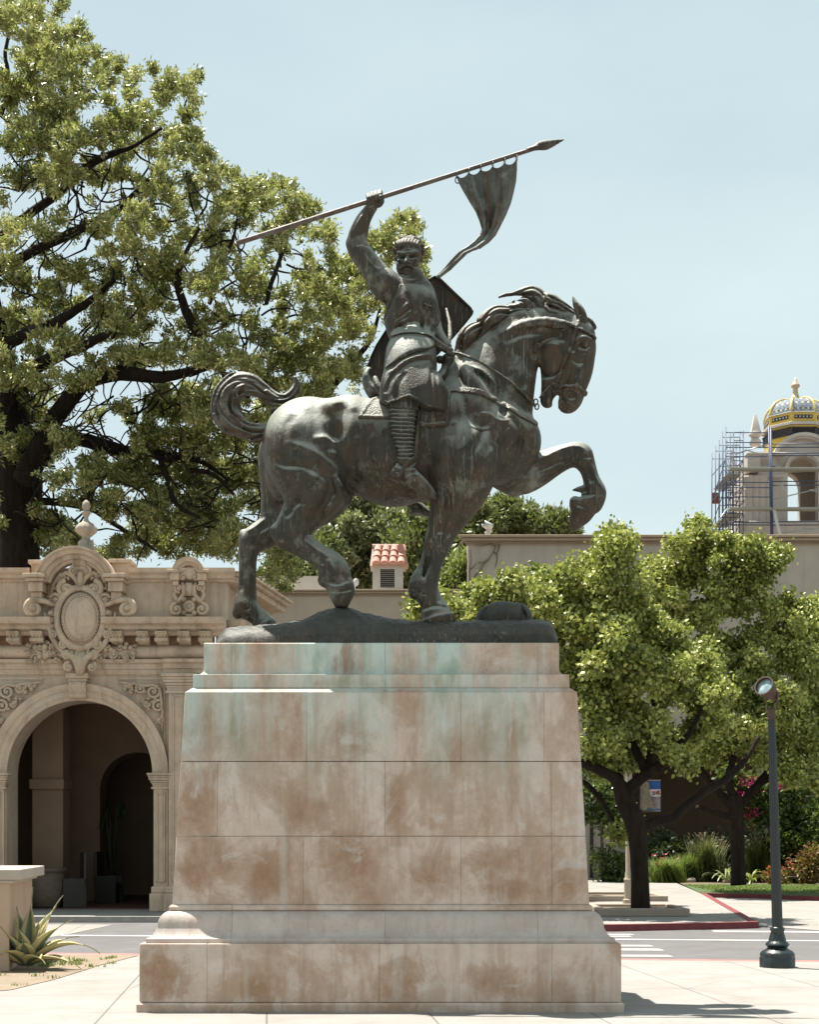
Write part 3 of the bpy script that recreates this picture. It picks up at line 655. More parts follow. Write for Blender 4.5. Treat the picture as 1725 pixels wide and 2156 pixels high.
def build_tunic():
    s = SDF(760, 965, 560, 895, -75, 165, 1.5)
    def c(*a, **k): s.chain(list(a), **k)
    c((864, 612, 0, 40), (866, 650, 2, 50), (870, 682, 2, 48), (873, 712, 4, 41), k=12, fw=.72)
    c((822, 608, 6, 30), (804, 592, 10, 28), k=9); s.ell(799, 592, 10, 25, 20, 26, ang=50, k=5)
    c((886, 612, -4, 23), (898, 634, -6, 21), k=9); c((868, 592, 2, 26), (866, 580, 2, 22), k=6)
    s.ell(888, 650, 20, 30, 40, 22, ang=-8, k=14)
    c((848, 588, 18, 4), (856, 592, 26, 4), (868, 593, 28, 4), (880, 589, 22, 4), (886, 584, 8, 4), k=2.5)
    # skirt
    c((868, 735, 22, 47), (865, 765, 52, 50), (863, 800, 68, 51), (864, 840, 74, 56), (870, 880, 74, 63), k=12, fw=.9)
    s.ell(900, 836, 80, 42, 60, 44, ang=8, k=12); s.ell(826, 822, 76, 24, 44, 38, ang=-8, k=10)
    s.ell(850, 745, 30, 34, 34, 30, k=12)
    # drapery: grooves then ridges
    G = [[(822, 790, 84), (850, 765, 98), (905, 742, 70)], [(835, 800, 122), (862, 776, 112), (908, 760, 86)], [(835, 862, 138), (838, 825, 136), (856, 795, 122)],
         [(905, 872, 142), (908, 820, 136), (908, 780, 110)], [(880, 868, 146), (886, 820, 140), (890, 790, 122)], [(812, 838, 112), (822, 812, 112), (838, 790, 112)], [(925, 868, 126), (918, 820, 112), (914, 775, 90)],
         [(828, 672, 50), (850, 662, 52), (870, 646, 50)], [(900, 690, 44), (908, 660, 40), (905, 630, 36)], [(886, 700, 46), (890, 670, 48), (884, 650, 48)],
         [(830, 690, 34), (846, 684, 44), (860, 690, 46)], [(912, 700, 30), (918, 670, 26), (916, 650, 22)]]
    R = [[(818, 798), (850, 772), (910, 748)], [(817, 842), (826, 815), (850, 786)], [(893, 870), (896, 822), (900, 785)], [(850, 858), (850, 825), (866, 792)], [(914, 690), (922, 660), (918, 640)]]
    for g in (G[0], G[1], G[2], G[5]): s.relief([(p[0], p[1]) for p in g], 5, 4.5, 5, wref=80)
    for g in [q for q in G if q[0][1] < 740]+[G[3], G[6]]: s.relief([(p[0], p[1]) for p in g], 4 if g[0][1] > 740 else 3.2, 3.6 if g[0][1] > 740 else 4, 5, wref=80 if g[0][1] > 740 else 40)
    for g in R[:1]: s.relief([(p[0], p[1]) for p in g], 4.5, -4, 5, wref=80 if g[0][1] > 740 else 40)
    for g in ([(832, 612), (826, 630), (818, 650), (808, 668)], [(808, 605), (812, 625), (806, 645)], [(790, 585), (786, 600), (792, 612)]): s.relief(g, 4, 4, 5, wref=35)
    for g in ([(856, 612), (866, 650), (864, 690)], [(836, 676), (850, 690), (862, 704)], [(884, 664), (890, 690), (886, 712)]): s.relief(g, 4, 4, 5, wref=45)
    for g in ([(826, 662), (846, 650), (862, 636)], [(834, 680), (858, 672), (880, 656)], [(898, 640), (908, 665), (906, 695)]): s.relief(g, 3.4, -2.4, 5, wref=45)
    # belt hollow
    # hem
    hem = [PT(u, v, 95)[:2] for u, v in ((780, 852), (800, 842), (817, 856), (838, 852), (862, 846), (886, 858), (905, 868), (925, 874), (960, 870))]
    hx = [p[0] for p in hem]; hy = [p[1] for p in hem]
    cut = (np.interp(s.ax[0], hx, hy)[:, None]-s.ax[1][None, :]).astype(np.float32)
    rim = np.clip(1-np.abs(cut+2.5)/2.4, 0, 1)*1.2
    s.D = np.maximum(s.D-rim[:, :, None], cut[:, :, None])
    # hollow underneath so the leg comes out of it
    return s
TS = build_tunic()
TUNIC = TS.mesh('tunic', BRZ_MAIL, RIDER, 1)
def surcoat():
    """smooth cloth worn over the mail: chest and hip, laid on the tunic form"""
    polys = [[(842, 594), (832, 618), (822, 640), (806, 652), (815, 690), (826, 712), (925, 712), (930, 650), (915, 618), (892, 596)],
             [(824, 722), (815, 745), (812, 792), (905, 748), (915, 735), (914, 722)]]
    X = TS.ax[0][:, None]; Yv = TS.ax[1][None, :]; M = np.full((X.shape[0], Yv.shape[1]), 1e3)
    for poly in polys:
        poly = [PT(*p, 45)[:2] for p in poly]
        d = np.full(M.shape, 1e9); sg = np.ones(M.shape)
        for i in range(len(poly)):
            a, b = poly[i], poly[i-1]; e = b-a; wx = X-a[0]; wy = Yv-a[1]; t = np.clip((wx*e[0]+wy*e[1])/e.dot(e), 0, 1)
            d = np.minimum(d, (wx-e[0]*t)**2+(wy-e[1]*t)**2); c1 = Yv >= a[1]; c2 = Yv < b[1]; c3 = e[0]*wy > e[1]*wx
            sg = np.where((c1 & c2 & c3) | (~c1 & ~c2 & ~c3), -sg, sg)
        M = np.minimum(M, sg*np.sqrt(d))
    E = np.maximum(np.maximum(TS.D-4.6, -TS.D-3), M[:, :, None]); E = np.maximum(E, (-5-TS.ax[2])[None, None, :])
    V, Q = surface_nets(E.astype(np.float32)); V = V*TS.h+TS.o; V = laplace(V, Q)
    return mesh_np('surcoat', sculpt_world(V), Q, BRZ, RIDER, True)
surcoat()
def belt():
    s = SDF(800, 960, 675, 765, -50, 80, 1.4)
    for (a, b, r) in (((826, 716), (915, 726), 5), ((826, 709), (912, 718), 4)):
        n = 22; P = []
        for i in range(n+1):
            t = 2*math.pi*i/n; u = (a[0]+b[0])/2+math.cos(t)*(b[0]-a[0])/2; v = (a[1]+b[1])/2+math.cos(t)*(b[1]-a[1])/2
            P.append((u, v, 4+38*math.sin(t), r))
        s.chain(P, k=2, sub=1)
    s.chain([(856, 690, 44, 7), (872, 694, 46, 8), (892, 706, 46, 8), (915, 720, 40, 8), (932, 731, 32, 7), (944, 738, 26, 7)], k=3)
    s.chain([(880, 702, 55, 2), (905, 716, 52, 2), (930, 730, 42, 2)], k=2, op='sub')
    s.mesh('belt', BRZ_STRAP, RIDER, 1)
belt()
def rider_hair():
    s = SDF(820, 905, 490, 590, -35, 55, 1.15); rnd = random.Random(5)
    s.ell(861, 526, 0, 27.5, 26, 28, k=3); s.ell(860, 546, 34, 27, 26, 26, k=2, op='sub')
    for i in range(95):
        a = rnd.uniform(-2.6, 2.6); b = rnd.uniform(-.35, 1.4)
        u = 861+29*math.sin(a)*math.cos(b); w = 29*math.cos(a)*math.cos(b)+2; v = 527-28*math.sin(b)
        if w > 6 and v > 517: continue
        th = rnd.uniform(0, 6.28); q = 4.2; P = []
        for k in range(5): P.append((u+q*math.cos(th+k*1.1)*.8, v+q*math.sin(th+k*1.1)*.8, w+(1.2 if w > 0 else -1.2), 2.7-.22*k))
        s.chain(P, k=.8, sub=2)
    for i in range(8):
        u = 839+i*6.2; v0 = 513-4*math.sin(i*.45); s.chain([(u, v0-4, 24, 4.2), (u-3, v0+1, 30, 3.6), (u, v0+5, 31, 3), (u+3, v0+3, 30, 2.2)], k=1)
    s.mesh('hair', BRZ_CURL, RIDER, 0)
    s = SDF(828, 895, 550, 592, -5, 55, 1.1)
    for i in range(12):
        u = 838+i*3.6; q = abs(i-5.5)/5.5
        s.chain([(u, 560+q*-6, 26-10*q, 3.2), (u*.9+85, 571-q*2, 28-12*q, 3.8), (u*.75+214, 579-q*5, 25-10*q, 2.6)], k=1.5)
    s.chain([(855, 558.5, 36, 2.6), (848, 561, 33, 3), (843, 567, 27, 2.2)], k=1.5); s.chain([(858, 558.5, 36, 2.6), (865, 560, 33, 3), (870, 566, 27, 2.2)], k=1.5)
    s.mesh('beard', BRZ_CURL, RIDER, 1)
rider_hair()
def emblem():
    m = MB()   # raised cross on the breast
    m.bar(SW(893, 640, 50), SW(909, 646, 46), .011, 6); m.bar(SW(903, 635, 47), SW(899, 652, 49), .011, 6)
    m.build('breast_cross', BRZ, RIDER, sm=True)
emblem()
# saddle and stirrups
def saddle():
    s = SDF(755, 965, 740, 850, -75, 95, 1.8)
    s.chain([(777, 781, 0, 7), (773, 797, 0, 9.5), (780, 818, 0, 11), (800, 832, 0, 14), (860, 836, 0, 26), (915, 815, 0, 20), (938, 790, 0, 13), (945, 765, 0, 12), (940, 757, 0, 9)], k=6, fw=2.2)
    s.chain([(790, 796, 40, 5), (795, 812, 46, 7), (805, 828, 50, 7)], k=4)
    s.ell(926, 757, 10, 8, 8, 12, k=3); s.ell(947, 758, 4, 11, 12, 18, k=4)
    s.mesh('saddle', BRZ, HORSE, 1)
saddle()
def stirrup(w, off=(0, 0), name='stirrup'):
    m = MB(); du, dv = off
    m.tube([SW(u+du, v+dv, w) for u, v in ((876, 962), (862, 970), (850, 985), (841, 1004), (843, 1016), (856, 1020))], [.014, .017, .018, .018, .015, .012], 8)
    m.tube([SW(u+du, v+dv, w-28 if w > 0 else w+28) for u, v in ((876, 962), (872, 985), (866, 1006), (856, 1020))], .015, 8)
    m.bar(SW(882+du, 860+dv, w-20 if w > 0 else w), SW(876+du, 964+dv, w), .02, 8)
    m.build(name, BRZ_STRAP, HORSE, sm=True)
stirrup(114)
def far_foot():
    s = SDF(850, 925, 1040, 1100, -125, -50, 1.8)
    s.chain([(868, 1058, -88, 14), (885, 1072, -88, 12), (905, 1083, -88, 7)], k=4)
    s.ell(878, 1080, -88, 18, 6, 16, k=2)
    s.mesh('far_boot', BRZ, ST, 1)
far_foot()
# lance
def lance():
    m = MB(); a, b = (498, 512), (1128, 312); n = 26; P = []; R = []
    for i in range(n):
        t = i/(n-1); P.append(SW(a[0]+(b[0]-a[0])*t, a[1]+(b[1]-a[1])*t, 29)); R.append((5.4-1.2*t)/PS)
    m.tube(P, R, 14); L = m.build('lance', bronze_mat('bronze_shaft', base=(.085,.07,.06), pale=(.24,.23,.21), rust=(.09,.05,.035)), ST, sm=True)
    s = SDF(1105, 1200, 285, 330, 10, 48, 1.0)
    s.chain([(1112, 317, 29, 5.5), (1130, 311, 29, 6)], k=1)
    s.chain([(1126, 312, 29, 5), (1140, 308, 29, 10), (1158, 303, 29, 8.5), (1188, 294, 29, 1)], k=2, fw=.45, sub=4); s.chain([(1126, 312, 29, 3.4), (1188, 294, 29, 1)], k=1)
    s.mesh('spearhead', BRZ_HAIR, L, 1)
    # pennant: a real sheet of bronze with folds, hung from rings
    left = [(962, 371), (967, 385), (976, 402), (987, 422), (1003, 446), (1011, 465), (1016, 482), (1011, 495), (1000, 507), (985, 519), (966, 531), (949, 550), (937, 565), (921, 581)]
    right = [(1088, 336), (1088, 358), (1086, 382), (1081, 405), (1075, 428), (1065, 452), (1052, 478), (1043, 495), (1030, 509), (1010, 523), (984, 533), (967, 549), (949, 567), (927, 583)]
    nu, nv = 40, 92; V = []
    lp = np.array(left, float); rp_ = np.array(right, float); ts = np.linspace(0, 1, len(left))
    for j in range(nv):
        t = j/(nv-1); lx, ly = np.interp(t, ts, lp[:, 0]), np.interp(t, ts, lp[:, 1]); rx, ry = np.interp(t, ts, rp_[:, 0]), np.interp(t, ts, rp_[:, 1])
        wd_ = math.hypot(rx-lx, ry-ly)
        for i in range(nu):
            q = i/(nu-1); u = lx+(rx-lx)*q; v = ly+(ry-ly)*q
            if t < .1: v += (1-t/.1)*7.5*math.sin(math.pi*((q*5) % 1))**.8
            amp = min(wd_*.16, 10)
            w = 29+amp*(.75*math.sin(q*8.5+t*3.5)+.45*math.sin(q*17-t*5)+.3*math.sin(q*29+t*9))*(.35+.65*min(1, t*4)) - 22*max(0, q-.72)/.28*min(1, t*3)*(wd_ > 25)
            V.append(SW(u, v, w))
    Fq = [(j*nu+i, j*nu+i+1, (j+1)*nu+i+1, (j+1)*nu+i) for j in range(nv-1) for i in range(nu-1)]
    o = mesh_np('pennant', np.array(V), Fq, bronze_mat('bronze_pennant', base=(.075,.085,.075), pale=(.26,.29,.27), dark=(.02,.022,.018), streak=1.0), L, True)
    md = o.modifiers.new('t', 'SOLIDIFY'); md.thickness = .016; md.offset = 0
    for i in range(6):
        r = MB(); q = i/5; cx_, cy_ = 962+(1088-962)*q, 366+(331-366)*q
        r.tube([SW(cx_+1.5*math.cos(a_), cy_+1+7.5*math.sin(a_), 29+6.5*math.cos(a_)) for a_ in np.linspace(0, 2*math.pi, 13)], .0055, 5); r.build('pennant_ring', BRZ, L, sm=True)
    r = MB(); r.tube([SW(964+5*math.cos(a_), 379+7*math.sin(a_), 29) for a_ in np.linspace(0, 2*math.pi, 13)], .006, 5); r.build('pennant_ring', BRZ, L, sm=True)
lance()
# shield: a kite-shaped plate slung behind the rider, hollow side to the viewer
def shield():
    out = [(893, 597), (905, 586), (916, 580), (927, 584), (955, 611), (992, 646), (998, 656), (995, 664), (975, 689), (948, 720), (925, 745), (880, 790), (835, 818), (800, 815), (785, 803), (774, 784), (773, 772), (780, 750), (792, 725), (817, 686), (850, 640)]
    cu, cv = 880, 705; n = len(out); rings = [1, .97, .94, .8, .6, .4, .2, .0]; V = []
    def dep(u, v): return -58-.10*abs((u-880)*.7+(v-705)*.7)*1.0
    for back in (0, 1):
        for f in rings:
            for (u, v) in out:
                uu, vv = cu+(u-cu)*f, cv+(v-cv)*f
                w = dep(u, v)*f+(-70)*(1-f); w += 5 if (f > .95 and not back) else 0; w -= 7 if back else 0
                V.append(SW(uu, vv, w))
    Fq = []; m = len(rings)
    for b in (0, 1):
        o = b*m*n
        for r in range(m-1):
            for i in range(n):
                q = (o+r*n+i, o+r*n+(i+1) % n, o+(r+1)*n+(i+1) % n, o+(r+1)*n+i); Fq.append(q if b else q[::-1])
    for i in range(n): Fq.append((i, (i+1) % n, m*n+(i+1) % n, m*n+i))
    o = MB(); o.add(V, Fq); ob = o.build('shield', BRZ_SHIELD, ST, auto=35)
    st = MB(); st.tube([SW(940, 650, -45), SW(947, 680, -30), SW(948, 705, -5), SW(946, 730, 18)], [.012, .02, .022, .015], 8); st.build('arm_strap', BRZ_STRAP, ob, sm=True)
shield()
# cast ground under the hooves
def base():
    nu, nw = 190, 46; top = [(455, 1349), (463, 1338), (470, 1328), (482, 1322), (520, 1319), (567, 1316), (600, 1313), (632, 1308), (655, 1297), (682, 1286), (705, 1279), (722, 1278), (742, 1282), (765, 1290), (792, 1297), (830, 1304), (860, 1308), (930, 1309), (985, 1309), (1010, 1306), (1100, 1304), (1140, 1307), (1155, 1310), (1165, 1319), (1171, 1332), (1175, 1349)]
    tx = [p[0] for p in top]; ty = [HY-p[1] for p in top]; flat = [(455, 1349), (463, 1340), (475, 1327), (520, 1322), (600, 1318), (700, 1312), (800, 1309), (1140, 1309), (1158, 1313), (1167, 1324), (1175, 1349)]
    fx = [p[0] for p in flat]; fy = [HY-p[1] for p in flat]; rnd = np.random.RandomState(3)
    V = []; us = np.linspace(456, 1174, nu); zb = HY-1353
    for i, u in enumerate(us):
        for j in range(nw+1):
            q = -1+2*j/nw; e = abs(q)**8; hb = np.interp(u, fx, fy); ht = np.interp(u, tx, ty)
            ww = q*118*(1-.12*abs((u-818)/358)**6)
            m = np.exp(-((ww-42)/62)**2) if u < 900 else np.exp(-((ww-20)/52)**2)
            h_ = hb+(ht-hb)*m; h_ += 1.2*math.sin(u*.11+ww*.07)+.9*math.sin(u*.23-ww*.19)+.8*math.sin(u*.05+ww*.31)
            h_ = zb+(h_-zb)*(1-e*.99)**.8
            kk = (YS-max(ww, 0)/PS)/YS; V.append(((u-CX)*kk, h_*kk, ww))
    Vs = sculpt_world(np.array(V)); n1 = nw+1
    Fq = [(i*n1+j, (i+1)*n1+j, (i+1)*n1+j+1, i*n1+j+1) for i in range(nu-1) for j in range(nw)]
    b = len(Vs); lo = Vs.copy()
    V2 = [tuple(v) for v in Vs]; idx0 = []
    for i in (0, nu-1):
        pass
    # skirt down to the pedestal
    rimidx = [i*n1 for i in range(nu)]+[(nu-1)*n1+j for j in range(1, n1)]+[i*n1+nw for i in range(nu-2, -1, -1)]+[j for j in range(nw-1, 0, -1)]
    zlow = float(SW(818, 1353, 118).z)-.005
    low = []
    for k in rimidx: low.append(len(V2)); V2.append((V2[k][0], V2[k][1], zlow-.02))
    for a in range(len(rimidx)):
        c_ = (a+1) % len(rimidx); Fq.append((rimidx[a], rimidx[c_], low[c_], low[a]))
    Fq.append(tuple(low))
    o = MB(); o.add(V2, Fq); return o.build('statue_base', BRZ_BASE, ST, sm=True)
base()
def boulder():
    s = SDF(990, 1140, 1245, 1335, -60, 70, 2.0)
    s.ell(1060, 1309, 5, 55, 43, 40, k=5); s.ell(1092, 1300, 8, 28, 30, 30, ang=-30, k=8); s.ell(1030, 1306, 14, 26, 28, 30, ang=25, k=10)
    s.chain([(1095, 1275, 30, 3), (1108, 1300, 34, 3)], k=6, op='sub'); s.chain([(1024, 1282, 30, 3), (1018, 1300, 34, 3)], k=6, op='sub')
    s.mesh('cast_boulder', BRZ_BASE, ST, 1)
boulder()
# ---------------------------------------------------------------- pedestal
def stone_mat(tint=None):
    t = NT('pedestal_stone'); isl = t.node('ShaderNodeNewGeometry').outputs['Random Per Island']
    co = t.coord()
    base = t.ramp(t.noise(5, 10, .7), [(.3, (.45, .35, .285)), (.55, (.53, .43, .365)), (.75, (.6, .52, .46))])
    # broad brown weather stains, ragged at the edge
    b1 = t.noise(1.25, 10, .66, t.coord((1, 1, .8), (2.3, 0, 1.1)), dist=.5)
    b1 = t.math('ADD', b1, t.math('MULTIPLY', t.math('SUBTRACT', isl, .5), .1))
    m1 = t.ramp(b1, [(.455, 0), (.53, .6), (.64, 1)])
    grain = t.ramp(t.noise(16, 8, .75, t.coord((1, 1, .6))), [(.3, .55), (.6, 1)])
    c = t.mix(t.math('MULTIPLY', m1, grain), base, (.33, .21, .135))
    b2 = t.noise(2.4, 9, .7, t.coord((1, 1, .45), (9, 0, 4)), dist=.9)
    c = t.mix(t.ramp(b2, [(.52, 0), (.6, .55)]), c, (.36, .25, .175))
    sp0 = t.node('ShaderNodeSeparateXYZ', {'Vector': t.tc.outputs['Object']}); wob = t.math('MULTIPLY', t.math('SUBTRACT', t.noise(2.6, 10, .72, t.coord(loc=(4, 4, 4)), dist=.6), .5), 2.6); acc = None
    for (sx, sy, rx, ry, am) in ((427, 1537, 36, 66, 1), (502, 1537, 14, 66, 1), (732, 1561, 50, 50, 1.1), (747, 1392, 50, 28, 1.1), (735, 1434, 60, 12, .9), (415, 1670, 33, 72, .9), (650, 1718, 54, 38, .7), (832, 1682, 28, 60, .8), (427, 1827, 56, 62, .9), (723, 1797, 74, 48, .7), (1044, 1815, 56, 38, .8), (1068, 1875, 54, 24, .8), (917, 1839, 54, 54, .6), (348, 2051, 56, 44, 1.1), (844, 2069, 44, 50, 1.2), (1044, 2057, 60, 32, .8), (554, 2075, 36, 30, .6), (1026, 1561, 16, 34, .8), (1092, 1549, 30, 50, .7), (560, 1840, 50, 60, .7), (1185, 1850, 30, 50, .5)):
        cx_, cz_, a_, b_ = (sx-CX)/F*13.6, EYE+(HY-sy)/F*13.6, rx/F*13.6*1.25, ry/F*13.6*1.25
        ux = t.math('DIVIDE', t.math('SUBTRACT', sp0.outputs['X'], cx_), a_); uz = t.math('DIVIDE', t.math('SUBTRACT', sp0.outputs['Z'], cz_), b_)
        v = t.math('MULTIPLY', t.math('SUBTRACT', t.math('ADD', 1.0, wob), t.math('SQRT', t.math('ADD', t.math('MULTIPLY', ux, ux), t.math('MULTIPLY', uz, uz)))), am)
        acc = v if acc is None else t.math('MAXIMUM', acc, v)
    c = t.mix(t.math('MULTIPLY', t.ramp(acc, [(.02, 0), (.3, .55), (.75, .85)]), grain), c, (.27, .155, .088))
    # pale lime bloom
    c = t.mix(t.ramp(t.noise(1.9, 10, .72, t.coord((1.1, 1, .8), (4, 3, 8)), dist=1.2), [(.55, 0), (.68, .6)]), c, (.56, .54, .51))
    # verdigris washed down from the bronze: strongest at the top, fading downwards in streaks
    sep = t.node('ShaderNodeSeparateXYZ', {'Vector': t.tc.outputs['Object']})
    top = t.node('ShaderNodeMapRange', {'Value': sep.outputs['Z'], 'From Min': 1.9, 'From Max': 3.5, 'To Min': 0.0, 'To Max': 1.0}).outputs[0]
    st = t.noise(1.0, 5, .6, t.coord((3.2, 3.2, .16), (1.7, 0, 0)), dist=.4)
    g = t.math('MULTIPLY', t.ramp(st, [(.4, 0), (.59, .92)]), top)
    gc = t.ramp(t.noise(3, 5, .6, t.coord((2, 2, .7))), [(.35, (.26, .4, .32)), (.5, (.46, .54, .49)), (.65, (.38, .55, .54))])
    c = t.mix(g, c, gc)
    dk = t.math('MULTIPLY', t.ramp(t.noise(1, 7, .7, t.coord((2.6, 2.6, .7), (5.2, 1, 3.3))), [(.56, 0), (.66, .7)]), t.ramp(top, [(.4, 0), (.85, 1)]))
    c = t.mix(dk, c, (.22, .13, .085))
    # pale narrow runs
    run = t.ramp(t.noise(1, 4, .5, t.coord((5.5, 5.5, .12), (8, 2, 0))), [(.6, 0), (.75, .28)])
    c = t.mix(run, c, (.52, .55, .52))
    if tint: c = t.mix(t.ramp(t.noise(3, 6, .6), [(.3, .35), (.6, .75)]), c, tint)
    # vertical rain streaks
    c = t.mix(t.ramp(t.noise(1, 6, .7, t.coord((9, 9, .5), (1, 6, 2))), [(.5, 0), (.72, .45)]), c, (.27, .17, .11))
    # fine pits
    c = t.mix(t.ramp(t.noise(60, 5, .7), [(.3, .4), (.42, 0)]), c, (.25, .17, .12))
    t.set(color=c, rough=.85, spec=.3)
    t.bump(t.math('ADD', t.noise(40, 8, .75), t.math('MULTIPLY', t.noise(9, 5, .6), .8)), .35, .012)
    return t.m
STONE = stone_mat(); STONE_G = stone_mat((.42, .385, .36))
PX = (801-CX)/F*13.3; PY0 = 13.3; HWB = 508*13.3/F          # plinth front and half width
def zat(y, Y): return EYE+(HY-y)/F*Y
PED = empty('stone_pedestal', (PX, PY0+1.2, 0), 'tall tapering stone pedestal with brown and green stains, under the bronze horse', 'pedestal')
DEP = 1.25     # half depth of the plinth; its centre lies at PY0+DEP
def prof_piece(name, prof, joints, mat=None):
    """prof: (setback from the plinth face, z). Blocks are separated by thin joints on the front and back; solid sides."""
    m = MB(); cy = PY0+DEP
    def ring(sb, z, x0=None, x1=None): return (HWB-sb, DEP-sb, z)
    # body of stone cut into blocks along x: each block runs through the full depth
    xs = [None]+joints+[None]; gap = .0028
    for a, b in zip(xs[:-1], xs[1:]):
        V = []; n = len(prof)
        for sb, z in prof:
            xl = PX-(HWB-sb) if a is None else a+gap; xr = PX+(HWB-sb) if b is None else b-gap
            V += [(xl, PY0+sb, z), (xr, PY0+sb, z), (xr, PY0+2*DEP-sb, z), (xl, PY0+2*DEP-sb, z)]
        Fs = [(i*4+k, i*4+(k+1) % 4, (i+1)*4+(k+1) % 4, (i+1)*4+k) for i in range(n-1) for k in range(4)]+[(3, 2, 1, 0), tuple((n-1)*4+k for k in range(4))]
        m.add(V, Fs)
    # joint filling, set back 6 mm
    V = []
    for sb, z in prof:
        s2 = sb+.005; V += [(PX-HWB+s2, PY0+s2, z), (PX+HWB-s2, PY0+s2, z), (PX+HWB-s2, PY0+2*DEP-s2, z), (PX-HWB+s2, PY0+2*DEP-s2, z)]
    n = len(prof); Fs = [(i*4+k, i*4+(k+1) % 4, (i+1)*4+(k+1) % 4, (i+1)*4+k) for i in range(n-1) for k in range(4)]
    m.add(V, Fs)
    return m.build(name, mat or STONE, PED, auto=28, bevel=.004, segs=2)
def xj(x, Y): return (x-CX)/F*Y
# setbacks measured from the silhouette
S_sh0, S_sh1, S_top = .264, .369, .525
zf = 0.0; z_pl0 = zat(2110, 13.3); z_pl1 = zat(1987, 13.3)
prof_piece('footing', [(-.022, -.05), (-.026, z_pl0-.02), (-.012, z_pl0-.004)], [xj(799, 13.3)+.35])
prof_piece('plinth', [(0, z_pl0), (0, z_pl1-.02), (.006, z_pl1)], [xj(436, 13.3), xj(799, 13.3), xj(1163, 13.3)])
za = zat(1976, 13.34); zb = zat(1918, 13.55); zt = zat(1905, 13.56)
sc_ = [(.05, z_pl1+.001), (.05, za-.006), (.056, za)]
for q in np.linspace(.06, 1, 9): sc_.append((.056+.086*q**.8, za+.40*(zb-za)*q**1.7))
for q in np.linspace(.1, 1, 10): sc_.append((.142+.103*(1-math.cos(q*math.pi/2)), za+(zb-za)*(.40+.60*math.sin(q*math.pi/2))))
prof_piece('base_moulding', sc_, [xj(487, 13.4), xj(811, 13.4), xj(1134, 13.4)], STONE_G)
prof_piece('torus', [(.246, zb+.001), (.236, zb+.01), (.236, zt-.022), (.246, zt-.006), (.256, zt)], [xj(487, 13.5), xj(971, 13.5)])
z1 = zat(1905, 13.56); z4 = zat(1457, 13.665); z2 = zat(1760.5, 13.59); z3 = zat(1603, 13.63)
def sbz(z): return S_sh0+(S_sh1-S_sh0)*(z-z1)/(z4-z1)
for nm, a, b, js in (('shaft_course', z1+.001, z2-.003, (639, 971, 1162)), ('shaft_course', z2+.003, z3-.003, (457, 811, 1162)), ('shaft_course', z3+.003, z4, (645, 971, 1147))):
    prof_piece(nm, [(sbz(a), a), (sbz(b), b)], [xj(x, 13.6) for x in js])
z5 = zat(1448, 13.73); z6 = zat(1420, 13.75)
prof_piece('shaft_shoulder', [(S_sh1+.001, z4+.001), (S_sh1+.065, z5-.001)], [xj(487, 13.7), xj(811, 13.7), xj(1134, 13.7)])
prof_piece('upper_ledge', [(S_sh1+.065, z5), (S_sh1+.068, z6)], [xj(487, 13.7), xj(811, 13.7), xj(1134, 13.7)])
z7 = zat(1353, 13.82)
cap = [(S_sh1+.072, z6+.001)]+[(S_sh1+.072+.085*(1-(1-q)**2)**.5*1.0, z6+.001+.075*(q)**1.6) for q in np.linspace(.1, 1, 8)]+[(S_top, z7-.012), (S_top+.008, z7)]
prof_piece('top_block', cap, [xj(487, 13.8), xj(811, 13.8), xj(1134, 13.8)])
PED_TOP = z7
# ---------------------------------------------------------------- ground, road, pavements
def sheet(name, poly, z, mat, thick=None, kind='structure', sub=0):
    """flat polygon (x,y) at height z; thick adds sides going down"""
    m = MB(); n = len(poly)
    a = sum(poly[i][0]*poly[(i+1) % n][1]-poly[(i+1) % n][0]*poly[i][1] for i in range(n))
    if a < 0: poly = poly[::-1]
    V = [(x, y, z) for x, y in poly]; Fs = [tuple(range(n))]
    if thick:
        V += [(x, y, z-thick) for x, y in poly]; Fs += [(i, n+i, n+(i+1) % n, (i+1) % n) for i in range(n)]
    o = mesh_np(name, np.array(V), Fs, mat); o['kind'] = kind; return o
def ground_mat(name, c, c2, scale, joints=None, rough=.9, stain=None, grit=120):
    t = NT(name); base = t.ramp(t.noise(scale, 10, .68), [(.3, c2), (.62, c)])
    base = t.mix(t.ramp(t.noise(scale*.23, 6, .6), [(.45, 0), (.7, .45)]), base, c2)
    base = t.mix(t.ramp(t.noise(grit, 3, .7), [(.33, .35), (.47, 0)]), base, tuple(Vector(c)*.55))
    if stain: base = t.mix(t.ramp(t.noise(.9, 8, .7, t.coord(loc=(3, 8, 0))), [(.55, 0), (.7, .6)]), base, stain)
    cr = t.node('ShaderNodeTexVoronoi', {'Vector': t.coord((.5, .5, .5)), 'Scale': 1.0, 'Randomness': 1.0}, feature='DISTANCE_TO_EDGE') if joints else None
    if joints:
        base = t.mix(t.ramp(t.noise(5, 3, .5, t.coord(loc=(2, 2, 2))), [(.68, 0), (.7, .35)]), base, tuple(Vector(c)*.6))
        ck = t.math('MULTIPLY', t.ramp(cr.outputs['Distance'], [(.0, 1), (.006, 0)]), t.ramp(t.noise(.35, 3, .5), [(.5, 0), (.56, .6)])); base = t.mix(ck, base, tuple(Vector(c)*.35))
        bt = t.node('ShaderNodeTexBrick', {'Vector': t.coord(rot=(0, 0, joints[2])), 'Scale': 1.0, 'Color1': (1,1,1,1), 'Color2': (1,1,1,1), 'Mortar': (0,0,0,1), 'Mortar Size': .012, 'Mortar Smooth': .3, 'Brick Width': joints[0], 'Row Height': joints[1]}, offset=joints[3] if len(joints) > 3 else 0.0)
        base = t.mix(t.math('MULTIPLY', t.math('SUBTRACT', 1.0, bt.outputs['Color']), .6), base, tuple(Vector(c)*.22))
    t.set(color=base, rough=rough, spec=.25); t.bump(t.noise(grit, 5, .7), .3, .006); return t.m
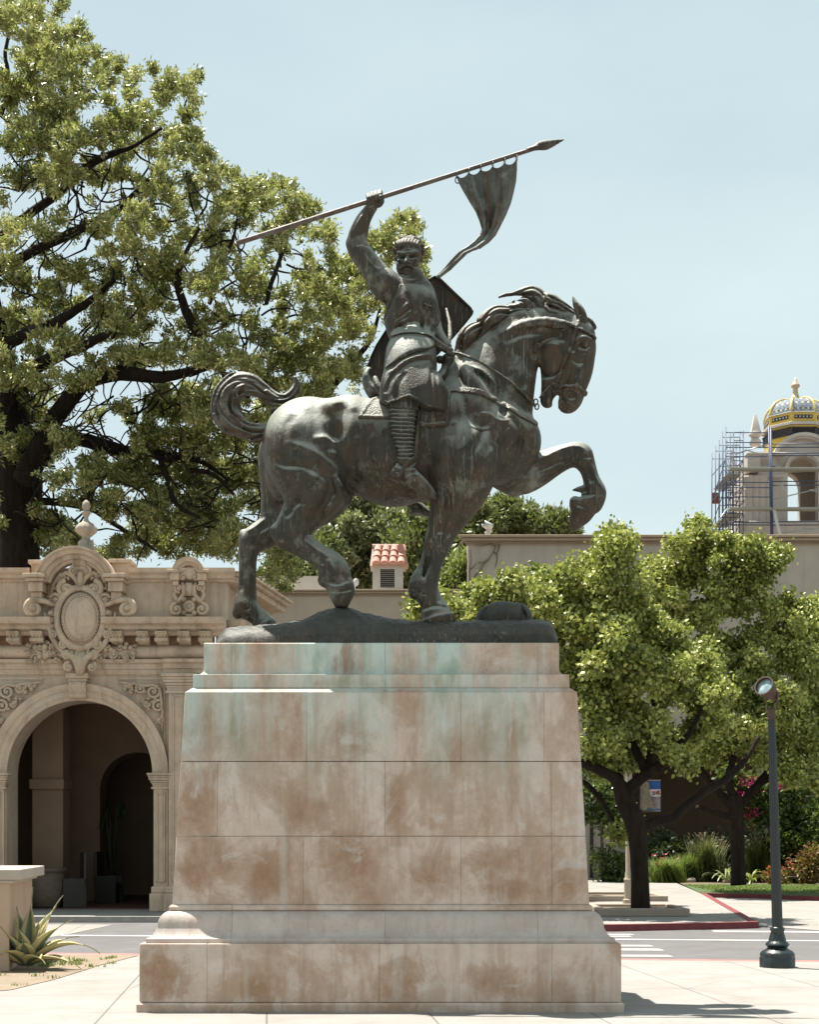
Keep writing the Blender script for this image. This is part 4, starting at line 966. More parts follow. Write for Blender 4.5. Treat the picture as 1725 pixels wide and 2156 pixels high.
M_CONC = ground_mat('plaza_concrete', (.27, .255, .238), (.215, .2, .183), 1.6, joints=(1.5, 1.5, -.1), stain=(.19, .165, .14))
M_WALK = ground_mat('pavement_concrete', (.27, .255, .235), (.21, .195, .175), 1.2, joints=(1.8, 1.8, -.1))
M_ASPH = ground_mat('asphalt', (.125, .12, .12), (.1, .095, .095), 2.0, stain=(.15, .145, .14), grit=60)
M_DIRT = ground_mat('dry_earth', (.235, .19, .14), (.18, .14, .1), 3.0, stain=(.16, .12, .08), grit=40)
M_SOIL = ground_mat('garden_soil', (.16, .12, .085), (.1, .075, .05), 3.0, grit=30)
M_RED = simple_mat('red_kerb_paint', (.155, .03, .032), .75, var=.35, scale=9); M_REDOLD = simple_mat('worn_red_paint', (.4, .13, .11), .8, var=.3, scale=5)
M_WHITE = simple_mat('road_paint', (.42, .41, .39), .7, var=.12, scale=8)
M_LAWN = simple_mat('lawn_green', (.05, .085, .02), .9, var=.4, scale=14, bump=.6, bscale=50, bdist=.03)
def nearY(x): return 19.4-.12*x
def L(x, y, z=0.0):
    Y = ground_depth(y, z); return ((x-CX)/F*Y, Y)
sheet('ground', [(-900, -60), (900, -60), (900, 1500), (-900, 1500)], -.2, M_DIRT)
sheet('road', [(-60, nearY(-60)-3), (60, nearY(60)-3), (60, 60), (-60, 60)], -.12, M_ASPH)
sheet('plaza', [(-60, -12), (60, -12), (60, nearY(60)-.17), (-60, nearY(-60)-.17)], 0, M_CONC, .14)
sheet('near_kerb', [(-60, nearY(-60)-.165), (60, nearY(60)-.165), (60, nearY(60)), (-60, nearY(-60))], .001, M_REDOLD, .14)
sheet('dry_bed', [(-3.72, 19.55), (-3.94, 18.0), (-4.05, 16.4), (-4.25, 15.2), (-5.2, 14.2), (-7.5, 12.6), (-16, 11), (-16, 20.9)], .006, M_DIRT)
# far side, left: pavement under the arcade building
sheet('left_pavement', [(-40, 29.6), (-1.2, 29.0), (-1.2, 44), (-40, 44)], 0, M_WALK, .14)
# far side, right: pavement with a diagonal red kerb, side lane and lawn
cor = L(1580, 1941); tip = L(1604, 1951, -.03); up = L(1476, 1881)
sheet('right_pavement', [(-1.15, 27.2), L(1290, 1945.5), (cor[0]-.1, cor[1]+.02), (cor[0]+.02, cor[1]+.25), (up[0], up[1]), (L(1427, 1856)[0]+.3, 55.2), (-1.15, 55.2)], 0, M_WALK, .14)
def kerb(name, pts, w=.16, h=.006, mat=M_RED, depth=.14):
    m = MB(); m_n = len(pts)
    P = [Vector((p[0], p[1], 0)) for p in pts]; A = []; Bq = []
    for i, p in enumerate(P):
        d = (P[min(i+1, m_n-1)]-P[max(i-1, 0)]).normalized(); nrm = Vector((d.y, -d.x, 0)); A.append(p+nrm*w*.5); Bq.append(p-nrm*w*.5)
    V = [(v.x, v.y, h) for v in A]+[(v.x, v.y, h) for v in Bq]+[(v.x, v.y, -depth) for v in A]+[(v.x, v.y, -depth) for v in Bq]
    n = m_n; Fs = []
    for i in range(n-1): Fs += [(i, i+1, n+i+1, n+i), (2*n+i, 2*n+i+1, i+1, i), (n+i, n+i+1, 3*n+i+1, 3*n+i)]
    Fs += [(0, n, 3*n, 2*n), (n-1, 2*n-1, 4*n-1, 3*n-1)]
    m.add(V, Fs); o = m.build(name, mat); o['kind'] = 'structure'; return o
kerb('far_kerb', [(-1.15, 27.1), L(1290, 1947), (cor[0]-.25, cor[1]-.12), (cor[0]+.1, cor[1]+.02), (cor[0]+.12, cor[1]+.4), (up[0]+.08, up[1])])
lawn_front = [L(1476, 1880.5), L(1600, 1883), L(1725, 1888), (22, 37.5)]
sheet('side_lane', [(cor[0]+.3, cor[1]+.6), (up[0]+.3, up[1]-.3), (L(1725, 1888)[0]+8, 36.5), (40, 30), (40, 25.2), (cor[0]+1.2, cor[1]-.9)], -.112, M_WALK)
kerb('lawn_kerb', lawn_front)
sheet('lawn', [(p[0], p[1]+.09) for p in lawn_front]+[(30, 46), (16, 47.2), L(1560, 1861.5), L(1440, 1863)], .012, M_LAWN, .14)
sheet('garden_bed', [L(1427, 1857), L(1440, 1863.5), L(1560, 1862), (16, 47), (32, 46), (32, 56), (L(1427, 1857)[0]+.3, 56)], .004, M_SOIL)
sheet('left_kerb', [(-40, 29.44), (-1.2, 28.84), (-1.2, 29.0), (-40, 29.6)], .004, simple_mat('kerb_grey', (.25, .24, .22), .9), .15)
# painted lines on the asphalt
def lineY(x): return 24.5-.1*x
sheet('lane_line', [(-40, lineY(-40)), (40, lineY(40)), (40, lineY(40)+.2), (-40, lineY(-40)+.2)], -.116, M_WHITE)
sheet('lane_line', [(5.6, 26.1), (40, 22.8), (40, 23.2), (5.6, 26.45)], -.116, M_WHITE)
for k, (Y, x1, wd_) in enumerate(((22.75, 3.9, .3), (21.95, 3.92, .34), (20.85, 3.85, .28), (25.35, 4.0, .26), (24.95, 3.9, .2))):
    sheet('crossing_bar', [(1.2, Y), (x1, Y-.1), (x1-.03, Y+wd_-.1), (1.2, Y+wd_)], -.114, M_WHITE)
sheet('pale_apron', [L(40, 1946, -.12), L(240, 1947, -.12), L(150, 1966, -.12), L(40, 1985, -.12)], -.1155, M_WALK)
# ---------------------------------------------------------------- carved stone arcade building, left
YB = 31.0; K = YB/F
def cast_mat(name, c=(.4, .305, .22), dirt=(.19, .135, .095)):
    t = NT(name); n = t.noise(2.2, 10, .7)
    base = t.ramp(n, [(.28, tuple(Vector(c)*.78)), (.5, c), (.75, tuple(Vector(c)*1.16))])
    st = t.noise(1, 5, .65, t.coord((4, 4, .5)))
    base = t.mix(t.ramp(st, [(.5, 0), (.68, .5)]), base, dirt)
    base = t.mix(t.ramp(t.noise(1.1, 8, .7, t.coord(loc=(5, 5, 5))), [(.52, 0), (.68, .5)]), base, (.42, .38, .33))
    base = t.mix(t.ramp(t.noise(34, 4, .7), [(.32, .45), (.44, 0)]), base, dirt)
    t.set(color=base, rough=.9, spec=.2); t.bump(t.noise(22, 8, .75), .5, .02); return t.m
CAST = cast_mat('cast_stone', (.5, .385, .285)); CAST_ORN = cast_mat('cast_ornament', (.48, .375, .27), (.1, .065, .042)); CAST_WALL = cast_mat('rendered_wall', (.47, .37, .28), (.26, .19, .14))
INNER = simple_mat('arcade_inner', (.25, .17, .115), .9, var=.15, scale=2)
AB = empty('arcade_building', W(168, 1915, YB), 'tan carved stone building with round arch and oval cartouche, left of the pedestal', 'building')
def bx(x, d=0): return (x-CX)*K*((YB-d)/YB)
def bz(y, d=0): return EYE+(HY-y)*K*((YB-d)/YB)
def Bp(x, y, d=0): return Vector(((x-CX)*(YB-d)/F, YB-d, EYE+(HY-y)*(YB-d)/F))
cxA, cyA, rI, rO = 168, 1628, 155, 188
# wall with arched opening (front skin and reveal)
def arch_wall(x0, x1, y0, y1, Yf, Yb, cx, cyy, r, base, name, mat, parent, n=40):
    """px outline at plane YB; opening: round-headed"""
    k = YB/F; X = lambda x: (x-CX)*k; Z = lambda y: EYE+(HY-y)*k
    arc = [(cx-r*math.cos(math.pi*i/n), cyy-r*math.sin(math.pi*i/n)) for i in range(n+1)]
    m = MB()
    # strips above the arch, both faces
    for yy, fl in ((Yf, 0), (Yb, 1)):
        V = []; Fs = []
        for (ax, ay) in arc: V += [(X(ax), yy, Z(ay)), (X(ax), yy, Z(y0))]
        for i in range(n): Fs.append((2*i, 2*i+2, 2*i+3, 2*i+1))
        V += [(X(x0), yy, Z(y0)), (X(x0), yy, Z(base)), (X(cx-r), yy, Z(base)), (X(x1), yy, Z(y0)), (X(x1), yy, Z(base)), (X(cx+r), yy, Z(base))]
        b = 2*(n+1); Fs += [(b+1, b+2, 0, 1, b), (b+5, b+4, b+3, 2*n+1, 2*n)]
        m.add(V, Fs)
    rim = [(cx-r, base)]+arc+[(cx+r, base)]
    V = [(X(a), Yf, Z(c)) for a, c in rim]+[(X(a), Yb, Z(c)) for a, c in rim]; q = len(rim)
    m.add(V, [(i, i+1, q+i+1, q+i) for i in range(q-1)])
    m.box(X(x0), X(x1), Yf+.001, Yb-.001, Z(y0)-.001, Z(y0)+.001)
    V = [(X(x0), Yf, Z(y0)), (X(x0), Yb, Z(y0)), (X(x0), Yb, Z(base)), (X(x0), Yf, Z(base)), (X(x1), Yf, Z(y0)), (X(x1), Yb, Z(y0)), (X(x1), Yb, Z(base)), (X(x1), Yf, Z(base))]
    m.add(V, [(0, 1, 2, 3), (4, 7, 6, 5)])
    return m.build(name, mat, parent)
BASEY = HY+EYE/K
arch_wall(-190, 440, 1224, 1, YB, YB+.9, cxA, cyA, rI, BASEY, 'wall', CAST_WALL, AB)
# archivolt: stepped ring
def ring_mold(name, cx, cyy, prof, a0, a1, mat, parent, n=56, yf=YB, ky=1.0):
    """prof: (radius px, projection m) from inside to outside"""
    V = []; p = len(prof)
    for i in range(n+1):
        a = a0+(a1-a0)*i/n
        for r, d in prof: q = Bp(cx+r*math.cos(a), cyy-r*ky*math.sin(a), 0); V.append((q.x, yf-d, q.z))
    Fs = [(i*p+j, i*p+j+1, (i+1)*p+j+1, (i+1)*p+j) for i in range(n) for j in range(p-1)]
    Fs += [tuple(range(p)), tuple(n*p+j for j in range(p-1, -1, -1))]
    m = MB(); m.add(V, Fs); return m.build(name, mat, parent, auto=30)
ring_mold('archivolt', cxA, cyA, [(153, -.05), (153, .05), (160, .07), (163, .1), (172, .1), (175, .13), (183, .15), (188, .15), (189, -.02)], 0, math.pi, CAST, AB)
# parapet, cornices, frieze, architrave: runs of moulding
def run(name, x0, x1, prof, mat=CAST, yf=YB, parent=AB, seg=None):
    m = MB(); m.molding((x0-CX)*K, (x1-CX)*K, yf, [(p, EYE+(HY-y)*K) for y, p in prof]); return m.build(name, mat, parent, auto=32)
m = MB(); m.box(bx(-190), bx(479), YB+.03, YB+.5, bz(1305), bz(1222)); m.build('parapet', CAST_WALL, AB)
capP = [(1226, .03), (1221, .06), (1219, .12), (1213, .13), (1208, .2), (1203, .22), (1199, .22), (1197, .05)]
for a, b in ((-190, 66), (274, 494)): run('parapet_cap', a, b, capP)
for a_, b_ in ((-190, 116), (222, 476)): run('cornice', a_, b_, [(1340, .16), (1333, .2), (1329, .32), (1322, .34), (1318, .46), (1311, .5), (1306, .52), (1303, .3)])
run('frieze', -190, 441, [(1389, .05)]+[(1374+14*math.cos(a), .05+.14*math.sin(a)) for a in np.linspace(.25, math.pi-.25, 9)]+[(1358, .04)])
run('architrave', -190, 350, [(1422, .02), (1419, .05), (1411, .06), (1409, .1), (1399, .11), (1397, .17), (1390, .19), (1389, .03)])
run('architrave', 346, 441, [(1422, .1), (1419, .15), (1411, .16), (1409, .2), (1399, .21), (1397, .27), (1390, .29), (1389, .1)])
# brackets
def bracket(x, w=24):
    m = MB(); x0, x1 = bx(x-w/2), bx(x+w/2)
    prof = [(YB-.02, 1334), (YB-.42, 1334), (YB-.42, 1341), (YB-.36, 1345), (YB-.3, 1346), (YB-.3, 1352), (YB-.24, 1357), (YB-.14, 1358), (YB-.06, 1362), (YB-.02, 1362)]
    V = [(x0, p, bz(y)) for p, y in prof]+[(x1, p, bz(y)) for p, y in prof]; n = len(prof)
    m.add(V, [tuple(range(n)), tuple(range(2*n-1, n-1, -1))]+[(i, n+i, n+(i+1) % n, (i+1) % n) for i in range(n)])
    for q in (-.55, 0, .55): m.bar((bx(x+q*w/2), YB-.43, bz(1336)), (bx(x+q*w/2), YB-.31, bz(1350)), .028, 6)
    m.bar((x0-.02, YB-.33, bz(1351)), (x1+.02, YB-.33, bz(1351)), .05, 10)
    m.build('bracket', CAST_ORN, AB, auto=35)
for x in (-17, 36, 85, 251, 306, 345, 392, 436): bracket(x)
m = MB(); m.box(bx(112), bx(226), YB-.12, YB+.1, bz(1362), bz(1296)); m.build('cartouche_ground', CAST, AB)
m = MB(); m.box(bx(-190), bx(441), YB-.02, YB+.02, bz(1362), bz(1330)); m.build('bracket_band', simple_mat('painted_band', (.25, .14, .085), .9, scale=3, var=.4), AB)
# right pilaster, capital, pier and their bases; left pier at the frame edge
def pier(x0, x1, y0, d, name='pier', panel=True):
    m = MB(); m.box(bx(x0), bx(x1), YB-d, YB+.3, 0, bz(y0)); o = m.build(name, CAST, AB, bevel=.012)
    if panel:
        f = MB(); a, b = x0+(x1-x0)*.2, x1-(x1-x0)*.2; t, bo = y0+14, BASEY-62
        for (p, q, r, s_) in ((a, b, t, t+3), (a, b, bo-3, bo), (a, a+3, t, bo), (b-3, b, t, bo)): f.box(bx(p), bx(q), YB-d-.035, YB-d+.01, bz(s_), bz(r))
        f.build('panel_moulding', CAST, o, bevel=.01)
    return o
def capital(x0, x1, y0, y1, d, name='capital'):
    m = MB(); w = (x1-x0); h = y1-y0
    for a, b, e in ((0, .16, .11), (.16, .3, .085), (.3, .45, .075), (.45, .6, .045), (.6, .72, .02), (.86, 1, .03)):
        m.box(bx(x0)-e, bx(x1)+e, YB-d-e, YB+.1, bz(y0+h*b)+.001, bz(y0+h*a)-.001)
    m.box(bx(x0), bx(x1), YB-d, YB+.1, bz(y1), bz(y0)); return m.build(name, CAST, AB, bevel=.012)
pier(325, 356, 1655, .12, 'pier'); capital(323, 357, 1628, 1662, .13, 'impost')
pier(358, 402, 1452, .22, 'pilaster'); capital(355, 408, 1421, 1462, .24)
pier(-20, 11, 1655, .12, 'pier'); capital(-22, 13, 1628, 1662, .13, 'impost')
for x0, x1, d in ((321, 356, .16), (352, 406, .28), (-24, 15, .16)):
    m = MB(); m.box(bx(x0)-.03, bx(x1)+.03, YB-d-.1, YB+.2, 0, bz(1880)); m.box(bx(x0), bx(x1), YB-d-.05, YB+.2, bz(1880), bz(1866)); m.build('pier_base', CAST, AB, bevel=.03)
# side return running back to the right
def side():
    m = MB(); a = Vector((bx(494), YB, 0)); d = Vector((.165, 1, 0)).normalized(); Lq = 4.3; zt = bz(1200); nrm = Vector((d.y, -d.x, 0))
    for off, z0, z1 in ((-.3, 0, bz(1222)), (.05, bz(1226), bz(1213)), (.16, bz(1212), bz(1205)), (.24, bz(1204.6), zt)):
        p = [a-nrm*.4, a+nrm*off*1.0, a+nrm*off+d*Lq, a-nrm*.4+d*Lq]
        m.add([(v.x, v.y+.06, z0) for v in p]+[(v.x, v.y+.06, z1) for v in p], [(0, 1, 2, 3), (7, 6, 5, 4), (0, 4, 5, 1), (1, 5, 6, 2), (2, 6, 7, 3), (3, 7, 4, 0)])
    for off, y0, y1 in ((.1, 1340, 1328), (.2, 1327.6, 1317), (.3, 1316.6, 1304)):
        p = [a-nrm*.4, a+nrm*off, a+nrm*off+d*Lq, a-nrm*.4+d*Lq]
        m.add([(v.x, v.y+.12, bz(y0)) for v in p]+[(v.x, v.y+.12, bz(y1)) for v in p], [(0, 1, 2, 3), (7, 6, 5, 4), (0, 4, 5, 1), (1, 5, 6, 2), (2, 6, 7, 3), (3, 7, 4, 0)])
    m.build('side_wall', CAST, AB, bevel=.015)
side()
# keystone
def keystone():
    m = MB(); m.box(bx(144), bx(191), YB-.3, YB, bz(1431), bz(1420)); m.box(bx(148), bx(187), YB-.26, YB, bz(1437), bz(1431))
    prof = [(YB-.05, 1437), (YB-.25, 1437), (YB-.27, 1446), (YB-.24, 1456), (YB-.2, 1462), (YB-.22, 1468), (YB-.18, 1472), (YB-.05, 1472)]
    n = len(prof); V = [(bx(150), p, bz(y)) for p, y in prof]+[(bx(185), p, bz(y)) for p, y in prof]
    m.add(V, [tuple(range(n)), tuple(range(2*n-1, n-1, -1))]+[(i, n+i, n+(i+1) % n, (i+1) % n) for i in range(n)])
    for x in (154, 161, 174, 181): m.bar((bx(x), YB-.26, bz(1438)), (bx(x), YB-.22, bz(1460)), .03, 6)
    m.build('keystone', CAST_ORN, AB, bevel=.01)
keystone()
# ---- carved ornament helpers
def spiral(m, x, y, r, turns=1.6, dirn=1, a0=0.0, d=.12, th=6, tail=None, n=34, out=.05):
    """volute in the facade plane: px centre, outer radius, thickness px"""
    P = []; R = []
    for i in range(n+1):
        q = i/n; a = a0+dirn*q*turns*2*math.pi; rr = r*(1-q*.86)
        P.append(Bp(x+rr*math.cos(a), y-rr*math.sin(a), d+out*q)); R.append(max(th*K*(1-q*.45), .012))
    if tail: P = [Bp(*p) for p in tail]+P; R = [th*K*(.55+.45*i/len(tail)) for i in range(len(tail))]+R
    m.tube(P, R, 8); m.blob(Bp(x, y, d+out*1.3), th*K*.9, 8, 6)
def leaf(m, x, y, ang, Lp, wp, d=.1, curl=.06):
    """acanthus leaf: a ridge with lobes"""
    ca, sa = math.cos(ang), math.sin(ang); P = []; R = []
    for i in range(6):
        q = i/5; P.append(Bp(x+ca*Lp*q, y-sa*Lp*q, d+curl*math.sin(q*math.pi))); R.append(max(wp*K*(math.sin(.35+q*2.5)), .012))
    m.tube(P, R, 6)
    for q in (.3, .55, .8):
        for s_ in (1, -1):
            x2, y2 = x+ca*Lp*q, y-sa*Lp*q; a2 = ang+s_*.9
            m.tube([Bp(x2, y2, d+.03), Bp(x2+math.cos(a2)*wp*1.3, y2-math.sin(a2)*wp*1.3, d+.05), Bp(x2+math.cos(a2-.5*s_)*wp*1.9, y2-math.sin(a2-.5*s_)*wp*1.9, d+.01)], [wp*K*.5, wp*K*.45, wp*K*.15], 5)
# spandrel reliefs
def spandrel(mir, name='spandrel_relief'):
    m = MB(); f = (lambda x: x) if mir > 0 else (lambda x: 2*cxA-x); sg = mir; rnd = random.Random(3)
    for (x, y, r, d0, a) in ((322, 1456, 15, -1, .5), (296, 1450, 10, 1, 2.6), (333, 1487, 13, 1, 1.2), (336, 1516, 8, -1, 1.4), (272, 1442, 6, 1, 3.0), (308, 1482, 7, -1, .2)):
        a0 = a if sg > 0 else math.pi-a
        spiral(m, f(x), y, r, 1.4, d0*sg, a0, .05, 3.4)
    m.tube([Bp(f(x), y, .05) for x, y in ((248, 1436), (262, 1438), (285, 1440), (305, 1444), (322, 1442), (336, 1450), (340, 1475), (342, 1500), (341, 1528), (343, 1545))], [.02, .03, .035, .04, .04, .04, .04, .035, .03, .015], 6)
    for i in range(16):
        t = rnd.random(); x = 262+75*t; y = 1440+rnd.random()*max(10, 85*t)
        if math.hypot(x-cxA, y-cyA) > 196 and x < 344: leaf(m, f(x), y, rnd.uniform(0, 6.28), 8, 2.6, .03, .05)
    m.build(name, CAST_ORN, AB, sm=True)
spandrel(1); spandrel(-1)
for f in ((lambda x: x), (lambda x: 2*cxA-x)):
    m = MB(); m.box(bx(f(244)), bx(f(348)), YB-.03, YB+.01, bz(1431), bz(1427)); m.box(bx(f(344)), bx(f(348)), YB-.03, YB+.01, bz(1600), bz(1431)-.001); m.build('spandrel_frame', CAST, AB)
# great cartouche with oval shield
CT = empty('cartouche', Bp(168, 1300, 0), parent=AB)
def oval(cx, cy, rx, ry, d0, d1, name, mat, parent):
    m = MB(); V = []; n = 48; rings = 9
    for j in range(rings):
        q = j/(rings-1); rr = math.cos(q*math.pi/2*.98)
        for i in range(n):
            a = 2*math.pi*i/n; V.append(Bp(cx+rx*rr*math.cos(a), cy-ry*rr*math.sin(a), d0+(d1-d0)*math.sin(q*math.pi/2)))
    Fs = [(j*n+i, j*n+(i+1) % n, (j+1)*n+(i+1) % n, (j+1)*n+i) for j in range(rings-1) for i in range(n)]+[tuple((rings-1)*n+i for i in range(n))]
    m.add(V, Fs); return m.build(name, mat, parent, sm=True)
ov = oval(169, 1301, 41, 54, .34, .48, 'oval_shield', CAST, CT)
m = MB()
for i in range(44):
    a = 2*math.pi*i/44; m.blob(Bp(169+38*math.cos(a), 1301-51*math.sin(a), .4), .028, 6, 5)
for x, y, r in ((169, 1268, 8), (160, 1300, 6), (184, 1318, 6), (172, 1335, 7), (152, 1322, 5), (180, 1290, 5)):
    spiral(m, x, y, r, 1.2, 1 if x > 165 else -1, 1.0, .44, 1.2, out=.01)
m.tube([Bp(169+36*math.cos(a), 1301-48*math.sin(a), .43) for a in np.linspace(0, 6.28, 40)], .016, 5)
m.build('shield_relief', CAST, ov, sm=True)
m = MB()
ring = []
for i in range(61):
    a = 2*math.pi*i/60; ring.append(Bp(168+49*math.cos(a), 1301-63*math.sin(a), .34))
m.tube(ring, .075, 8)
for i in range(60):
    a = 2*math.pi*i/60; m.tube([Bp(168+51*math.cos(a), 1301-65*math.sin(a), .36), Bp(168+(57+2*math.sin(i*2.2))*math.cos(a+.05), 1301-(71+3*math.cos(i*1.7))*math.sin(a+.05), .3)], [.05, .03], 6)
m.build('shield_frame', CAST_ORN, CT, sm=True)
m = MB()   # upper strapwork under the pediment
for s_ in (1, -1):
    f = lambda x: cxA+s_*(x-cxA)
    spiral(m, f(198), 1240, 17, 1.5, -s_, math.pi*.5 if s_ > 0 else math.pi*.5, .3, 6.5)
    spiral(m, f(219), 1262, 12, 1.3, s_, .2 if s_ > 0 else math.pi-.2, .28, 5)
    spiral(m, f(181), 1203, 10, 1.4, -s_, 1.4, .3, 4); spiral(m, f(207), 1213, 8, 1.3, s_, 0, .22, 3.5)
    m.tube([Bp(f(172), 1232, .34), Bp(f(176), 1220, .34), Bp(f(184), 1212, .3), Bp(f(196), 1206, .24), Bp(f(212), 1215, .2), Bp(f(224), 1232, .2), Bp(f(228), 1250, .2)], [.05, .06, .06, .055, .05, .045, .03], 7)
    for i, (x, y, a) in enumerate(((190, 1222, 1.0), (206, 1228, .6), (216, 1240, .3), (225, 1262, -.4), (222, 1281, -.8))): leaf(m, f(x), y, a if s_ > 0 else math.pi-a, 9, 3.2, .22)
m.blob(Bp(168, 1185, .34), .13, 10, 8, (1.1, .7, .8)); m.blob(Bp(168, 1196, .32), .1, 10, 8, (1.5, .7, .6))
for a in (.3, .9, 1.57, 2.2, 2.84): leaf(m, 168, 1194, a, 15, 3.6, .26)
spiral(m, 158, 1190, 6, 1.2, 1, 1.6, .3, 3); spiral(m, 178, 1190, 6, 1.2, -1, 1.6, .3, 3)
m.tube([Bp(168, 1236, .38), Bp(168, 1222, .42), Bp(168, 1210, .4), Bp(168, 1202, .36)], [.05, .07, .07, .04], 8)
m.build('crest_ornament', CAST_ORN, CT, sm=True)
m = MB()   # side scrolls
for s_ in (1, -1):
    f = lambda x: cxA+s_*(x-cxA)
    spiral(m, f(266), 1281, 17, 1.55, -s_, math.pi/2, .42, 7.5, tail=[(f(214), 1276, .3), (f(228), 1272, .34), (f(242), 1266, .38), (f(255), 1264, .4)])
    for y, L_ in ((1292, 17), (1306, 15), (1319, 14), (1332, 13)): m.tube([Bp(f(218), y-3, .26), Bp(f(218+L_*.7), y, .34), Bp(f(218+L_), y+4, .26), Bp(f(216+L_*.6), y+8, .22)], [.05, .075, .06, .03], 7)
    m.tube([Bp(f(x), y, .3) for x, y in ((243, 1290), (240, 1305), (232, 1322), (228, 1340), (218, 1358), (205, 1372), (190, 1382))], [.04, .05, .06, .06, .06, .055, .04], 8)
    spiral(m, f(226), 1336, 8, 1.3, s_, 2.0, .34, 4); spiral(m, f(203), 1358, 9, 1.4, -s_, 1.0, .34, 4)
m.build('side_scroll', CAST_ORN, CT, sm=True)
m = MB()   # lower foliage and the pendant scroll bracket
rnd = random.Random(11)
for s_ in (1, -1):
    f = lambda x: cxA+s_*(x-cxA)
    spiral(m, f(196), 1376, 12, 1.3, s_, 2.6 if s_ > 0 else .5, .3, 5); spiral(m, f(193), 1404, 9, 1.5, -s_, 1.2, .36, 4)
    m.tube([Bp(f(171), 1420, .3), Bp(f(173), 1400, .34), Bp(f(180), 1386, .36), Bp(f(196), 1376, .34), Bp(f(212), 1380, .28)], [.06, .08, .08, .07, .03], 8)
    for i in range(26):
        x = 205+rnd.random()*76; y = 1352+rnd.random()*42*(1-(x-205)/170)
        m.blob(Bp(f(x), y, .12+rnd.random()*.12), .04+rnd.random()*.035, 7, 5)
    for i in range(18):
        x = 200+rnd.random()*84; y = 1352+rnd.random()*42; leaf(m, f(x), y, rnd.uniform(0, 6.28), 10, 3, .1+rnd.random()*.1)
    for x, y, r in ((240, 1378, 9), (262, 1384, 8), (278, 1372, 7), (226, 1362, 7), (252, 1362, 7)): spiral(m, f(x), y, r, 1.2, s_, rnd.uniform(0, 6), .2, 3)
for x in (160, 168, 176): m.tube([Bp(x, 1372, .32), Bp(168+(x-168)*.5, 1395, .4), Bp(168+(x-168)*.3, 1418, .3)], [.05, .05, .03], 7)
m.build('lower_foliage', CAST_ORN, CT, sm=True)
# segmental pediment
PD = empty('pediment', Bp(168, 1228, 0), parent=AB)
ring_mold('arched_hood', 168, 1247, [(57, .1), (57, .3), (62, .34), (64, .4), (71, .42), (73, .5), (80, .52), (83, .58), (87, .58), (88, .1)], .26, math.pi-.26, CAST, PD, n=44)
for s_ in (1, -1):
    m = MB()
    for a, b, y0, y1, d in ((60, 106, 1217, 1225, .62), (64, 102, 1225.3, 1232, .55), (68, 98, 1232.3, 1252, .45), (72, 94, 1252.3, 1275, .36)):
        m.box(bx(168+s_*a), bx(168+s_*b), YB-d, YB+.2, bz(y1), bz(y0))
    m.build('hood_return', CAST, PD, bevel=.015)
for a, b, y in ((68, 99, 1185), (236, 274, 1183)): m = MB(); m.box(bx(a), bx(b), YB-.12, YB+.5, bz(1230), bz(y)); m.box(bx(a)-.05, bx(b)+.05, YB-.2, YB+.55, bz(y+5), bz(y)+.03); m.build('side_block', CAST, PD, bevel=.012)
m = MB(); m.box(bx(100), bx(238), YB+.02, YB+.45, bz(1300), bz(1196)); m.build('tympanum', CAST_WALL, PD)
# small cartouche with its own little hood
SC = empty('small_cartouche', Bp(398, 1260, 0), parent=AB)
ring_mold('arched_hood', 400, 1212, [(18, .05), (18, .2), (23, .24), (25, .3), (31, .32), (34, .34), (35, .05)], 0, math.pi, CAST, SC, n=30)
for s_ in (1, -1):
    m = MB(); m.box(bx(400+s_*20), bx(400+s_*43), YB-.36, YB, bz(1211), bz(1205)); m.box(bx(400+s_*19), bx(400+s_*38), YB-.3, YB, bz(1226), bz(1211.3)); m.box(bx(400+s_*21), bx(400+s_*33), YB-.24, YB, bz(1236), bz(1226.3)); m.build('hood_return', CAST, SC, bevel=.012)
m = MB(); m.box(bx(380), bx(420), YB, YB+.3, bz(1215), bz(1184)); m.build('hood_block', CAST, SC)
m = MB()
m.tube([Bp(398+9*math.cos(a), 1277-9*math.sin(a), .14) for a in np.linspace(0, 6.28, 20)], .045, 7); m.blob(Bp(398, 1277, .12), .07, 10, 6)
for s_ in (1, -1):
    f = lambda x: 398+s_*(x-398)
    spiral(m, f(425), 1283, 13, 1.5, -s_, 1.6, .16, 4.5); spiral(m, f(421), 1238, 9, 1.4, s_, -1.2, .14, 3.6); spiral(m, f(411), 1215, 7, 1.2, -s_, 1.2, .2, 3)
    m.tube([Bp(f(x), y, .14) for x, y in ((413, 1226), (409, 1238), (410, 1252), (418, 1262), (428, 1272))], [.03, .05, .05, .05, .04], 7)
    m.tube([Bp(f(x), y, .12) for x, y in ((425, 1244), (430, 1252), (425, 1262), (416, 1268))], [.03, .05, .05, .03], 7)
    for y in (1250, 1262, 1291): m.blob(Bp(f(409), y, .14), .06, 8, 6)
m.tube([Bp(398, y, .1) for y in (1228, 1240, 1255)], [.1, .11, .09], 10); m.blob(Bp(399, 1208, .18), .13, 12, 8, (1, .6, 1))
for a in np.linspace(.2, 2.94, 7): m.blob(Bp(399+11*math.cos(a), 1210-11*math.sin(a), .2), .045, 7, 5)
m.tube([Bp(384, 1294, .1), Bp(398, 1297, .14), Bp(412, 1294, .1)], [.03, .05, .03], 7)
m.build('carved_panel', CAST_ORN, SC, sm=True)
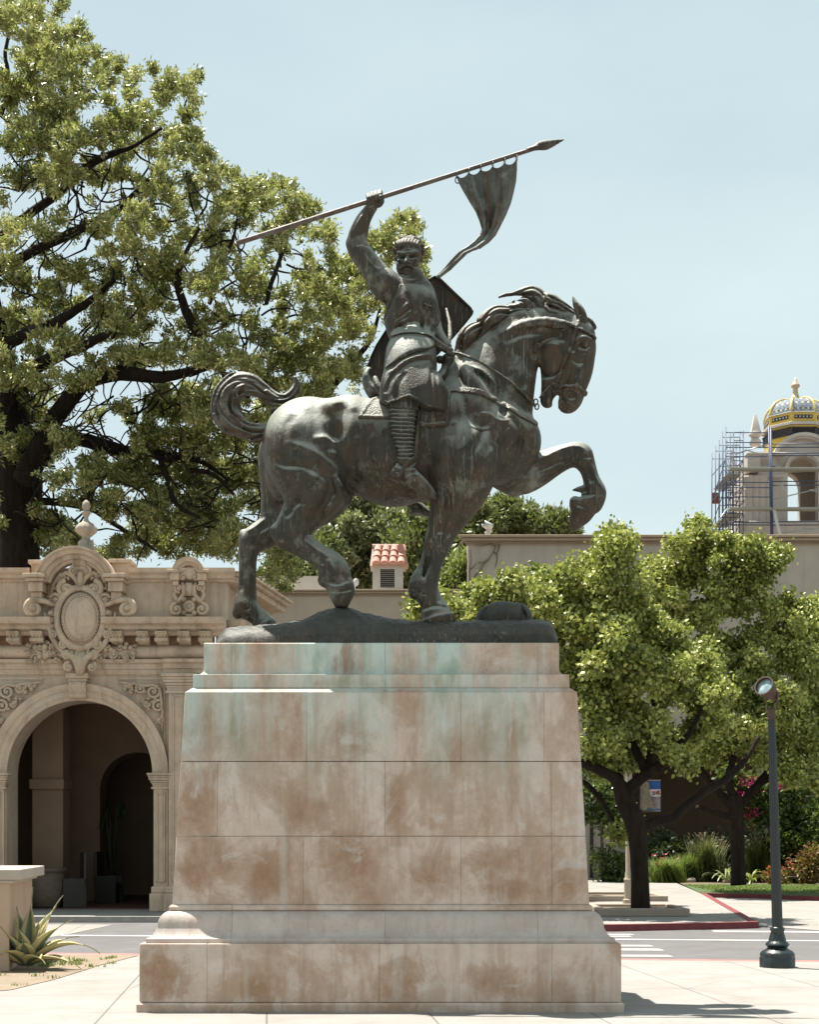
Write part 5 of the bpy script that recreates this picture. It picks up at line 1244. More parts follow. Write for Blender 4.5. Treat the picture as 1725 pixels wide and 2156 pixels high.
# interior: lower walls and a second row of arches in the shade
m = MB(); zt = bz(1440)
m.box(bx(-190), bx(440), YB+5.0, YB+5.2, zt, zt+1.5); m.box(bx(-190), bx(470), YB+.9, YB+8.85, zt+.05, zt+.3); m.box(bx(-190), bx(120), YB+8.86, YB+11, zt+.05, zt+.3)  # roof gap at the back right added to let sun onto the floor
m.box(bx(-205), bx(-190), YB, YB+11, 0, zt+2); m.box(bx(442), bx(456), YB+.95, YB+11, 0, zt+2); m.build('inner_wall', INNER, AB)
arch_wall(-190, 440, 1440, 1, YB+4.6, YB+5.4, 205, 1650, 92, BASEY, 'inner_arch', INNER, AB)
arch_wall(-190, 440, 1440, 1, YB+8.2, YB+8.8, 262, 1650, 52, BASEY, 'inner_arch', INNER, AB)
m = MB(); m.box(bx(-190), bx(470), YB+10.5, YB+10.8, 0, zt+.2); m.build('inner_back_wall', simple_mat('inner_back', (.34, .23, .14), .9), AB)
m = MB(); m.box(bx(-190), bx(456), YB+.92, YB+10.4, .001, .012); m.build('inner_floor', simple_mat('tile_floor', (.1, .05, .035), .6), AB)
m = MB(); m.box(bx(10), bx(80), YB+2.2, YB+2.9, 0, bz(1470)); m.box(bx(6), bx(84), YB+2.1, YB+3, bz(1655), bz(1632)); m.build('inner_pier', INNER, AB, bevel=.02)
# urn finial behind the hood
fin = [(1162, 21), (1152, 20), (1150, 16), (1148, 15), (1141, 16), (1138, 13), (1136, 8), (1130, 9), (1124, 17), (1118, 23), (1112, 23), (1107, 18), (1103, 16), (1101, 11), (1096, 5), (1090, 4), (1086, 6), (1081, 9), (1078, 9), (1076, 4), (1073, 7), (1066, 9), (1058, 7), (1053, 2)]
FN = MB(); FN.lathe((bx(181)*(31.6/31), 31.6, 0), [(r*.0103, EYE+(HY-y)*31.6/F) for y, r in fin], 40, 12, .05); FN.build('urn_finial', cast_mat('finial_stone', (.33, .29, .24), (.12, .1, .08)), AB, sm=True)
m = MB(); m.box(bx(181)*31.6/31-.24, bx(181)*31.6/31+.24, 31.35, 31.85, bz(1200), EYE+(HY-1162)*31.6/F); m.build('finial_block', CAST, AB)
# things in the shade of the arcade
m = MB(); pr = [(.28, 0), (.34, .04), (.42, .3), (.44, .55), (.42, .78), (.42, .8), (.47, .82), (.47, .9), (.42, .9), (.38, .82)]
m.lathe(((95-CX)*32.4/F, YB+1.4, 0.012), pr, 32); POT = m.build('stone_pot', simple_mat('pot_stone', (.13, .095, .07), .9), sm=True)
tag(POT, 'big round stone pot with a thick rim, in the shade of the arch', 'pot'); rebase(POT, ((95-CX)*32.4/F, YB+1.4, .012))
def chair(x, Y, rz, label):
    c_ = empty('shaded_chair', (0, 0, 0), label, 'chair', 'dark chairs in the arcade'); mt = simple_mat('chair_dark', (.02, .015, .012), .5)
    s_ = MB(); s_.box(-.25, .25, -.25, .25, .42, .47); s_.build('seat', mt, c_, bevel=.01); s_ = MB(); s_.box(-.3, .3, .2, .28, .47, 1.25); s_.build('backrest', mt, c_, bevel=.02)
    for a in (-.27, .27): s_ = MB(); s_.prism([(a-.03, 0), (a+.03, 0), (a+.03, .66), (a-.03, .66)], -.26, .27); s_.build('side_panel', mt, c_, bevel=.01)
    s_ = MB(); s_.box(-.24, .24, -.22, .22, 0, .419); s_.build('seat_base', mt, c_)
    c_.location = ((x-CX)*Y/F, Y, .012); c_.rotation_euler = (0, 0, rz)
chair(153, YB+1.6, -1.2, 'dark chair in the arcade beside the round stone pot')
chair(228, YB+3.6, 1.5, 'dark chair in the arcade under the potted palm leaves')
m = MB(); rnd = random.Random(2); cx_, cY = (236-CX)*(YB+4.0)/F, YB+4.0
m.lathe((cx_, cY, .012), [(.16, 0), (.22, .4), (.24, .42), (.2, .42)], 16)
pl = empty('potted_palm', (cx_, cY, .012), 'small palm with drooping leaves in a dark pot, deep inside the arch', 'plant')
m.build('pot', simple_mat('dark_pot', (.03, .02, .015), .6), pl, sm=True)
m = MB()
for i in range(16):
    a = rnd.uniform(0, 6.28); h = rnd.uniform(1.9, 2.5); r_ = rnd.uniform(.25, .5)
    P = [(cx_, cY, .4), (cx_+.1*math.cos(a), cY+.1*math.sin(a), h*.8), (cx_+r_*.7*math.cos(a), cY+r_*.7*math.sin(a), h), (cx_+r_*math.cos(a), cY+r_*math.sin(a), h-.35)]
    m.tube(P, [.012, .012, .03, .006], 5)
m.build('frond', simple_mat('palm_green', (.03, .05, .015), .6), pl, sm=True)
# ---------------------------------------------------------------- buildings behind
def render_mat(name, c, c2=None, streak=.25):
    t = NT(name); c = Vector(c); b = t.ramp(t.noise(1.2, 9, .65), [(.3, tuple(c*.9)), (.7, tuple(c*1.07))])
    b = t.mix(t.ramp(t.noise(1, 5, .6, t.coord((2.4, 2.4, .25))), [(.5, 0), (.7, streak)]), b, c2 or tuple(c*.62))
    t.set(color=b, rough=.92, spec=.2); t.bump(t.noise(14, 8, .7), .3, .02); return t.m
M_WALLR = render_mat('stucco_greige', (.42, .365, .31), streak=.35); M_WALLM = render_mat('stucco_cream', (.42, .35, .28)); M_TRIM = render_mat('stucco_trim', (.36, .27, .2)); M_PALE = render_mat('stucco_white', (.44, .42, .39))
YR = 55.0
def X_(x, Y): return (x-CX)/F*Y
def Z_(y, Y): return EYE+(HY-y)/F*Y
def cornice(name, x0, x1, y0, y1, Y, pr, mat, parent, ret=None):
    """three-step cornice between picture rows y0 (top) and y1"""
    m = MB(); h = y1-y0; a, b = X_(x0, Y), X_(x1, Y)
    for q0, q1, e in ((0, .3, 1.0), (.3, .62, .72), (.62, .78, .35), (.78, 1, .18)):
        m.box(a-(pr*e if ret else 0), b, Y-pr*e, Y+.2, Z_(y0+h*q1, Y)+.004, Z_(y0+h*q0, Y)-.004)
    return m.build(name, mat, parent, bevel=.02)
RB = empty('museum_building', (X_(1300, YR), YR, 0), 'long plain beige flat-roofed building behind the two green street trees, right', 'building')
m = MB(); xa, xb = X_(986, YR), X_(2250, YR)
oz = Z_(1562, YR)
m.box(xa, xb, YR, YR+14, oz, Z_(1130, YR)); m.box(xa, X_(1322, YR), YR, YR+14, 0, oz-.001)
m.box(X_(1605, YR), X_(1640, YR), YR, YR+1, 0, oz-.001); m.box(X_(1900, YR), xb, YR, YR+1, 0, oz-.001)
m.build('wall', M_WALLR, RB)
cornice('cornice', 986, 2250, 1129, 1148, YR, .35, M_TRIM, RB, True)
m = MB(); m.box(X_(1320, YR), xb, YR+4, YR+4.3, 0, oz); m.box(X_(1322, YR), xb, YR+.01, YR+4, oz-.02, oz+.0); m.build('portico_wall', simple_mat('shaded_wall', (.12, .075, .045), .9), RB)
m = MB(); m.box(X_(1243, YR), X_(1249.5, YR), YR-.06, YR+.1, 0, Z_(1700, YR)); m.build('door', simple_mat('dark_door', (.03, .02, .015), .5), RB)
# tall arched window near the right edge
m = MB(); cx_, cz_ = X_(1712, YR), Z_(1300, YR); rr = 32/F*YR
arc = [(cx_+rr*math.cos(a), cz_+rr*.75*math.sin(a)) for a in np.linspace(0, math.pi, 20)]
m.prism([(cx_+rr, Z_(1420, YR))]+arc+[(cx_-rr, Z_(1420, YR))], YR-.02, YR-.005); m.build('arched_window', simple_mat('dark_glass', (.03, .025, .025), .2), RB)
m = MB(); m.tube([(cx_+(rr+.06)*math.cos(a), YR-.05, cz_+(rr+.06)*.75*math.sin(a)) for a in np.linspace(0, math.pi, 20)], .12, 6); m.build('window_arch', M_TRIM, RB, sm=True)
# bare creeper stems on the wall
m = MB(); rnd = random.Random(4)
def stem(m, pts, r0, r1): n = len(pts); m.tube([(X_(x, YR), YR-.06-.02*i, Z_(y, YR)) for i, (x, y) in enumerate(pts)], [r0+(r1-r0)*i/(n-1) for i in range(n)], 5)
for pts in ([(1010, 1205), (1018, 1190), (1030, 1178), (1040, 1162), (1044, 1150), (1052, 1147)], [(1040, 1162), (1048, 1170), (1046, 1185), (1043, 1196)], [(1044, 1150), (1034, 1146), (1015, 1149), (1000, 1148)], [(1030, 1178), (1020, 1184), (1006, 1186)], [(1052, 1147), (1050, 1160), (1046, 1166)],
            [(988, 1250), (990, 1225), (989, 1200), (993, 1180), (991, 1160)], [(990, 1225), (999, 1218), (1004, 1208)], [(989, 1200), (996, 1196), (1003, 1188)], [(1000, 1215), (1010, 1205)]): stem(m, pts, .035, .015)
VN = m.build('wall_creeper', simple_mat('creeper_bark', (.17, .13, .085), .9)); tag(VN, 'bare brown creeper stems climbing the left end of the long beige wall', 'climbing plant'); rebase(VN, (X_(1000, YR), YR, Z_(1250, YR)))
# roof camera
cm = empty('roof_camera', (X_(1027, YR), YR+.2, Z_(1130, YR)), 'white security camera on the roof edge of the beige building', 'security camera'); M_CAM = simple_mat('camera_white', (.5, .5, .5), .4, var=.08)
m = MB(); m.bar((X_(1028, YR), YR+.2, Z_(1131, YR)), (X_(1028, YR), YR+.2, Z_(1120, YR)), .07, 10); m.blob((X_(1028, YR), YR+.2, Z_(1120, YR)), .11, 10, 8); m.build('mount', M_CAM, cm, sm=True)
m = MB(); m.bar((X_(1030.5, YR), YR+.2, Z_(1119, YR)), (X_(1031, YR), YR+.2, Z_(1103, YR)), .1, 10); m.bar((X_(1019, YR), YR, Z_(1102, YR)), (X_(1034, YR), YR+.2, Z_(1108, YR)), .13, 12, .15); m.build('housing', M_CAM, cm, sm=True)
m = MB(); m.bar((X_(1017.6, YR), YR-.13, Z_(1100.6, YR)), (X_(1018.3, YR), YR-.1, Z_(1101, YR)), .075, 12); m.build('lens', simple_mat('lens_black', (.01, .01, .01), .2), cm)
# low cream building in the middle
YM = 56.0
MBD = empty('low_building', (X_(770, YM), YM, 0), 'low cream flat-roofed building seen between the horse legs', 'building')
m = MB(); m.box(X_(470, YM), X_(1010, YM), YM, YM+10, 0, Z_(1243, YM)); m.build('wall', M_WALLM, MBD)
cornice('cornice', 470, 1010, 1242, 1256, YM, .22, M_TRIM, MBD)
m = MB(); m.box(X_(520, 62), X_(700, 62), 62, 68, Z_(1260, 62), Z_(1213, 62)); m.build('roof_block', M_PALE, MBD)
m = MB(); m.box(X_(917, 60), X_(932, 60), 60, 60.6, Z_(1250, 60), Z_(1204, 60)); m.build('white_pier', M_PALE, MBD)
m = MB(); m.box(X_(700, 57), X_(745, 57), 57, 60, Z_(1250, 57), Z_(1237, 57)); m.build('roof_step', simple_mat('roof_grey', (.3, .32, .33), .8), MBD)
# satellite dish
m = MB(); dc = Vector((X_(747, 57.5), 57.5, Z_(1226, 57.5))); V = []; 
for j in range(5):
    for i in range(16):
        a = 2*math.pi*i/16; q = j/4; V.append(dc+Vector((.16*q*math.cos(a)*.75+.05*q, -.05+.05*q*q, .17*q*math.sin(a))))
m.add(V, [(j*16+i, j*16+(i+1) % 16, (j+1)*16+(i+1) % 16, (j+1)*16+i) for j in range(4) for i in range(16)])
m.bar(dc, dc-Vector((0, -.1, .35)), .03, 6); m.bar(dc, dc+Vector((-.05, -.2, .02)), .012, 5)
dd = m.build('satellite_dish', M_CAM, sm=True); tag(dd, 'small white satellite dish on the low cream roof', 'satellite dish'); rebase(dd, tuple(dc))
# tiled roof vent turret
YV = 57.0; VT = empty('roof_turret', (X_(818, YV), YV, Z_(1240, YV)), 'small white roof vent turret with red barrel tiles and a louvre', 'roof vent')
x0, x1 = X_(784.5, YV), X_(849, YV); zb_, zt_ = Z_(1240, YV), Z_(1192, YV); wl_, wr_ = X_(801, YV), X_(831, YV); z0_, z1_ = Z_(1237, YV), Z_(1198, YV)
m = MB(); m.box(x0, wl_, YV, YV+1.1, zb_, zt_); m.box(wr_, x1, YV, YV+1.1, zb_, zt_); m.box(wl_, wr_, YV, YV+1.1, z1_, zt_); m.box(wl_, wr_, YV, YV+1.1, zb_, z0_); m.box(x0-.04, x1+.04, YV-.04, YV+1.14, zt_, zt_+.06)
m.box(wl_, wr_, YV+.5, YV+.6, z0_, z1_); m.build('body', M_PALE, VT)
m = MB()
for i in range(9): z = z0_+(z1_-z0_)*(i+.3)/9; m.add([(wl_, YV+.03, z), (wr_, YV+.03, z), (wr_, YV+.14, z+.07), (wl_, YV+.14, z+.07), (wl_, YV+.03, z+.015), (wr_, YV+.03, z+.015), (wr_, YV+.14, z+.085), (wl_, YV+.14, z+.085)], [(0, 1, 2, 3), (7, 6, 5, 4), (0, 4, 5, 1), (1, 5, 6, 2), (2, 6, 7, 3), (3, 7, 4, 0)])
m.build('louvre', simple_mat('louvre_grey', (.2, .18, .16), .7), VT)
tt = NT('terracotta'); g_ = tt.node('ShaderNodeNewGeometry'); tt.set(color=tt.mix(tt.noise(18, 6, .7), tt.ramp(g_.outputs['Random Per Island'], [(0, (.36, .13, .09)), (1, (.5, .25, .19))]), (.5, .3, .25)), rough=.85); M_TERRA = tt.m
m = MB(); rz0, rz1 = zt_+.05, Z_(1146, YV); ry0, ry1 = YV-.12, YV+.55
for k in range(4):
    for row in range(3):
        xx = X_(787+17.5*k+3*row*.3, YV)+.1; q0, q1 = row/3, (row+1.15)/3
        a = Vector((xx+.03*(q0), ry0+(ry1-ry0)*q0, rz0+(rz1-rz0)*q0+.02)); b = Vector((xx+.03*q1, ry0+(ry1-ry0)*q1, rz0+(rz1-rz0)*q1-.02))
        m.bar(a, b, .165, 14, .14)
for row in range(3):
    for k in range(3):
        q0, q1 = row/3, (row+1.15)/3; yy = YV+.2+.32*k
        m.bar((x1+.1-.2*q0, yy, rz0+(rz1-rz0)*q0), (x1+.1-.2*q1, yy, rz0+(rz1-rz0)*q1), .13, 10, .11)
m.build('roof_tile', M_TERRA, VT, auto=40)
m = MB(); m.add([(x0-.1, YV-.1, rz0-.04), (x1+.1, YV-.1, rz0-.04), (x1+.1, YV+1.2, rz0-.04), (x0-.1, YV+1.2, rz0-.04), (x0-.02, YV+.55, rz1-.03), (x1-.12, YV+.55, rz1-.03)], [(3, 2, 1, 0), (0, 1, 5, 4), (1, 2, 5), (2, 3, 4, 5), (3, 0, 4)]); m.bar((x0-.02, YV+.55, rz1+.03), (x1-.1, YV+.55, rz1+.03), .09, 10)
m.build('roof_base', simple_mat('ridge_mortar', (.4, .3, .26), .9), VT)
# ---------------------------------------------------------------- bell tower with tiled dome, and its scaffold
YT = 90.0; KT = YT/F
def TX(x): return (x-CX)*KT
def TZ(y): return EYE+(HY-y)*KT
M_TOW = render_mat('tower_stone', (.46, .41, .37), streak=.3)
TW = empty('bell_tower', (TX(1676), YT+4, 0), 'pale stone bell tower with a yellow and blue tiled dome, half behind scaffolding, far right', 'tower')
tcy = YT+2.3; tcx = (1676-CX)*tcy/F; bcx = TX(1676)
def DZ(y): return EYE+(HY-y)*tcy/F
def octa(m, r0, z0, r1, z1, n=8, rot=math.pi/8, cap=True):
    V = [(tcx+r*math.cos(rot+2*math.pi*i/n), tcy+r*math.sin(rot+2*math.pi*i/n), z) for r, z in ((r0, z0), (r1, z1)) for i in range(n)]
    Fs = [(i, (i+1) % n, n+(i+1) % n, n+i) for i in range(n)]+([tuple(range(n-1, -1, -1)), tuple(range(n, 2*n))] if cap else []); m.add(V, Fs)
t = NT('yellow_tile'); t.set(color=t.ramp(t.noise(5, 6, .6), [(.3, (.42, .27, .03)), (.7, (.58, .4, .06))]), rough=.25); M_YEL = t.m
M_DKT = simple_mat('dark_tile', (.02, .02, .025), .25, var=.3)
RD = 61*tcy/F/math.cos(math.pi/8)
m = MB(); octa(m, RD*.985, DZ(960), RD*.985, DZ(912)); octa(m, RD, DZ(905), RD, DZ(886)); m.build('drum', M_YEL, TW)
m = MB(); octa(m, RD*1.08, DZ(911), RD*1.08, DZ(905.5)); octa(m, RD*1.03, DZ(885.9), RD*1.03, DZ(883.8)); m.build('drum_ledge', M_PALE, TW, bevel=.05)
m = MB(); w = MB()
for i in range(8):     # dark panels with white dots on each face of the drum
    a = math.pi/4*i; d = Vector((math.cos(a), math.sin(a), 0)); s_ = Vector((-d.y, d.x, 0)); ap = RD*math.cos(math.pi/8); c0 = Vector((tcx, tcy, 0))+d*(ap+.03); hw = ap*math.tan(math.pi/8)*.74
    def plate(mm, cx_, cz_, hx, hz, off=0.0):
        p = [c0+d*off+s_*(cx_-hx), c0+d*off+s_*(cx_+hx)]; V = [(q.x, q.y, z) for z in (cz_-hz, cz_+hz) for q in p]+[(q.x-d.x*.06, q.y-d.y*.06, z) for z in (cz_-hz, cz_+hz) for q in p]
        mm.add(V, [(0, 1, 3, 2), (5, 4, 6, 7), (0, 4, 5, 1), (1, 5, 7, 3), (3, 7, 6, 2), (2, 6, 4, 0)])
    plate(m, 0, (DZ(891)+DZ(898.5))/2, hw, (DZ(891)-DZ(898.5))/2)
    for k in range(5): plate(w, (k-2)*hw*.4, (DZ(891)+DZ(898.5))/2, .045, .045, .02)
    for k in range(-5, 6):     # trellis of diamonds on the lower drum
        for sg in (1, -1):
            zc = (DZ(917)+DZ(932))/2; b0 = c0+s_*(k*hw*.25-sg*.16); b1 = c0+s_*(k*hw*.25+sg*.16); off = -d*(RD*.015)
            m.bar(b0+off+Vector((0, 0, zc-.26)), b1+off+Vector((0, 0, zc+.26)), .055, 4)
m.build('dark_panel', M_DKT, TW); ob = w.build('tile_dot', M_PALE, TW); ob['kind'] = 'stuff'
# dome: eight sides, ribs, and rows of diamonds in the tile
t = NT('blue_dome_tile'); tc = t.tc.outputs['UV']
uv = t.node('ShaderNodeMapping', {'Vector': tc, 'Scale': (5.0, 8.0, 1), 'Rotation': (0, 0, 0)}).outputs[0]
sp = t.node('ShaderNodeSeparateXYZ', {'Vector': uv})
fx = t.math('ABSOLUTE', t.math('SUBTRACT', t.math('FRACT', sp.outputs['X']), .5)); fy = t.math('ABSOLUTE', t.math('SUBTRACT', t.math('FRACT', t.math('MULTIPLY', sp.outputs['Y'], .5)), .5))
dia = t.math('LESS_THAN', t.math('ADD', fx, t.math('MULTIPLY', fy, 1.5)), .27)
bnd = t.math('LESS_THAN', fy, .06)
c = t.mix(t.ramp(t.noise(9, 6, .6), [(.35, 0), (.65, 1)]), (.09, .11, .15), (.3, .33, .36)); c = t.mix(bnd, c, (.03, .035, .06)); c = t.mix(dia, c, (.6, .5, .26)); t.set(color=c, rough=.18); M_BLUE = t.m
me = bpy.data.meshes.new('dome_shell'); bm = bmesh.new(); uvl = bm.loops.layers.uv.new('UVMap'); rows = 12
def dome_p(i, q):
    a = math.pi/8+2*math.pi*i/8; r = RD*.97*math.cos(q*math.pi/2*.9)**.8; z = DZ(884)+(DZ(845)-DZ(884))*math.sin(q*math.pi/2); return (tcx+r*math.cos(a), tcy+r*math.sin(a), z)
for i in range(8):
    for j in range(rows):
        vs = [bm.verts.new(dome_p(i, j/rows)), bm.verts.new(dome_p(i+1, j/rows)), bm.verts.new(dome_p(i+1, (j+1)/rows)), bm.verts.new(dome_p(i, (j+1)/rows))]
        f = bm.faces.new(vs)
        wj = [1-.75*j/rows, 1-.75*(j+1)/rows]
        for lp, u in zip(f.loops, ((.5-.5*wj[0], j/rows), (.5+.5*wj[0], j/rows), (.5+.5*wj[1], (j+1)/rows), (.5-.5*wj[1], (j+1)/rows))): lp[uvl].uv = u
bm.to_mesh(me); bm.free(); me.materials.append(M_BLUE); o = bpy.data.objects.new('dome_shell', me); C.objects.link(o); o.parent = TW; o.location = -TW.location
m = MB()
for i in range(8): m.tube([Vector(dome_p(i, j/rows))+Vector((0, 0, .02)) for j in range(rows+1)], .1, 6)
m.build('dome_rib', simple_mat('rib_yellow', (.5, .4, .16), .3), TW, sm=True)
fz = [(857, 12.5), (851, 12.5), (846, 11), (843, 12), (841, 12), (838, 9), (830, 6.2), (822, 5), (817, 5.5), (815, 9), (812, 9.5), (809, 7), (804, 5), (799, 2.5), (794, .8)]
m = MB(); m.lathe((tcx, tcy, 0), [(r_*tcy/F, DZ(y)) for y, r_ in fz], 20); m.build('lantern_finial', simple_mat('finial_cream', (.42, .33, .22), .5, scale=2, var=.3), TW, sm=True)
# belfry stage with arched openings right through
bw = TX(1676)-TX(1592)
def belfry():
    m = MB(); x0, x1 = bcx-bw, bcx+bw; oc = TX(1691); rr = TX(1691)-TX(1659); zs, zb2, ztp = TZ(994), TZ(1098), TZ(952); n = 24
    yf, yb = YT-.1, YT+4.7; th = .7
    for ya, yb_ in ((yf, yf+th), (yb-th, yb)):
        for sx in (1,):
            arc = [(oc-rr*math.cos(math.pi*i/n), zs+rr*math.sin(math.pi*i/n)) for i in range(n+1)]
            poly_l = [(x0, 0), (oc-rr, 0), (oc-rr, zb2-.001)]
            m.box(x0, oc-rr, ya, yb_, TZ(1300), ztp); m.box(oc+rr, x1+3, ya, yb_, TZ(1300), ztp); m.box(oc-rr, oc+rr, ya, yb_, TZ(1300), zb2)
            for i in range(n):
                (ax, az), (bx_, bz_) = arc[i], arc[i+1]
                V = [(ax, ya, az), (bx_, ya, bz_), (bx_, ya, ztp), (ax, ya, ztp), (ax, yb_, az), (bx_, yb_, bz_), (bx_, yb_, ztp), (ax, yb_, ztp)]
                m.add(V, [(0, 1, 2, 3), (7, 6, 5, 4), (0, 4, 5, 1), (3, 2, 6, 7)])
    m.box(x0, x0+th*.8, yf+th, yb-th, TZ(1300), TZ(1080)); m.box(x1+3, x1+4, yf, yb, TZ(1300), ztp)
    m.box(x0, x1+4, yf+th, yb-th, ztp-.3, ztp)
    m.build('belfry_wall', M_TOW, TW)
    m = MB()
    for r0, r1, d in ((1.0, 1.1, .12), (1.1, 1.28, .22), (1.85, 1.98, .3), (1.98, 2.2, .42)):
        V = []; p = [(rr*r0, 0), (rr*r0, d), (rr*r1, d), (rr*r1, 0)]; nn = 40
        for i in range(nn+1):
            a = math.pi*i/nn
            for r_, d_ in p: V.append((oc+r_*math.cos(a), yf-d_, (zs if r0 < 1.4 else TZ(985))+r_*math.sin(a)))
        m.add(V, [(i*4+j, i*4+j+1, (i+1)*4+j+1, (i+1)*4+j) for i in range(nn) for j in range(3)])
    m.build('arch_moulding', M_TOW, TW, auto=35)
    m = MB(); V = []; nn = 30; R = rr*2.1
    for i in range(nn+1):
        a = math.pi*i/nn; V += [(oc+R*math.cos(a), yf+.02, TZ(985)+R*math.sin(a)), (oc+R*math.cos(a), yf+1.2, TZ(985)+R*math.sin(a))]
    V += [(oc-R, yf+.02, TZ(1005)), (oc+R, yf+.02, TZ(1005))]; b = 2*(nn+1)
    m.add(V, [(2*i, 2*i+1, 2*i+3, 2*i+2) for i in range(nn)]+[tuple(2*i for i in range(nn+1))]) ; m.build('gable_wall', M_TOW, TW) if False else None
    # half-round gable filled down to the opening
    m = MB()
    for i in range(nn):
        a0, a1 = math.pi*i/nn, math.pi*(i+1)/nn
        P = [(oc+R*math.cos(a0), TZ(985)+R*math.sin(a0)), (oc+R*math.cos(a1), TZ(985)+R*math.sin(a1))]
        if max(P[0][1], P[1][1]) <= ztp: continue
        z0 = ztp-.01; V = [(P[0][0], yf+.05, max(P[0][1], z0)), (P[1][0], yf+.05, max(P[1][1], z0)), (P[1][0], yf+.05, z0), (P[0][0], yf+.05, z0)]; V += [(v[0], yf+1.0, v[2]) for v in V]
        m.add(V, [(0, 1, 2, 3), (7, 6, 5, 4), (0, 4, 5, 1)])
    m.build('gable', M_TOW, TW)
belfry()
m = MB()
for x in (1574, 1587, 1600):
    m.lathe((TX(x), YT-.5, 0), [(.34, TZ(1130)), (.3, TZ(1110)), (.26, TZ(1040)), (.3, TZ(1036)), (.24, TZ(1032)), (.34, TZ(1020)), (.42, TZ(1010)), (.3, TZ(1008))], 16)
m.build('column', M_TOW, TW, auto=40)
m = MB(); m.box(TX(1568), TX(1592)+.1, YT-.9, YT+4.6, TZ(1000), TZ(960)); m.box(TX(1566), TX(1650), YT-1.0, YT-.3, TZ(966), TZ(960)); m.box(TX(1568), TX(1592)+.1, YT-.2, YT+4.6, TZ(1300), TZ(1000)); m.box(TX(1570), TX(1648), YT-.6, YT-.3, TZ(1010), TZ(1004)); m.box(TX(1608), TX(1618), YT-.55, YT-.3, TZ(1300), TZ(1012)); m.box(TX(1566), TX(1720), YT-1.1, YT-.3, TZ(1300), TZ(1104)); m.build('entablature', M_TOW, TW, bevel=.08)
def obelisk(x, y0, y1, w, Yo):
    m = MB(); X0 = TX(x); hw = w*KT
    V = []; 
    for s_, y in ((1, y1), (.28, y0+3), (0.02, y0)): V += [(X0-hw*s_, Yo-hw*s_, TZ(y)), (X0+hw*s_, Yo-hw*s_, TZ(y)), (X0+hw*s_, Yo+hw*s_, TZ(y)), (X0-hw*s_, Yo+hw*s_, TZ(y))]
    m.add(V, [(i*4+k, i*4+(k+1) % 4, (i+1)*4+(k+1) % 4, (i+1)*4+k) for i in range(2) for k in range(4)]+[(8, 9, 10, 11)])
    m.lathe((X0, Yo, 0), [(hw*1.0, TZ(y1+30)), (hw*1.3, TZ(y1+26)), (hw*1.25, TZ(y1+18)), (hw*.7, TZ(y1+14)), (hw*1.5, TZ(y1+6)), (hw*1.3, TZ(y1))], 14)
    m.build('obelisk', M_TOW, TW, auto=40)
obelisk(1595.5, 867, 905, 9.5, YT+.5); obelisk(1574, 908, 938, 6, YT+4.2)
# scaffold
SC_ = empty('scaffolding', (TX(1545), YT-2, 0), 'blue steel scaffolding with grey planks wrapped round the bell tower', 'scaffold')
M_SCB = simple_mat('scaffold_blue', (.04, .06, .12), .5, var=.3); M_SCG = simple_mat('scaffold_galvanised', (.34, .36, .36), .4, var=.15, metal=.5); M_PLK = simple_mat('scaffold_plank', (.24, .25, .22), .8, var=.2)
FS = [(1506, 1025, 6.0), (1514.5, 930, 5.0), (1517, 858, 4.0), (1529, 700, -2.2), (1535, 752, -1.5), (1548, 930, 6.0), (1553, 858, 4.0), (1558, 745, 1.0), (1566, 740, -1.0)]
def TP(x, y5, dy=0.0): return W(x, 776.9+.1735*y5, YT-2+dy)
def rail(name, a, b, mat, r): q = MB(); q.bar(a, b, r, 6); q.build(name, mat, SC_, sm=True)
zq = lambda y5, dy=0.0: TP(0, y5, dy).z
XO, XI = TP(1529, 0).x, TP(1566, 0).x; XM = XO+(XI-XO)*.45; ZB = TP(0, 2350).z
for dy, tops in ((0, (700, 760, 745)), (.9, (760, 780, 752)), (1.9, (858, 858, 858)), (2.9, (930, 935, 930)), (4.0, (1025, 1025, 1025))):
    for X0, y5 in zip((XO, XM, XI), tops): rail('scaffold_post', (X0, YT-2+dy, ZB), (X0, YT-2+dy, zq(y5, dy)), M_SCB, .035)
    z = zq(tops[0], dy)-.35; k = 0
    while z > TP(0, 2000).z:
        rail('scaffold_rung', (XO if k % 4 == 0 else XM, YT-2+dy, z), (XI, YT-2+dy, z), M_SCB, .026); z -= .5+.25*(k % 2); k += 1
for X0 in (XO, XI):
    for y5 in (1100, 1420, 1750): rail('scaffold_brace', (X0, YT-2, zq(y5)), (X0, YT+2, zq(y5)-1.6), M_SCB, .028); rail('side_rail', (X0, YT-2, zq(y5)), (X0, YT+2, zq(y5)), M_SCB, .028)
for x, x2, y5 in ((1626, 1620, 690), (1629, 1624, 705)): rail('scaffold_post', TP(x, 2350), TP(x2, y5), M_SCB, .06)
for y5 in (770, 890, 950, 1062, 1375, 1437, 1550, 1860, 1890): rail('scaffold_rail', TP(1530, y5), TP(1622, y5+4), M_SCB, .032)
for y5 in (908, 952, 1022, 1052, 1365, 1412, 1855, 1895): rail('scaffold_rail', TP(1624, y5), TP(1790, y5-3), M_SCB, .035)
for a, b in [((1567, 1000), (1620, 905)), ((1570, 980), (1620, 1065)), ((1629, 1400), (1652, 1415)), ((1705, 1470), (1790, 1400)), ((1705, 1470), (1790, 1560)), ((1650, 1985), (1790, 1930)), ((1690, 1930), (1790, 1990)), ((1503, 1920), (1532, 1700)), ((1632, 1580), (1705, 1480)), ((1550, 1040), (1566, 1000))]:
    rail('galvanised_brace', TP(a[0], a[1], -.1), TP(b[0], b[1], -.1), M_SCG, .038)
q = MB(); q.bar(TP(1643, 2010, -.4), TP(1630, 1690, -.3), .1, 8); q.build('steel_prop', simple_mat('prop_white', (.45, .45, .45), .5), SC_)
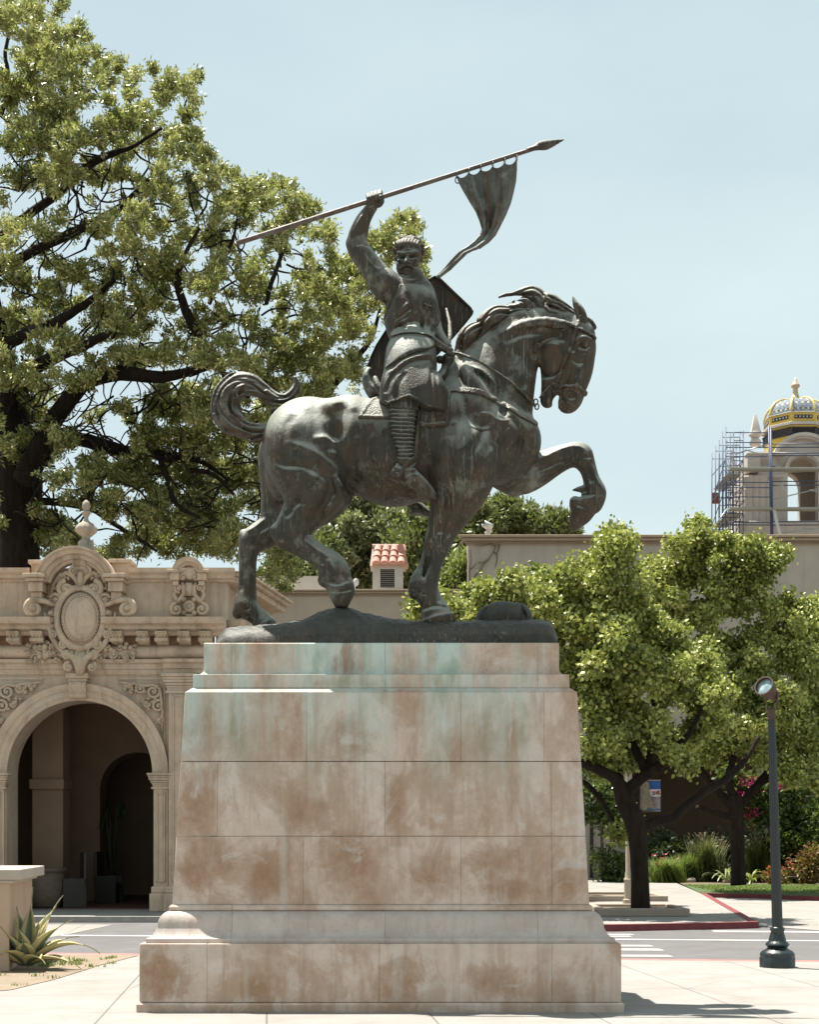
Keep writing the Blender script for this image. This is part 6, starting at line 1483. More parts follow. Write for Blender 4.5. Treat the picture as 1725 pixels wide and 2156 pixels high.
for y5 in (1190, 1674):
    zt0 = zq(y5, -.5)
    for x0, x1 in ((1534, 1622), (1624, 1800)): q = MB(); q.box(TP(x0, 0).x, TP(x1, 0).x, YT-2.5, YT-1.9, zt0-.14, zt0); q.build('plank_deck', M_PLK, SC_, bevel=.02)
    q = MB(); q.box(XO+.1, XI-.1, YT-1.85, YT+2, zt0-.3, zt0-.25); q.build('side_deck', M_PLK, SC_)
    q = MB(); q.box(XO, XM, YT+1.95, YT+2.05, zt0-1.2, zt0-.5); q.build('orange_net', simple_mat('debris_net_orange', (.28, .07, .03), .8), SC_)
# ---------------------------------------------------------------- trees
def leaf_mat(name, cols, rough=.35, transl=.35, spec=.5, hue=(.4, .9)):
    """cols: dark, mid, light leaf colours, one picked per leaf"""
    t = NT(name); g = t.node('ShaderNodeNewGeometry')
    c = t.ramp(g.outputs['Random Per Island'], [(0, cols[0]), (.45, cols[1]), (1, cols[2])])
    c = t.mix(t.ramp(t.noise(.45, 4, .6), [(.35, 0), (.7, .55)]), c, cols[2])
    t.set(color=c, rough=rough, spec=spec)
    tr = t.node('ShaderNodeBsdfTranslucent', {'Color': t.mix(.35, c, (.28, .38, .03))})
    ms = t.node('ShaderNodeMixShader', {0: transl}); t.l.new(t.b.outputs[0], ms.inputs[1]); t.l.new(tr.outputs[0], ms.inputs[2])
    t.l.new(ms.outputs[0], t.n['Material Output'].inputs['Surface']); return t.m
def leaves(name, P, O, per, Ln, Wd, spread, mat, parent, droop=0.0, seed=1, out=.6, mid=.45, hexa=False):
    """per leaves around each tuft centre P, pointing along O mixed with chance"""
    R = np.random.RandomState(seed); n = len(P)*per; P = np.repeat(P, per, 0); O = np.repeat(O, per, 0)
    d = O*out+R.normal(size=(n, 3))*.62; d[:, 2] -= droop; d /= np.linalg.norm(d, axis=1)[:, None]+1e-6
    b = P+R.normal(size=(n, 3))*spread; Lr = Ln*R.uniform(.65, 1.25, n)[:, None]; Wr = Wd*R.uniform(.7, 1.25, n)[:, None]
    s = np.cross(d, R.normal(size=(n, 3))); s /= np.linalg.norm(s, axis=1)[:, None]+1e-6
    nn = np.cross(d, s); bend = nn*(Lr*.12)
    if hexa:
        V = np.stack([b, b+d*Lr*.25+s*Wr*.5, b+d*Lr*.6+s*Wr*.42+bend, b+d*Lr, b+d*Lr*.6-s*Wr*.42+bend, b+d*Lr*.25-s*Wr*.5], 1).reshape(-1, 3)
        Fq = np.arange(n*6).reshape(n, 6)
    else:
        V = np.stack([b, b+d*Lr*mid+s*Wr*.5+bend, b+d*Lr, b+d*Lr*mid-s*Wr*.5+bend], 1).reshape(-1, 3); Fq = np.arange(n*4).reshape(n, 4)
    return mesh_np(name, V, Fq, mat, parent, False)
def scatter(blobs, Y, n, seed, shell=.45, dmul=1.0, dz=0.0, clump=9, cs=9.0, sat=1.0):
    """blobs: (x, y, rx, ry[, weight[, depth offset m]]) in picture units -> tuft centres and outward directions"""
    R = np.random.RandomState(seed); B = [tuple(b)+(1.0, 0.0)[len(b)-4:] for b in blobs]
    for b in list(B):          # small outlying sprays break the outline
        for _ in range(3):
            a = R.uniform(0, 6.28); q = R.uniform(.85, 1.25); s_ = R.uniform(7, 15); B.append((b[0]+b[2]*q*math.cos(a), b[1]-b[3]*q*math.sin(a), s_*1.2, s_, 1.7*sat, b[5]))
    w = np.array([b[2]*b[3]*b[4] for b in B]); idx = R.choice(len(B), n, p=w/w.sum()); B = np.array(B)[idx]
    boff = R.uniform(-dz, dz, len(w))[idx]
    nc = max(int(n//clump), 1); ci = R.randint(0, nc, n); idx2 = idx[:nc][ci]; B = B[:nc][ci]; boff = boff[:nc][ci]     # tufts gather into sprays, with gaps between
    v = R.normal(size=(nc, 3)); v /= np.linalg.norm(v, axis=1)[:, None]; r = (R.uniform(0, 1, nc)**shell)[ci]; v = v[ci]
    q = v*r[:, None]; k = Y/F; dep = np.minimum(B[:, 2], B[:, 3])*k*dmul
    j = R.normal(size=(n, 3))*cs; yy = Y+B[:, 5]+boff+q[:, 1]*dep+j[:, 1]*k
    px = B[:, 0]+q[:, 0]*B[:, 2]+j[:, 0]; py = B[:, 1]-q[:, 2]*B[:, 3]+j[:, 2]*.75
    P = np.stack([(px-CX)*yy/F, yy, EYE+(HY-py)*yy/F], 1); O = v.copy(); O[:, 2] += .45
    return P, O/np.linalg.norm(O, axis=1)[:, None]
def bark_mat(name, c, c2):
    t = NT(name); t.set(color=t.ramp(t.noise(1, 8, .7, t.coord((9, 9, 2.2))), [(.35, c2), (.65, c)]), rough=.95, spec=.2); t.bump(t.noise(1, 8, .75, t.coord((14, 14, 3))), .9, .04); return t.m
BARK = bark_mat('bark_dark', (.026, .019, .014), (.009, .006, .005)); BARK2 = bark_mat('bark_brown', (.03, .02, .014), (.01, .007, .005)); BARK3 = bark_mat('bark_grey', (.13, .11, .085), (.06, .05, .04))
def limb(m, pts, Y, dy0=0, dy1=0, n=9, wob=0.0, rnd=None):
    """pts: (x, y, r) picture units, smoothed; depth runs from dy0 to dy1 (m)"""
    P = []; Rr = []; N = len(pts)
    for i in range(N-1):
        p0, p1, p2, p3 = [np.array(pts[k], float) for k in (max(i-1, 0), i, i+1, min(i+2, N-1))]
        for j in range(5):
            t = j/5; q = .5*((2*p1)+(-p0+p2)*t+(2*p0-5*p1+4*p2-p3)*t*t+(-p0+3*p1-3*p2+p3)*t**3); P.append(q)
    P.append(np.array(pts[-1], float)); V = []
    for i, q in enumerate(P):
        f = i/(len(P)-1); Yq = Y+dy0+(dy1-dy0)*f; wx = wy = 0
        if wob and rnd: wx, wy = rnd.uniform(-wob, wob), rnd.uniform(-wob, wob)
        V.append(W(q[0]+wx, q[1]+wy, Yq)); Rr.append(max(q[2]*Yq/F, .008))
    m.tube(V, Rr, n)
# ---- the great spreading tree, left
YL = 44.0
LT = empty('spreading_tree', W(32, 1915, YL), 'huge spreading evergreen tree with thick dark limbs rising behind the arcade building', 'tree')
rnd = random.Random(21)
m = MB()
limb(m, [(34, 1930, 52), (36, 1500, 48), (36, 1250, 46), (38, 1100, 44), (40, 1010, 48), (30, 930, 42), (10, 800, 30), (-30, 600, 22)], YL, 0, 0, 20)
for pts, d0, d1 in (([(50, 1010, 24), (70, 965, 22), (110, 890, 19), (150, 835, 18), (187, 800, 17), (255, 786, 16), (329, 794, 13), (391, 784, 10), (454, 766, 8), (520, 745, 5)], -1, -3.5),
    ([(55, 1020, 20), (80, 970, 18), (113, 938, 16), (150, 925, 14), (198, 932, 15), (272, 953, 13), (363, 959, 9), (430, 975, 5), (480, 1010, 3)], 0, -2),
    ([(10, 840, 20), (40, 790, 17), (90, 765, 15), (130, 745, 13), (178, 727, 10), (230, 700, 7)], -1, -4),
    ([(-60, 610, 14), (0, 567, 12), (85, 522, 10), (170, 482, 9), (244, 442, 8), (284, 408, 6), (330, 360, 3)], 0, -3),
    ([(-20, 520, 11), (34, 471, 10), (113, 414, 9), (150, 380, 9), (190, 345, 9), (238, 323, 7), (284, 306, 4), (340, 270, 3)], 1, -2),
    ([(-40, 760, 15), (0, 732, 14), (57, 703, 13), (110, 682, 11), (142, 664, 10), (193, 630, 7), (240, 590, 4)], 0, -3),
    ([(470, 770, 8), (454, 755, 9), (420, 709, 9), (395, 665, 10), (378, 615, 9), (374, 580, 8), (392, 530, 5), (420, 480, 3)], -3, -4),
    ([(560, 640, 4), (570, 600, 5), (590, 545, 4.5), (605, 500, 4), (613, 471, 3), (624, 425, 2)], -3, -3),
    ([(440, 640, 4), (455, 600, 5), (470, 550, 4.5), (490, 505, 3.5), (500, 455, 2)], -3, -3),
    ([(620, 900, 11), (660, 860, 10), (700, 812, 9), (745, 760, 7), (780, 715, 5), (800, 650, 3)], 1, -1),
    ([(455, 870, 12), (540, 880, 11), (620, 850, 9), (700, 800, 6)], 1, 0),
    ([(60, 1055, 8), (120, 1058, 8), (190, 1072, 6), (250, 1110, 5), (300, 1140, 4), (330, 1160, 2)], 0, -2),
    ([(330, 950, 7), (350, 1000, 6), (370, 1060, 5), (420, 1090, 3)], -2, -3), ([(400, 990, 5), (450, 1000, 5), (500, 1050, 3)], -2, -2),
    ([(0, 240, 6), (20, 180, 5), (10, 110, 4), (30, 40, 3)], 0, 0), ([(100, 410, 5), (150, 330, 4), (190, 280, 3)], 0, 0), ([(60, 380, 5), (90, 300, 4), (110, 220, 3)], 0, 0),
    ([(280, 240, 2.5), (272, 205, 2.5), (290, 165, 2)], -2, -2), ([(160, 150, 2.5), (200, 190, 2), (215, 215, 1.5)], 0, 0), ([(395, 280, 2), (385, 240, 2), (400, 190, 1.5)], -2, -2)):
    limb(m, pts, YL, d0, d1, 10, .8, rnd)
for _ in range(420):      # twigs in the gaps
    x, y = rnd.uniform(20, 620), rnd.uniform(300, 1120); 
    if y < 300+max(0, x-250)*.5: continue
    a = rnd.uniform(0, 6.28); P = [(x, y, 2.4)]
    for k in range(4): a += rnd.uniform(-.6, .6); x += 22*math.cos(a); y -= 22*math.sin(a); P.append((x, y, 2.2-.4*k))
    limb(m, P, YL, rnd.uniform(-4, 1), rnd.uniform(-4, 1), 5)
m.build('trunk', BARK, LT, sm=True)
LB = [(20, 40, 95, 60, 1), (100, 30, 50, 38, .9), (75, 120, 95, 60, 1), (150, 70, 22, 34, .7), (20, 200, 90, 60, 1.1), (130, 150, 40, 50, .8), (110, 230, 70, 45, .9), (185, 120, 22, 40, .5), (225, 150, 22, 22, .5),
      (170, 190, 40, 28, .6), (250, 185, 30, 20, .4), (290, 150, 24, 12, .6), (360, 185, 44, 34, 1), (396, 165, 16, 24, .8), (390, 240, 30, 50, .9), (320, 230, 50, 40, .8), (240, 250, 50, 40, .8), (60, 290, 90, 50, 1), (170, 290, 60, 40, .9), (300, 300, 70, 45, 1), (385, 320, 36, 42, .9),
      (40, 380, 70, 45, 1), (140, 370, 70, 40, .8), (240, 370, 60, 40, .9), (340, 390, 60, 50, 1), (405, 375, 22, 36, .6), (450, 360, 30, 28, 1), (475, 400, 18, 40, .6), (520, 375, 28, 22, 1), (540, 410, 24, 40, .8), (500, 440, 40, 40, .8), (610, 410, 36, 24, 1), (640, 440, 30, 34, .8), (590, 450, 26, 30, .7),
      (560, 480, 40, 40, .8), (660, 490, 28, 24, .6), (60, 480, 80, 40, .9), (170, 460, 60, 40, .8), (260, 470, 60, 50, .9), (360, 480, 60, 50, 1), (450, 490, 50, 45, .9), (610, 530, 40, 34, .6), (540, 550, 50, 40, .8),
      (60, 590, 80, 40, .9), (160, 570, 60, 45, .9), (270, 570, 70, 50, 1), (360, 560, 50, 40, .8), (450, 590, 50, 45, .9), (520, 620, 40, 35, .7), (640, 600, 60, 40, 1), (710, 560, 50, 40, 1), (700, 630, 60, 40, 1), (770, 600, 50, 50, .9), (640, 660, 60, 36, 1),
      (810, 480, 40, 30, .9), (850, 465, 26, 22, .8), (800, 530, 40, 40, .9), (860, 540, 36, 40, .8), (895, 560, 20, 26, .6), (880, 600, 24, 30, .6), (800, 590, 50, 40, .9), (790, 660, 50, 40, .8), (730, 700, 60, 40, .9), (650, 730, 50, 36, .9), (600, 760, 60, 40, 1),
      (30, 680, 60, 45, 1), (110, 650, 60, 40, .9), (210, 660, 60, 45, .9), (310, 640, 60, 50, 1), (410, 690, 50, 45, .8), (500, 680, 50, 40, .9), (560, 700, 50, 36, .8), (250, 720, 60, 32, .8), (330, 740, 60, 34, .8), (40, 770, 60, 35, .9), (420, 770, 50, 34, .8), (520, 770, 50, 36, .9), (750, 780, 50, 36, .9), (470, 830, 60, 30, .8), (560, 800, 50, 26, .8), (620, 900, 40, 30, .5), (120, 720, 60, 30, .7), (200, 760, 60, 26, .6), (60, 820, 60, 24, .8), (140, 790, 50, 22, .6), (330, 690, 60, 34, .9), (480, 740, 50, 30, .9), (690, 790, 40, 26, .7), (570, 850, 60, 36, .7), (640, 830, 50, 30, .8), 
      (40, 850, 70, 50, 1.2), (370, 850, 60, 40, 1), (440, 850, 50, 36, .8), (290, 870, 50, 26, .5), (180, 865, 36, 16, .4), (60, 940, 60, 30, .8), (130, 915, 36, 22, .5), (330, 920, 60, 36, 1), (420, 920, 60, 44, 1), (500, 930, 50, 40, .9), (220, 985, 50, 30, .7), (300, 1000, 60, 40, .8), (400, 1000, 70, 40, 1), (500, 1000, 50, 46, .9), (540, 1060, 40, 50, .7),
      (140, 1010, 50, 30, .6), (190, 1060, 60, 30, .6), (330, 1070, 70, 50, 1.1), (430, 1080, 60, 60, 1.1), (380, 1150, 90, 40, 1.1), (500, 1130, 50, 40, .7), (270, 1140, 60, 34, .6), (580, 1170, 40, 36, 1), (600, 1205, 40, 22, .8), (20, 1150, 110, 46, 1.6), (110, 1110, 60, 40, .9), (160, 1150, 40, 30, .6), (-60, 900, 80, 200, .6), (-80, 400, 80, 300, .5)]
LFM = leaf_mat('leaf_evergreen', ((.018, .028, .007), (.13, .155, .036), (.58, .56, .24)), rough=.34, transl=.32)
up = [b for b in LB if b[1] < 820]; lo_ = [b for b in LB if b[1] >= 820]
P, O = scatter(up, YL-2.5, 6900, 5, .7, 2.2, 3.0, 5, 6, .9); P2, O2 = scatter(lo_, YL-1, 5200, 6, .7, 2.2, 3.0, 5, 7, .9);  
P = np.concatenate([P, P2]); O = np.concatenate([O, O2])
leaves('crown', P, O, 26, .155, .055, .075, LFM, LT, .0, 3, .8)
# ---- distant trees behind the low building
def far_tree(name, label, x, yb, Y, blobs, n, mat, seed, leafL=.3, per=22, r=7, spread=.22):
    e = empty(name, W(x, HY+EYE*F/Y, Y), label, 'tree', 'trees beyond the low building')
    m = MB(); limb(m, [(x, HY+EYE*F/Y, r*1.3), (x+2, yb, r), (x-3, yb-60, r*.7), (x+4, yb-110, r*.4)], Y)
    rr = random.Random(seed)
    for b in blobs[:7]: limb(m, [(x, yb-10, r*.5), ((x+b[0])/2, (yb+b[1])/2-6, r*.4), (b[0], b[1], r*.2)], Y, 0, 0, 6, 1, rr)
    m.build('trunk', BARK3, e, sm=True); P, O = scatter(blobs, Y, n, seed, .42, 1.6, 1.5, 8, 6); leaves('crown', P, O, per, leafL, leafL*.45, spread, mat, e, 0, seed, .8); return e
LM1 = leaf_mat('leaf_pale', ((.09, .105, .045), (.19, .205, .095), (.34, .34, .19)), .5, .3); LM2 = leaf_mat('leaf_deep', ((.025, .037, .012), (.075, .095, .03), (.2, .215, .08)), .45, .25); LM3 = leaf_mat('leaf_fresh', ((.1, .13, .035), (.17, .21, .06), (.25, .29, .1)), .4, .3)
far_tree('park_tree', 'pale green round tree behind the low building, left of the tiled vent', 745, 1240, 72, [(760, 1090, 50, 30), (715, 1120, 40, 34), (790, 1110, 50, 36), (740, 1160, 60, 40), (800, 1160, 50, 40), (690, 1180, 50, 36), (650, 1200, 46, 28), (840, 1100, 36, 30), (760, 1210, 70, 30), (725, 1070, 24, 14)], 1500, LM1, 31, .34)
far_tree('park_tree', 'low dark green tree at the left end of the low roof', 620, 1240, 68, [(620, 1190, 46, 26), (590, 1210, 40, 22), (660, 1165, 34, 24), (640, 1220, 50, 20), (690, 1150, 20, 16)], 500, LM2, 32, .3)
far_tree('park_tree', 'dark green tree directly behind the tiled vent turret', 880, 1245, 70, [(880, 1110, 50, 34), (860, 1160, 50, 44), (900, 1170, 50, 50), (870, 1215, 60, 30), (910, 1120, 40, 34), (925, 1085, 30, 20), (835, 1210, 30, 24)], 1300, LM2, 33, .32)
far_tree('park_tree', 'dark green tree rising over the left end of the beige wall', 1060, 1240, 76, [(1050, 1082, 36, 26), (1020, 1110, 44, 40), (985, 1120, 40, 46), (1080, 1115, 46, 30), (965, 1170, 34, 44), (1120, 1110, 30, 30), (1150, 1115, 30, 22), (1175, 1118, 28, 14), (1140, 1090, 12, 18), (1188, 1100, 10, 14), (1100, 1085, 14, 14), (1000, 1160, 60, 40), (1060, 1062, 18, 12)], 1700, LM2, 34, .32)
far_tree('park_tree', 'fresh light green young tree against the left end of the beige wall', 972, 1245, 58, [(960, 1216, 26, 22), (975, 1190, 18, 20), (950, 1238, 26, 14), (980, 1225, 16, 20), (968, 1205, 20, 16)], 260, LM3, 35, .24, 22, 3, .16)
# ---- street trees with heart-shaped hanging leaves, right
HM = leaf_mat('leaf_heart', ((.022, .036, .007), (.15, .185, .032), (.52, .53, .16)), .42, .27, .45)
def street_tree(label, Y, trunk, limbs, blobs, n, seed, L_=.15, per=36, shift=6):
    e = empty('street_tree', W(trunk[0][0], trunk[0][1], Y), label, 'tree', 'street trees in front of the beige wall')
    m = MB(); limb(m, trunk, Y, 0, 0, 16, .5, random.Random(seed))
    for pts, d0, d1 in limbs: limb(m, pts, Y, d0, d1, 9, .6, random.Random(seed+1))
    m.build('trunk', BARK2, e, sm=True)
    P, O = scatter([(b[0], b[1]+shift, b[2]*.9, b[3]*.88)+tuple(b[4:]) for b in blobs], Y, n, seed, .6, 2.4, 1.2, 8, 7, 1.2); leaves('crown', P, O, per, L_, L_*.8, .11, HM, e, .6, seed, .35, hexa=True); return e
street_tree('green street tree with a forked trunk in the front planter, nearest the pedestal', 29.9,
    [(1350, 1916, 21), (1348, 1850, 19), (1345, 1780, 19.5), (1338, 1730, 22), (1318, 1690, 20), (1308, 1655, 17)],
    [([(1312, 1660, 15), (1290, 1636, 12), (1255, 1618, 11), (1215, 1602, 9), (1170, 1580, 6), (1120, 1540, 4)], 0, -.8), ([(1306, 1650, 11), (1300, 1610, 9), (1292, 1565, 8), (1286, 1520, 6), (1270, 1470, 4)], 0, .5),
     ([(1320, 1665, 14), (1350, 1640, 12), (1385, 1615, 11), (1420, 1580, 9), (1455, 1540, 6), (1480, 1490, 4)], 0, -.6), ([(1362, 1630, 9), (1345, 1590, 9), (1325, 1555, 8), (1305, 1525, 6), (1290, 1490, 4)], 0, .2),
     ([(1368, 1620, 9), (1372, 1575, 8), (1380, 1530, 6), (1375, 1470, 4)], 0, .3), ([(1348, 1745, 13), (1390, 1728, 11), (1420, 1722, 10), (1440, 1700, 9), (1480, 1670, 9), (1530, 1640, 8), (1570, 1600, 6), (1600, 1550, 4)], 0, .8),
     ([(1300, 1745, 5), (1270, 1690, 6), (1245, 1660, 6), (1220, 1640, 5)], .5, 1)],
    [(1100, 1240, 60, 34), (1060, 1250, 50, 40), (1000, 1270, 46, 36, .7), (950, 1275, 34, 20, .5), (880, 1290, 30, 14, .5), (905, 1280, 20, 24, .3), (1150, 1250, 60, 46), (1100, 1300, 70, 50, .6), (1190, 1290, 60, 60), (1240, 1230, 46, 40), (1215, 1200, 30, 20, .8), (1290, 1190, 50, 40), (1320, 1150, 40, 30), (1290, 1155, 20, 26, .6), (1260, 1300, 70, 60), (1340, 1260, 70, 60), (1300, 1370, 80, 60), (1400, 1340, 80, 60), (1230, 1390, 50, 60), (1380, 1420, 90, 50), (1270, 1460, 60, 46), (1340, 1490, 70, 40), (1430, 1480, 60, 40), (1280, 1560, 50, 36, .9), (1350, 1580, 60, 24, .5), (1250, 1500, 30, 40, .8), (1400, 1540, 60, 24, .6), (1310, 1520, 60, 30, .6), (1265, 1580, 34, 30, .6), (1480, 1400, 60, 60), (1470, 1480, 50, 40), (1470, 1590, 40, 20, .5), (1060, 1270, 60, 30), (1290, 1740, 26, 16, .35), (1272, 1600, 30, 20, .5)], 2500, 41, .1)
street_tree('taller green street tree with a dark trunk on the lawn, behind the floodlight post', 41.5,
    [(1556, 1864, 17), (1555, 1810, 15), (1553, 1750, 15), (1550, 1700, 16), (1548, 1675, 15)],
    [([(1545, 1700, 10), (1510, 1665, 9), (1480, 1630, 8), (1450, 1580, 6)], 0, .5), ([(1550, 1690, 10), (1535, 1640, 8), (1545, 1590, 7), (1530, 1530, 5)], 0, 0), ([(1556, 1700, 10), (1590, 1660, 9), (1625, 1610, 7), (1640, 1540, 5)], 0, 1),
     ([(1545, 1720, 8), (1500, 1710, 7), (1470, 1700, 6)], 0, -.5), ([(1560, 1690, 7), (1620, 1640, 6), (1690, 1620, 5)], 0, 1)],
    [(1480, 1130, 34, 34, .9), (1465, 1105, 14, 16, .5), (1510, 1150, 40, 24, .9), (1530, 1165, 24, 20, .8), (1440, 1150, 40, 30), (1400, 1180, 44, 34), (1440, 1200, 60, 40), (1590, 1145, 14, 20, .6), (1605, 1180, 24, 16, .6), (1650, 1150, 22, 6, .35), (1618, 1162, 22, 8, .4), (1580, 1215, 40, 24, .8), (1510, 1230, 60, 40), (1630, 1262, 40, 22, .8), (1675, 1290, 24, 14, .7), (1450, 1280, 70, 40), (1560, 1290, 80, 46), (1650, 1300, 60, 50), (1500, 1350, 70, 50), (1590, 1380, 80, 50), (1680, 1370, 50, 60), (1540, 1440, 80, 46), (1640, 1460, 70, 50), (1590, 1510, 80, 40), (1680, 1540, 60, 40), (1530, 1540, 60, 34), (1600, 1580, 60, 30, .7), (1480, 1560, 40, 30, .7), (1700, 1600, 40, 40, .6)], 2600, 42, .12, shift=14)
street_tree('green tree at the right edge of the photo with leaves above the bougainvillea', 45.0,
    [(1760, 1868, 14), (1758, 1760, 13), (1750, 1680, 12), (1740, 1600, 9)], [([(1750, 1680, 8), (1710, 1630, 7), (1680, 1580, 5)], 0, 0)],
    [(1740, 1330, 60, 60), (1720, 1420, 60, 60), (1700, 1500, 60, 50), (1760, 1480, 80, 80), (1700, 1590, 50, 34), (1720, 1290, 30, 24, .6)], 900, 43, .13)
# ---------------------------------------------------------------- street furniture, planters, garden plants
# floodlight post
YF = ground_depth(2036); KF = YF/F; fx0 = (1638-CX)*KF
M_GRN = simple_mat('post_green', (.008, .016, .017), .35, var=.2, spec=.6, bump=.08); M_RUST = simple_mat('rusty_bracket', (.07, .04, .028), .7, var=.4)
FP = empty('floodlight_post', (fx0, YF, 0), 'dark green fluted post with a round floodlight on top, right of the pedestal', 'floodlight')
def fz(y): return EYE+(HY-y)*KF
m = MB(); m.lathe((fx0, YF, 0), [(r*KF, max(fz(y), 0)) for y, r in ((2036, 37), (2016, 37), (2014, 35.5), (2010, 36.5), (2006, 35), (2002, 31), (1998, 23), (1994, 20), (1992, 23), (1989, 25), (1986, 24), (1983, 20), (1980, 18))], 48, 12, .012); m.build('base', M_GRN, FP, auto=50)
m = MB(); m.lathe((fx0, YF, 0), [(r*KF, fz(y)) for y, r in ((1980.5, 18), (1974, 16.5), (1967, 14.5), (1962, 13.5), (1960, 14), (1957, 15), (1953, 14), (1951, 11.3))], 48, 16, .03); m.build('collar', M_GRN, FP, auto=50)
m = MB(); n = 64; V = []
for y, r in ((1953, 11.3), (1525, 8.2), (1514, 8.2)):
    for k in range(n):
        a = 2*math.pi*k/n; rr = r*KF*(1-.085*abs(math.sin(8*a))); V.append((fx0+rr*math.cos(a)-(2000-y)*.0*KF, YF+rr*math.sin(a), fz(y)))
m.add(V, [(i*n+k, i*n+(k+1) % n, (i+1)*n+(k+1) % n, (i+1)*n+k) for i in range(2) for k in range(n)]); SH = m.build('shaft', M_GRN, FP, auto=60)
# the shaft leans a touch, as in the picture
for o in (SH,):
    for v in o.data.vertices:
        wz = v.co.z; v.co.x -= max(0, wz-fz(1953))/(fz(1514)-fz(1953))*12*KF
m = MB(); tx = fx0-12*KF; m.bar((tx, YF, fz(1516)), (tx-.002, YF, fz(1494)), 8.6*KF, 20, 8*KF); m.box(tx-8*KF, tx+13*KF, YF-.03, YF+.03, fz(1495), fz(1491)); m.box(tx+10*KF, tx+13.5*KF, YF-.03, YF+.03, fz(1495), fz(1456)); m.box(tx-10*KF, tx-7.5*KF, YF+.02, YF+.06, fz(1495), fz(1466)); m.build('bracket', M_RUST, FP, bevel=.004)
dirv = Vector((-.62, -.66, .38)).normalized(); hc = Vector((tx-8*KF, YF-.02, fz(1453))); back = hc-dirv*.05; fr = hc+dirv*.11
def rotlathe(m, c, d, prof, n=32):
    q = d.to_track_quat('Z', 'Y'); V = []
    for r, z in prof:
        for k in range(n): a = 2*math.pi*k/n; V.append(c+q @ Vector((r*math.cos(a), r*math.sin(a), z)))
    mm = len(prof); m.add(V, [(i*n+k, i*n+(k+1) % n, (i+1)*n+(k+1) % n, (i+1)*n+k) for i in range(mm-1) for k in range(n)]+[tuple(range(n-1, -1, -1))])
R0 = 20.5*KF
m = MB(); rotlathe(m, hc, dirv, [(.02, -.2), (.055, -.19), (.075, -.12), (.09, -.02), (R0*.98, .03), (R0, .1), (R0*1.03, .115), (R0*1.03, .125), (R0*.93, .125), (R0*.92, .07), (R0*.3, .065)], 36); m.build('lamp_housing', M_RUST, FP, auto=40)
t = NT('lamp_glass'); t.set(color=t.ramp(t.noise(14, 5, .6), [(.35, (.16, .24, .27)), (.65, (.38, .48, .5))]), rough=.12, spec=.8, coat=.5); m = MB(); rotlathe(m, hc, dirv, [(R0*.9, .078), (R0*.6, .086), (R0*.02, .092)][::-1], 36); m.build('lens', t.m, FP, sm=True)
m = MB(); m.bar(hc-dirv*.09+Vector((.03, 0, 0)), Vector((tx+12*KF, YF, fz(1456))), .018, 8); m.build('pivot_arm', M_RUST, FP)
# planters round the street tree and the pole
M_PLN = render_mat('planter_concrete', (.3, .25, .2))
def planter(x0, x1, yf_, yt, depth, label, zb_=0.0):
    Y = ground_depth(yf_, zb_); h = (yf_-yt)*Y/F; X0, X1 = X_(x0, Y), X_(x1, Y); w = .16; m = MB()
    m.box(X0, X1, Y, Y+w, 0, h); m.box(X0, X1, Y+depth-w, Y+depth, 0, h); m.box(X0, X0+w, Y+w+.001, Y+depth-w-.001, 0, h-.001); m.box(X1-w, X1, Y+w+.001, Y+depth-w-.001, 0, h-.001)
    e = empty('tree_planter', ((X0+X1)/2, Y+depth/2, 0), label, 'planter', 'low concrete tree planters'); m.build('rim', M_PLN, e, bevel=.02)
    s_ = MB(); s_.box(X0+w, X1-w, Y+w, Y+depth-w, 0, h-.06); s_.build('soil', M_SOIL, e); return Y, h
planter(1262, 1454, 1930, 1913, 2.1, 'low square concrete planter round the forked street tree trunk, the nearer of the two')
planter(1160, 1408, 1898, 1886, 2.6, 'low concrete planter behind the forked street tree, the farther of the two')
# concrete light pole with a hanging banner
YPo = 34.0; BP = empty('banner_pole', (X_(1325, YPo), YPo, 0), 'pale concrete pole with a banner, behind the forked street tree', 'lamp post'); M_POLE = render_mat('pole_concrete', (.34, .29, .22))
m = MB(); px = X_(1325, YPo); k = YPo/F; m.lathe((px, YPo, 0), [(13*k, 0), (13*k, .12), (10*k, .14), (10*k, .55), (11*k, .6), (8*k, .66), (8.5*k, .74), (7*k, .8), (6.6*k, 2.2), (6.2*k, Z_(1560, YPo)), (8*k, Z_(1558, YPo)), (8*k, Z_(1552, YPo))], 12); m.build('pole', M_POLE, BP, auto=40)
m = MB(); m.lathe((px, YPo, 0), [(6*k, Z_(1552, YPo)), (15*k, Z_(1535, YPo)), (17*k, Z_(1515, YPo)), (12*k, Z_(1495, YPo)), (4*k, Z_(1485, YPo))], 20); m.build('globe_lamp', simple_mat('opal_globe', (.45, .45, .43), .3), BP, sm=True)
# banner: blue field, white band, picture below, blue foot; figure at left. Flat printed cloth on arms
bx0, bx1 = X_(1349, YPo), X_(1391, YPo)
def bsheet(name, x0, x1, y0, y1, mat, off=0.0, parent=None):
    m = MB(); V = []; nx = 8
    for i in range(nx+1):
        x = x0+(x1-x0)*i/nx; yy = YPo-.02-off+.03*math.sin((X_(x, YPo))*7)
        V += [(X_(x, YPo), yy, Z_(y1, YPo)), (X_(x, YPo), yy, Z_(y0, YPo))]
    m.add(V, [(2*i, 2*i+2, 2*i+3, 2*i+1) for i in range(nx)]); o = m.build(name, mat, parent or BP); md = o.modifiers.new('s', 'SOLIDIFY'); md.thickness = .008; md.offset = 0; return o
BN = bsheet('banner', 1349, 1391, 1644, 1707, simple_mat('banner_grey', (.2, .17, .17), .8, scale=9, var=.5))
bsheet('blue_field', 1362, 1391, 1644, 1662, simple_mat('banner_blue', (.02, .07, .24), .8), .006, BN)
bsheet('white_band', 1367, 1391, 1662, 1677, simple_mat('banner_white', (.55, .56, .58), .8), .006, BN)
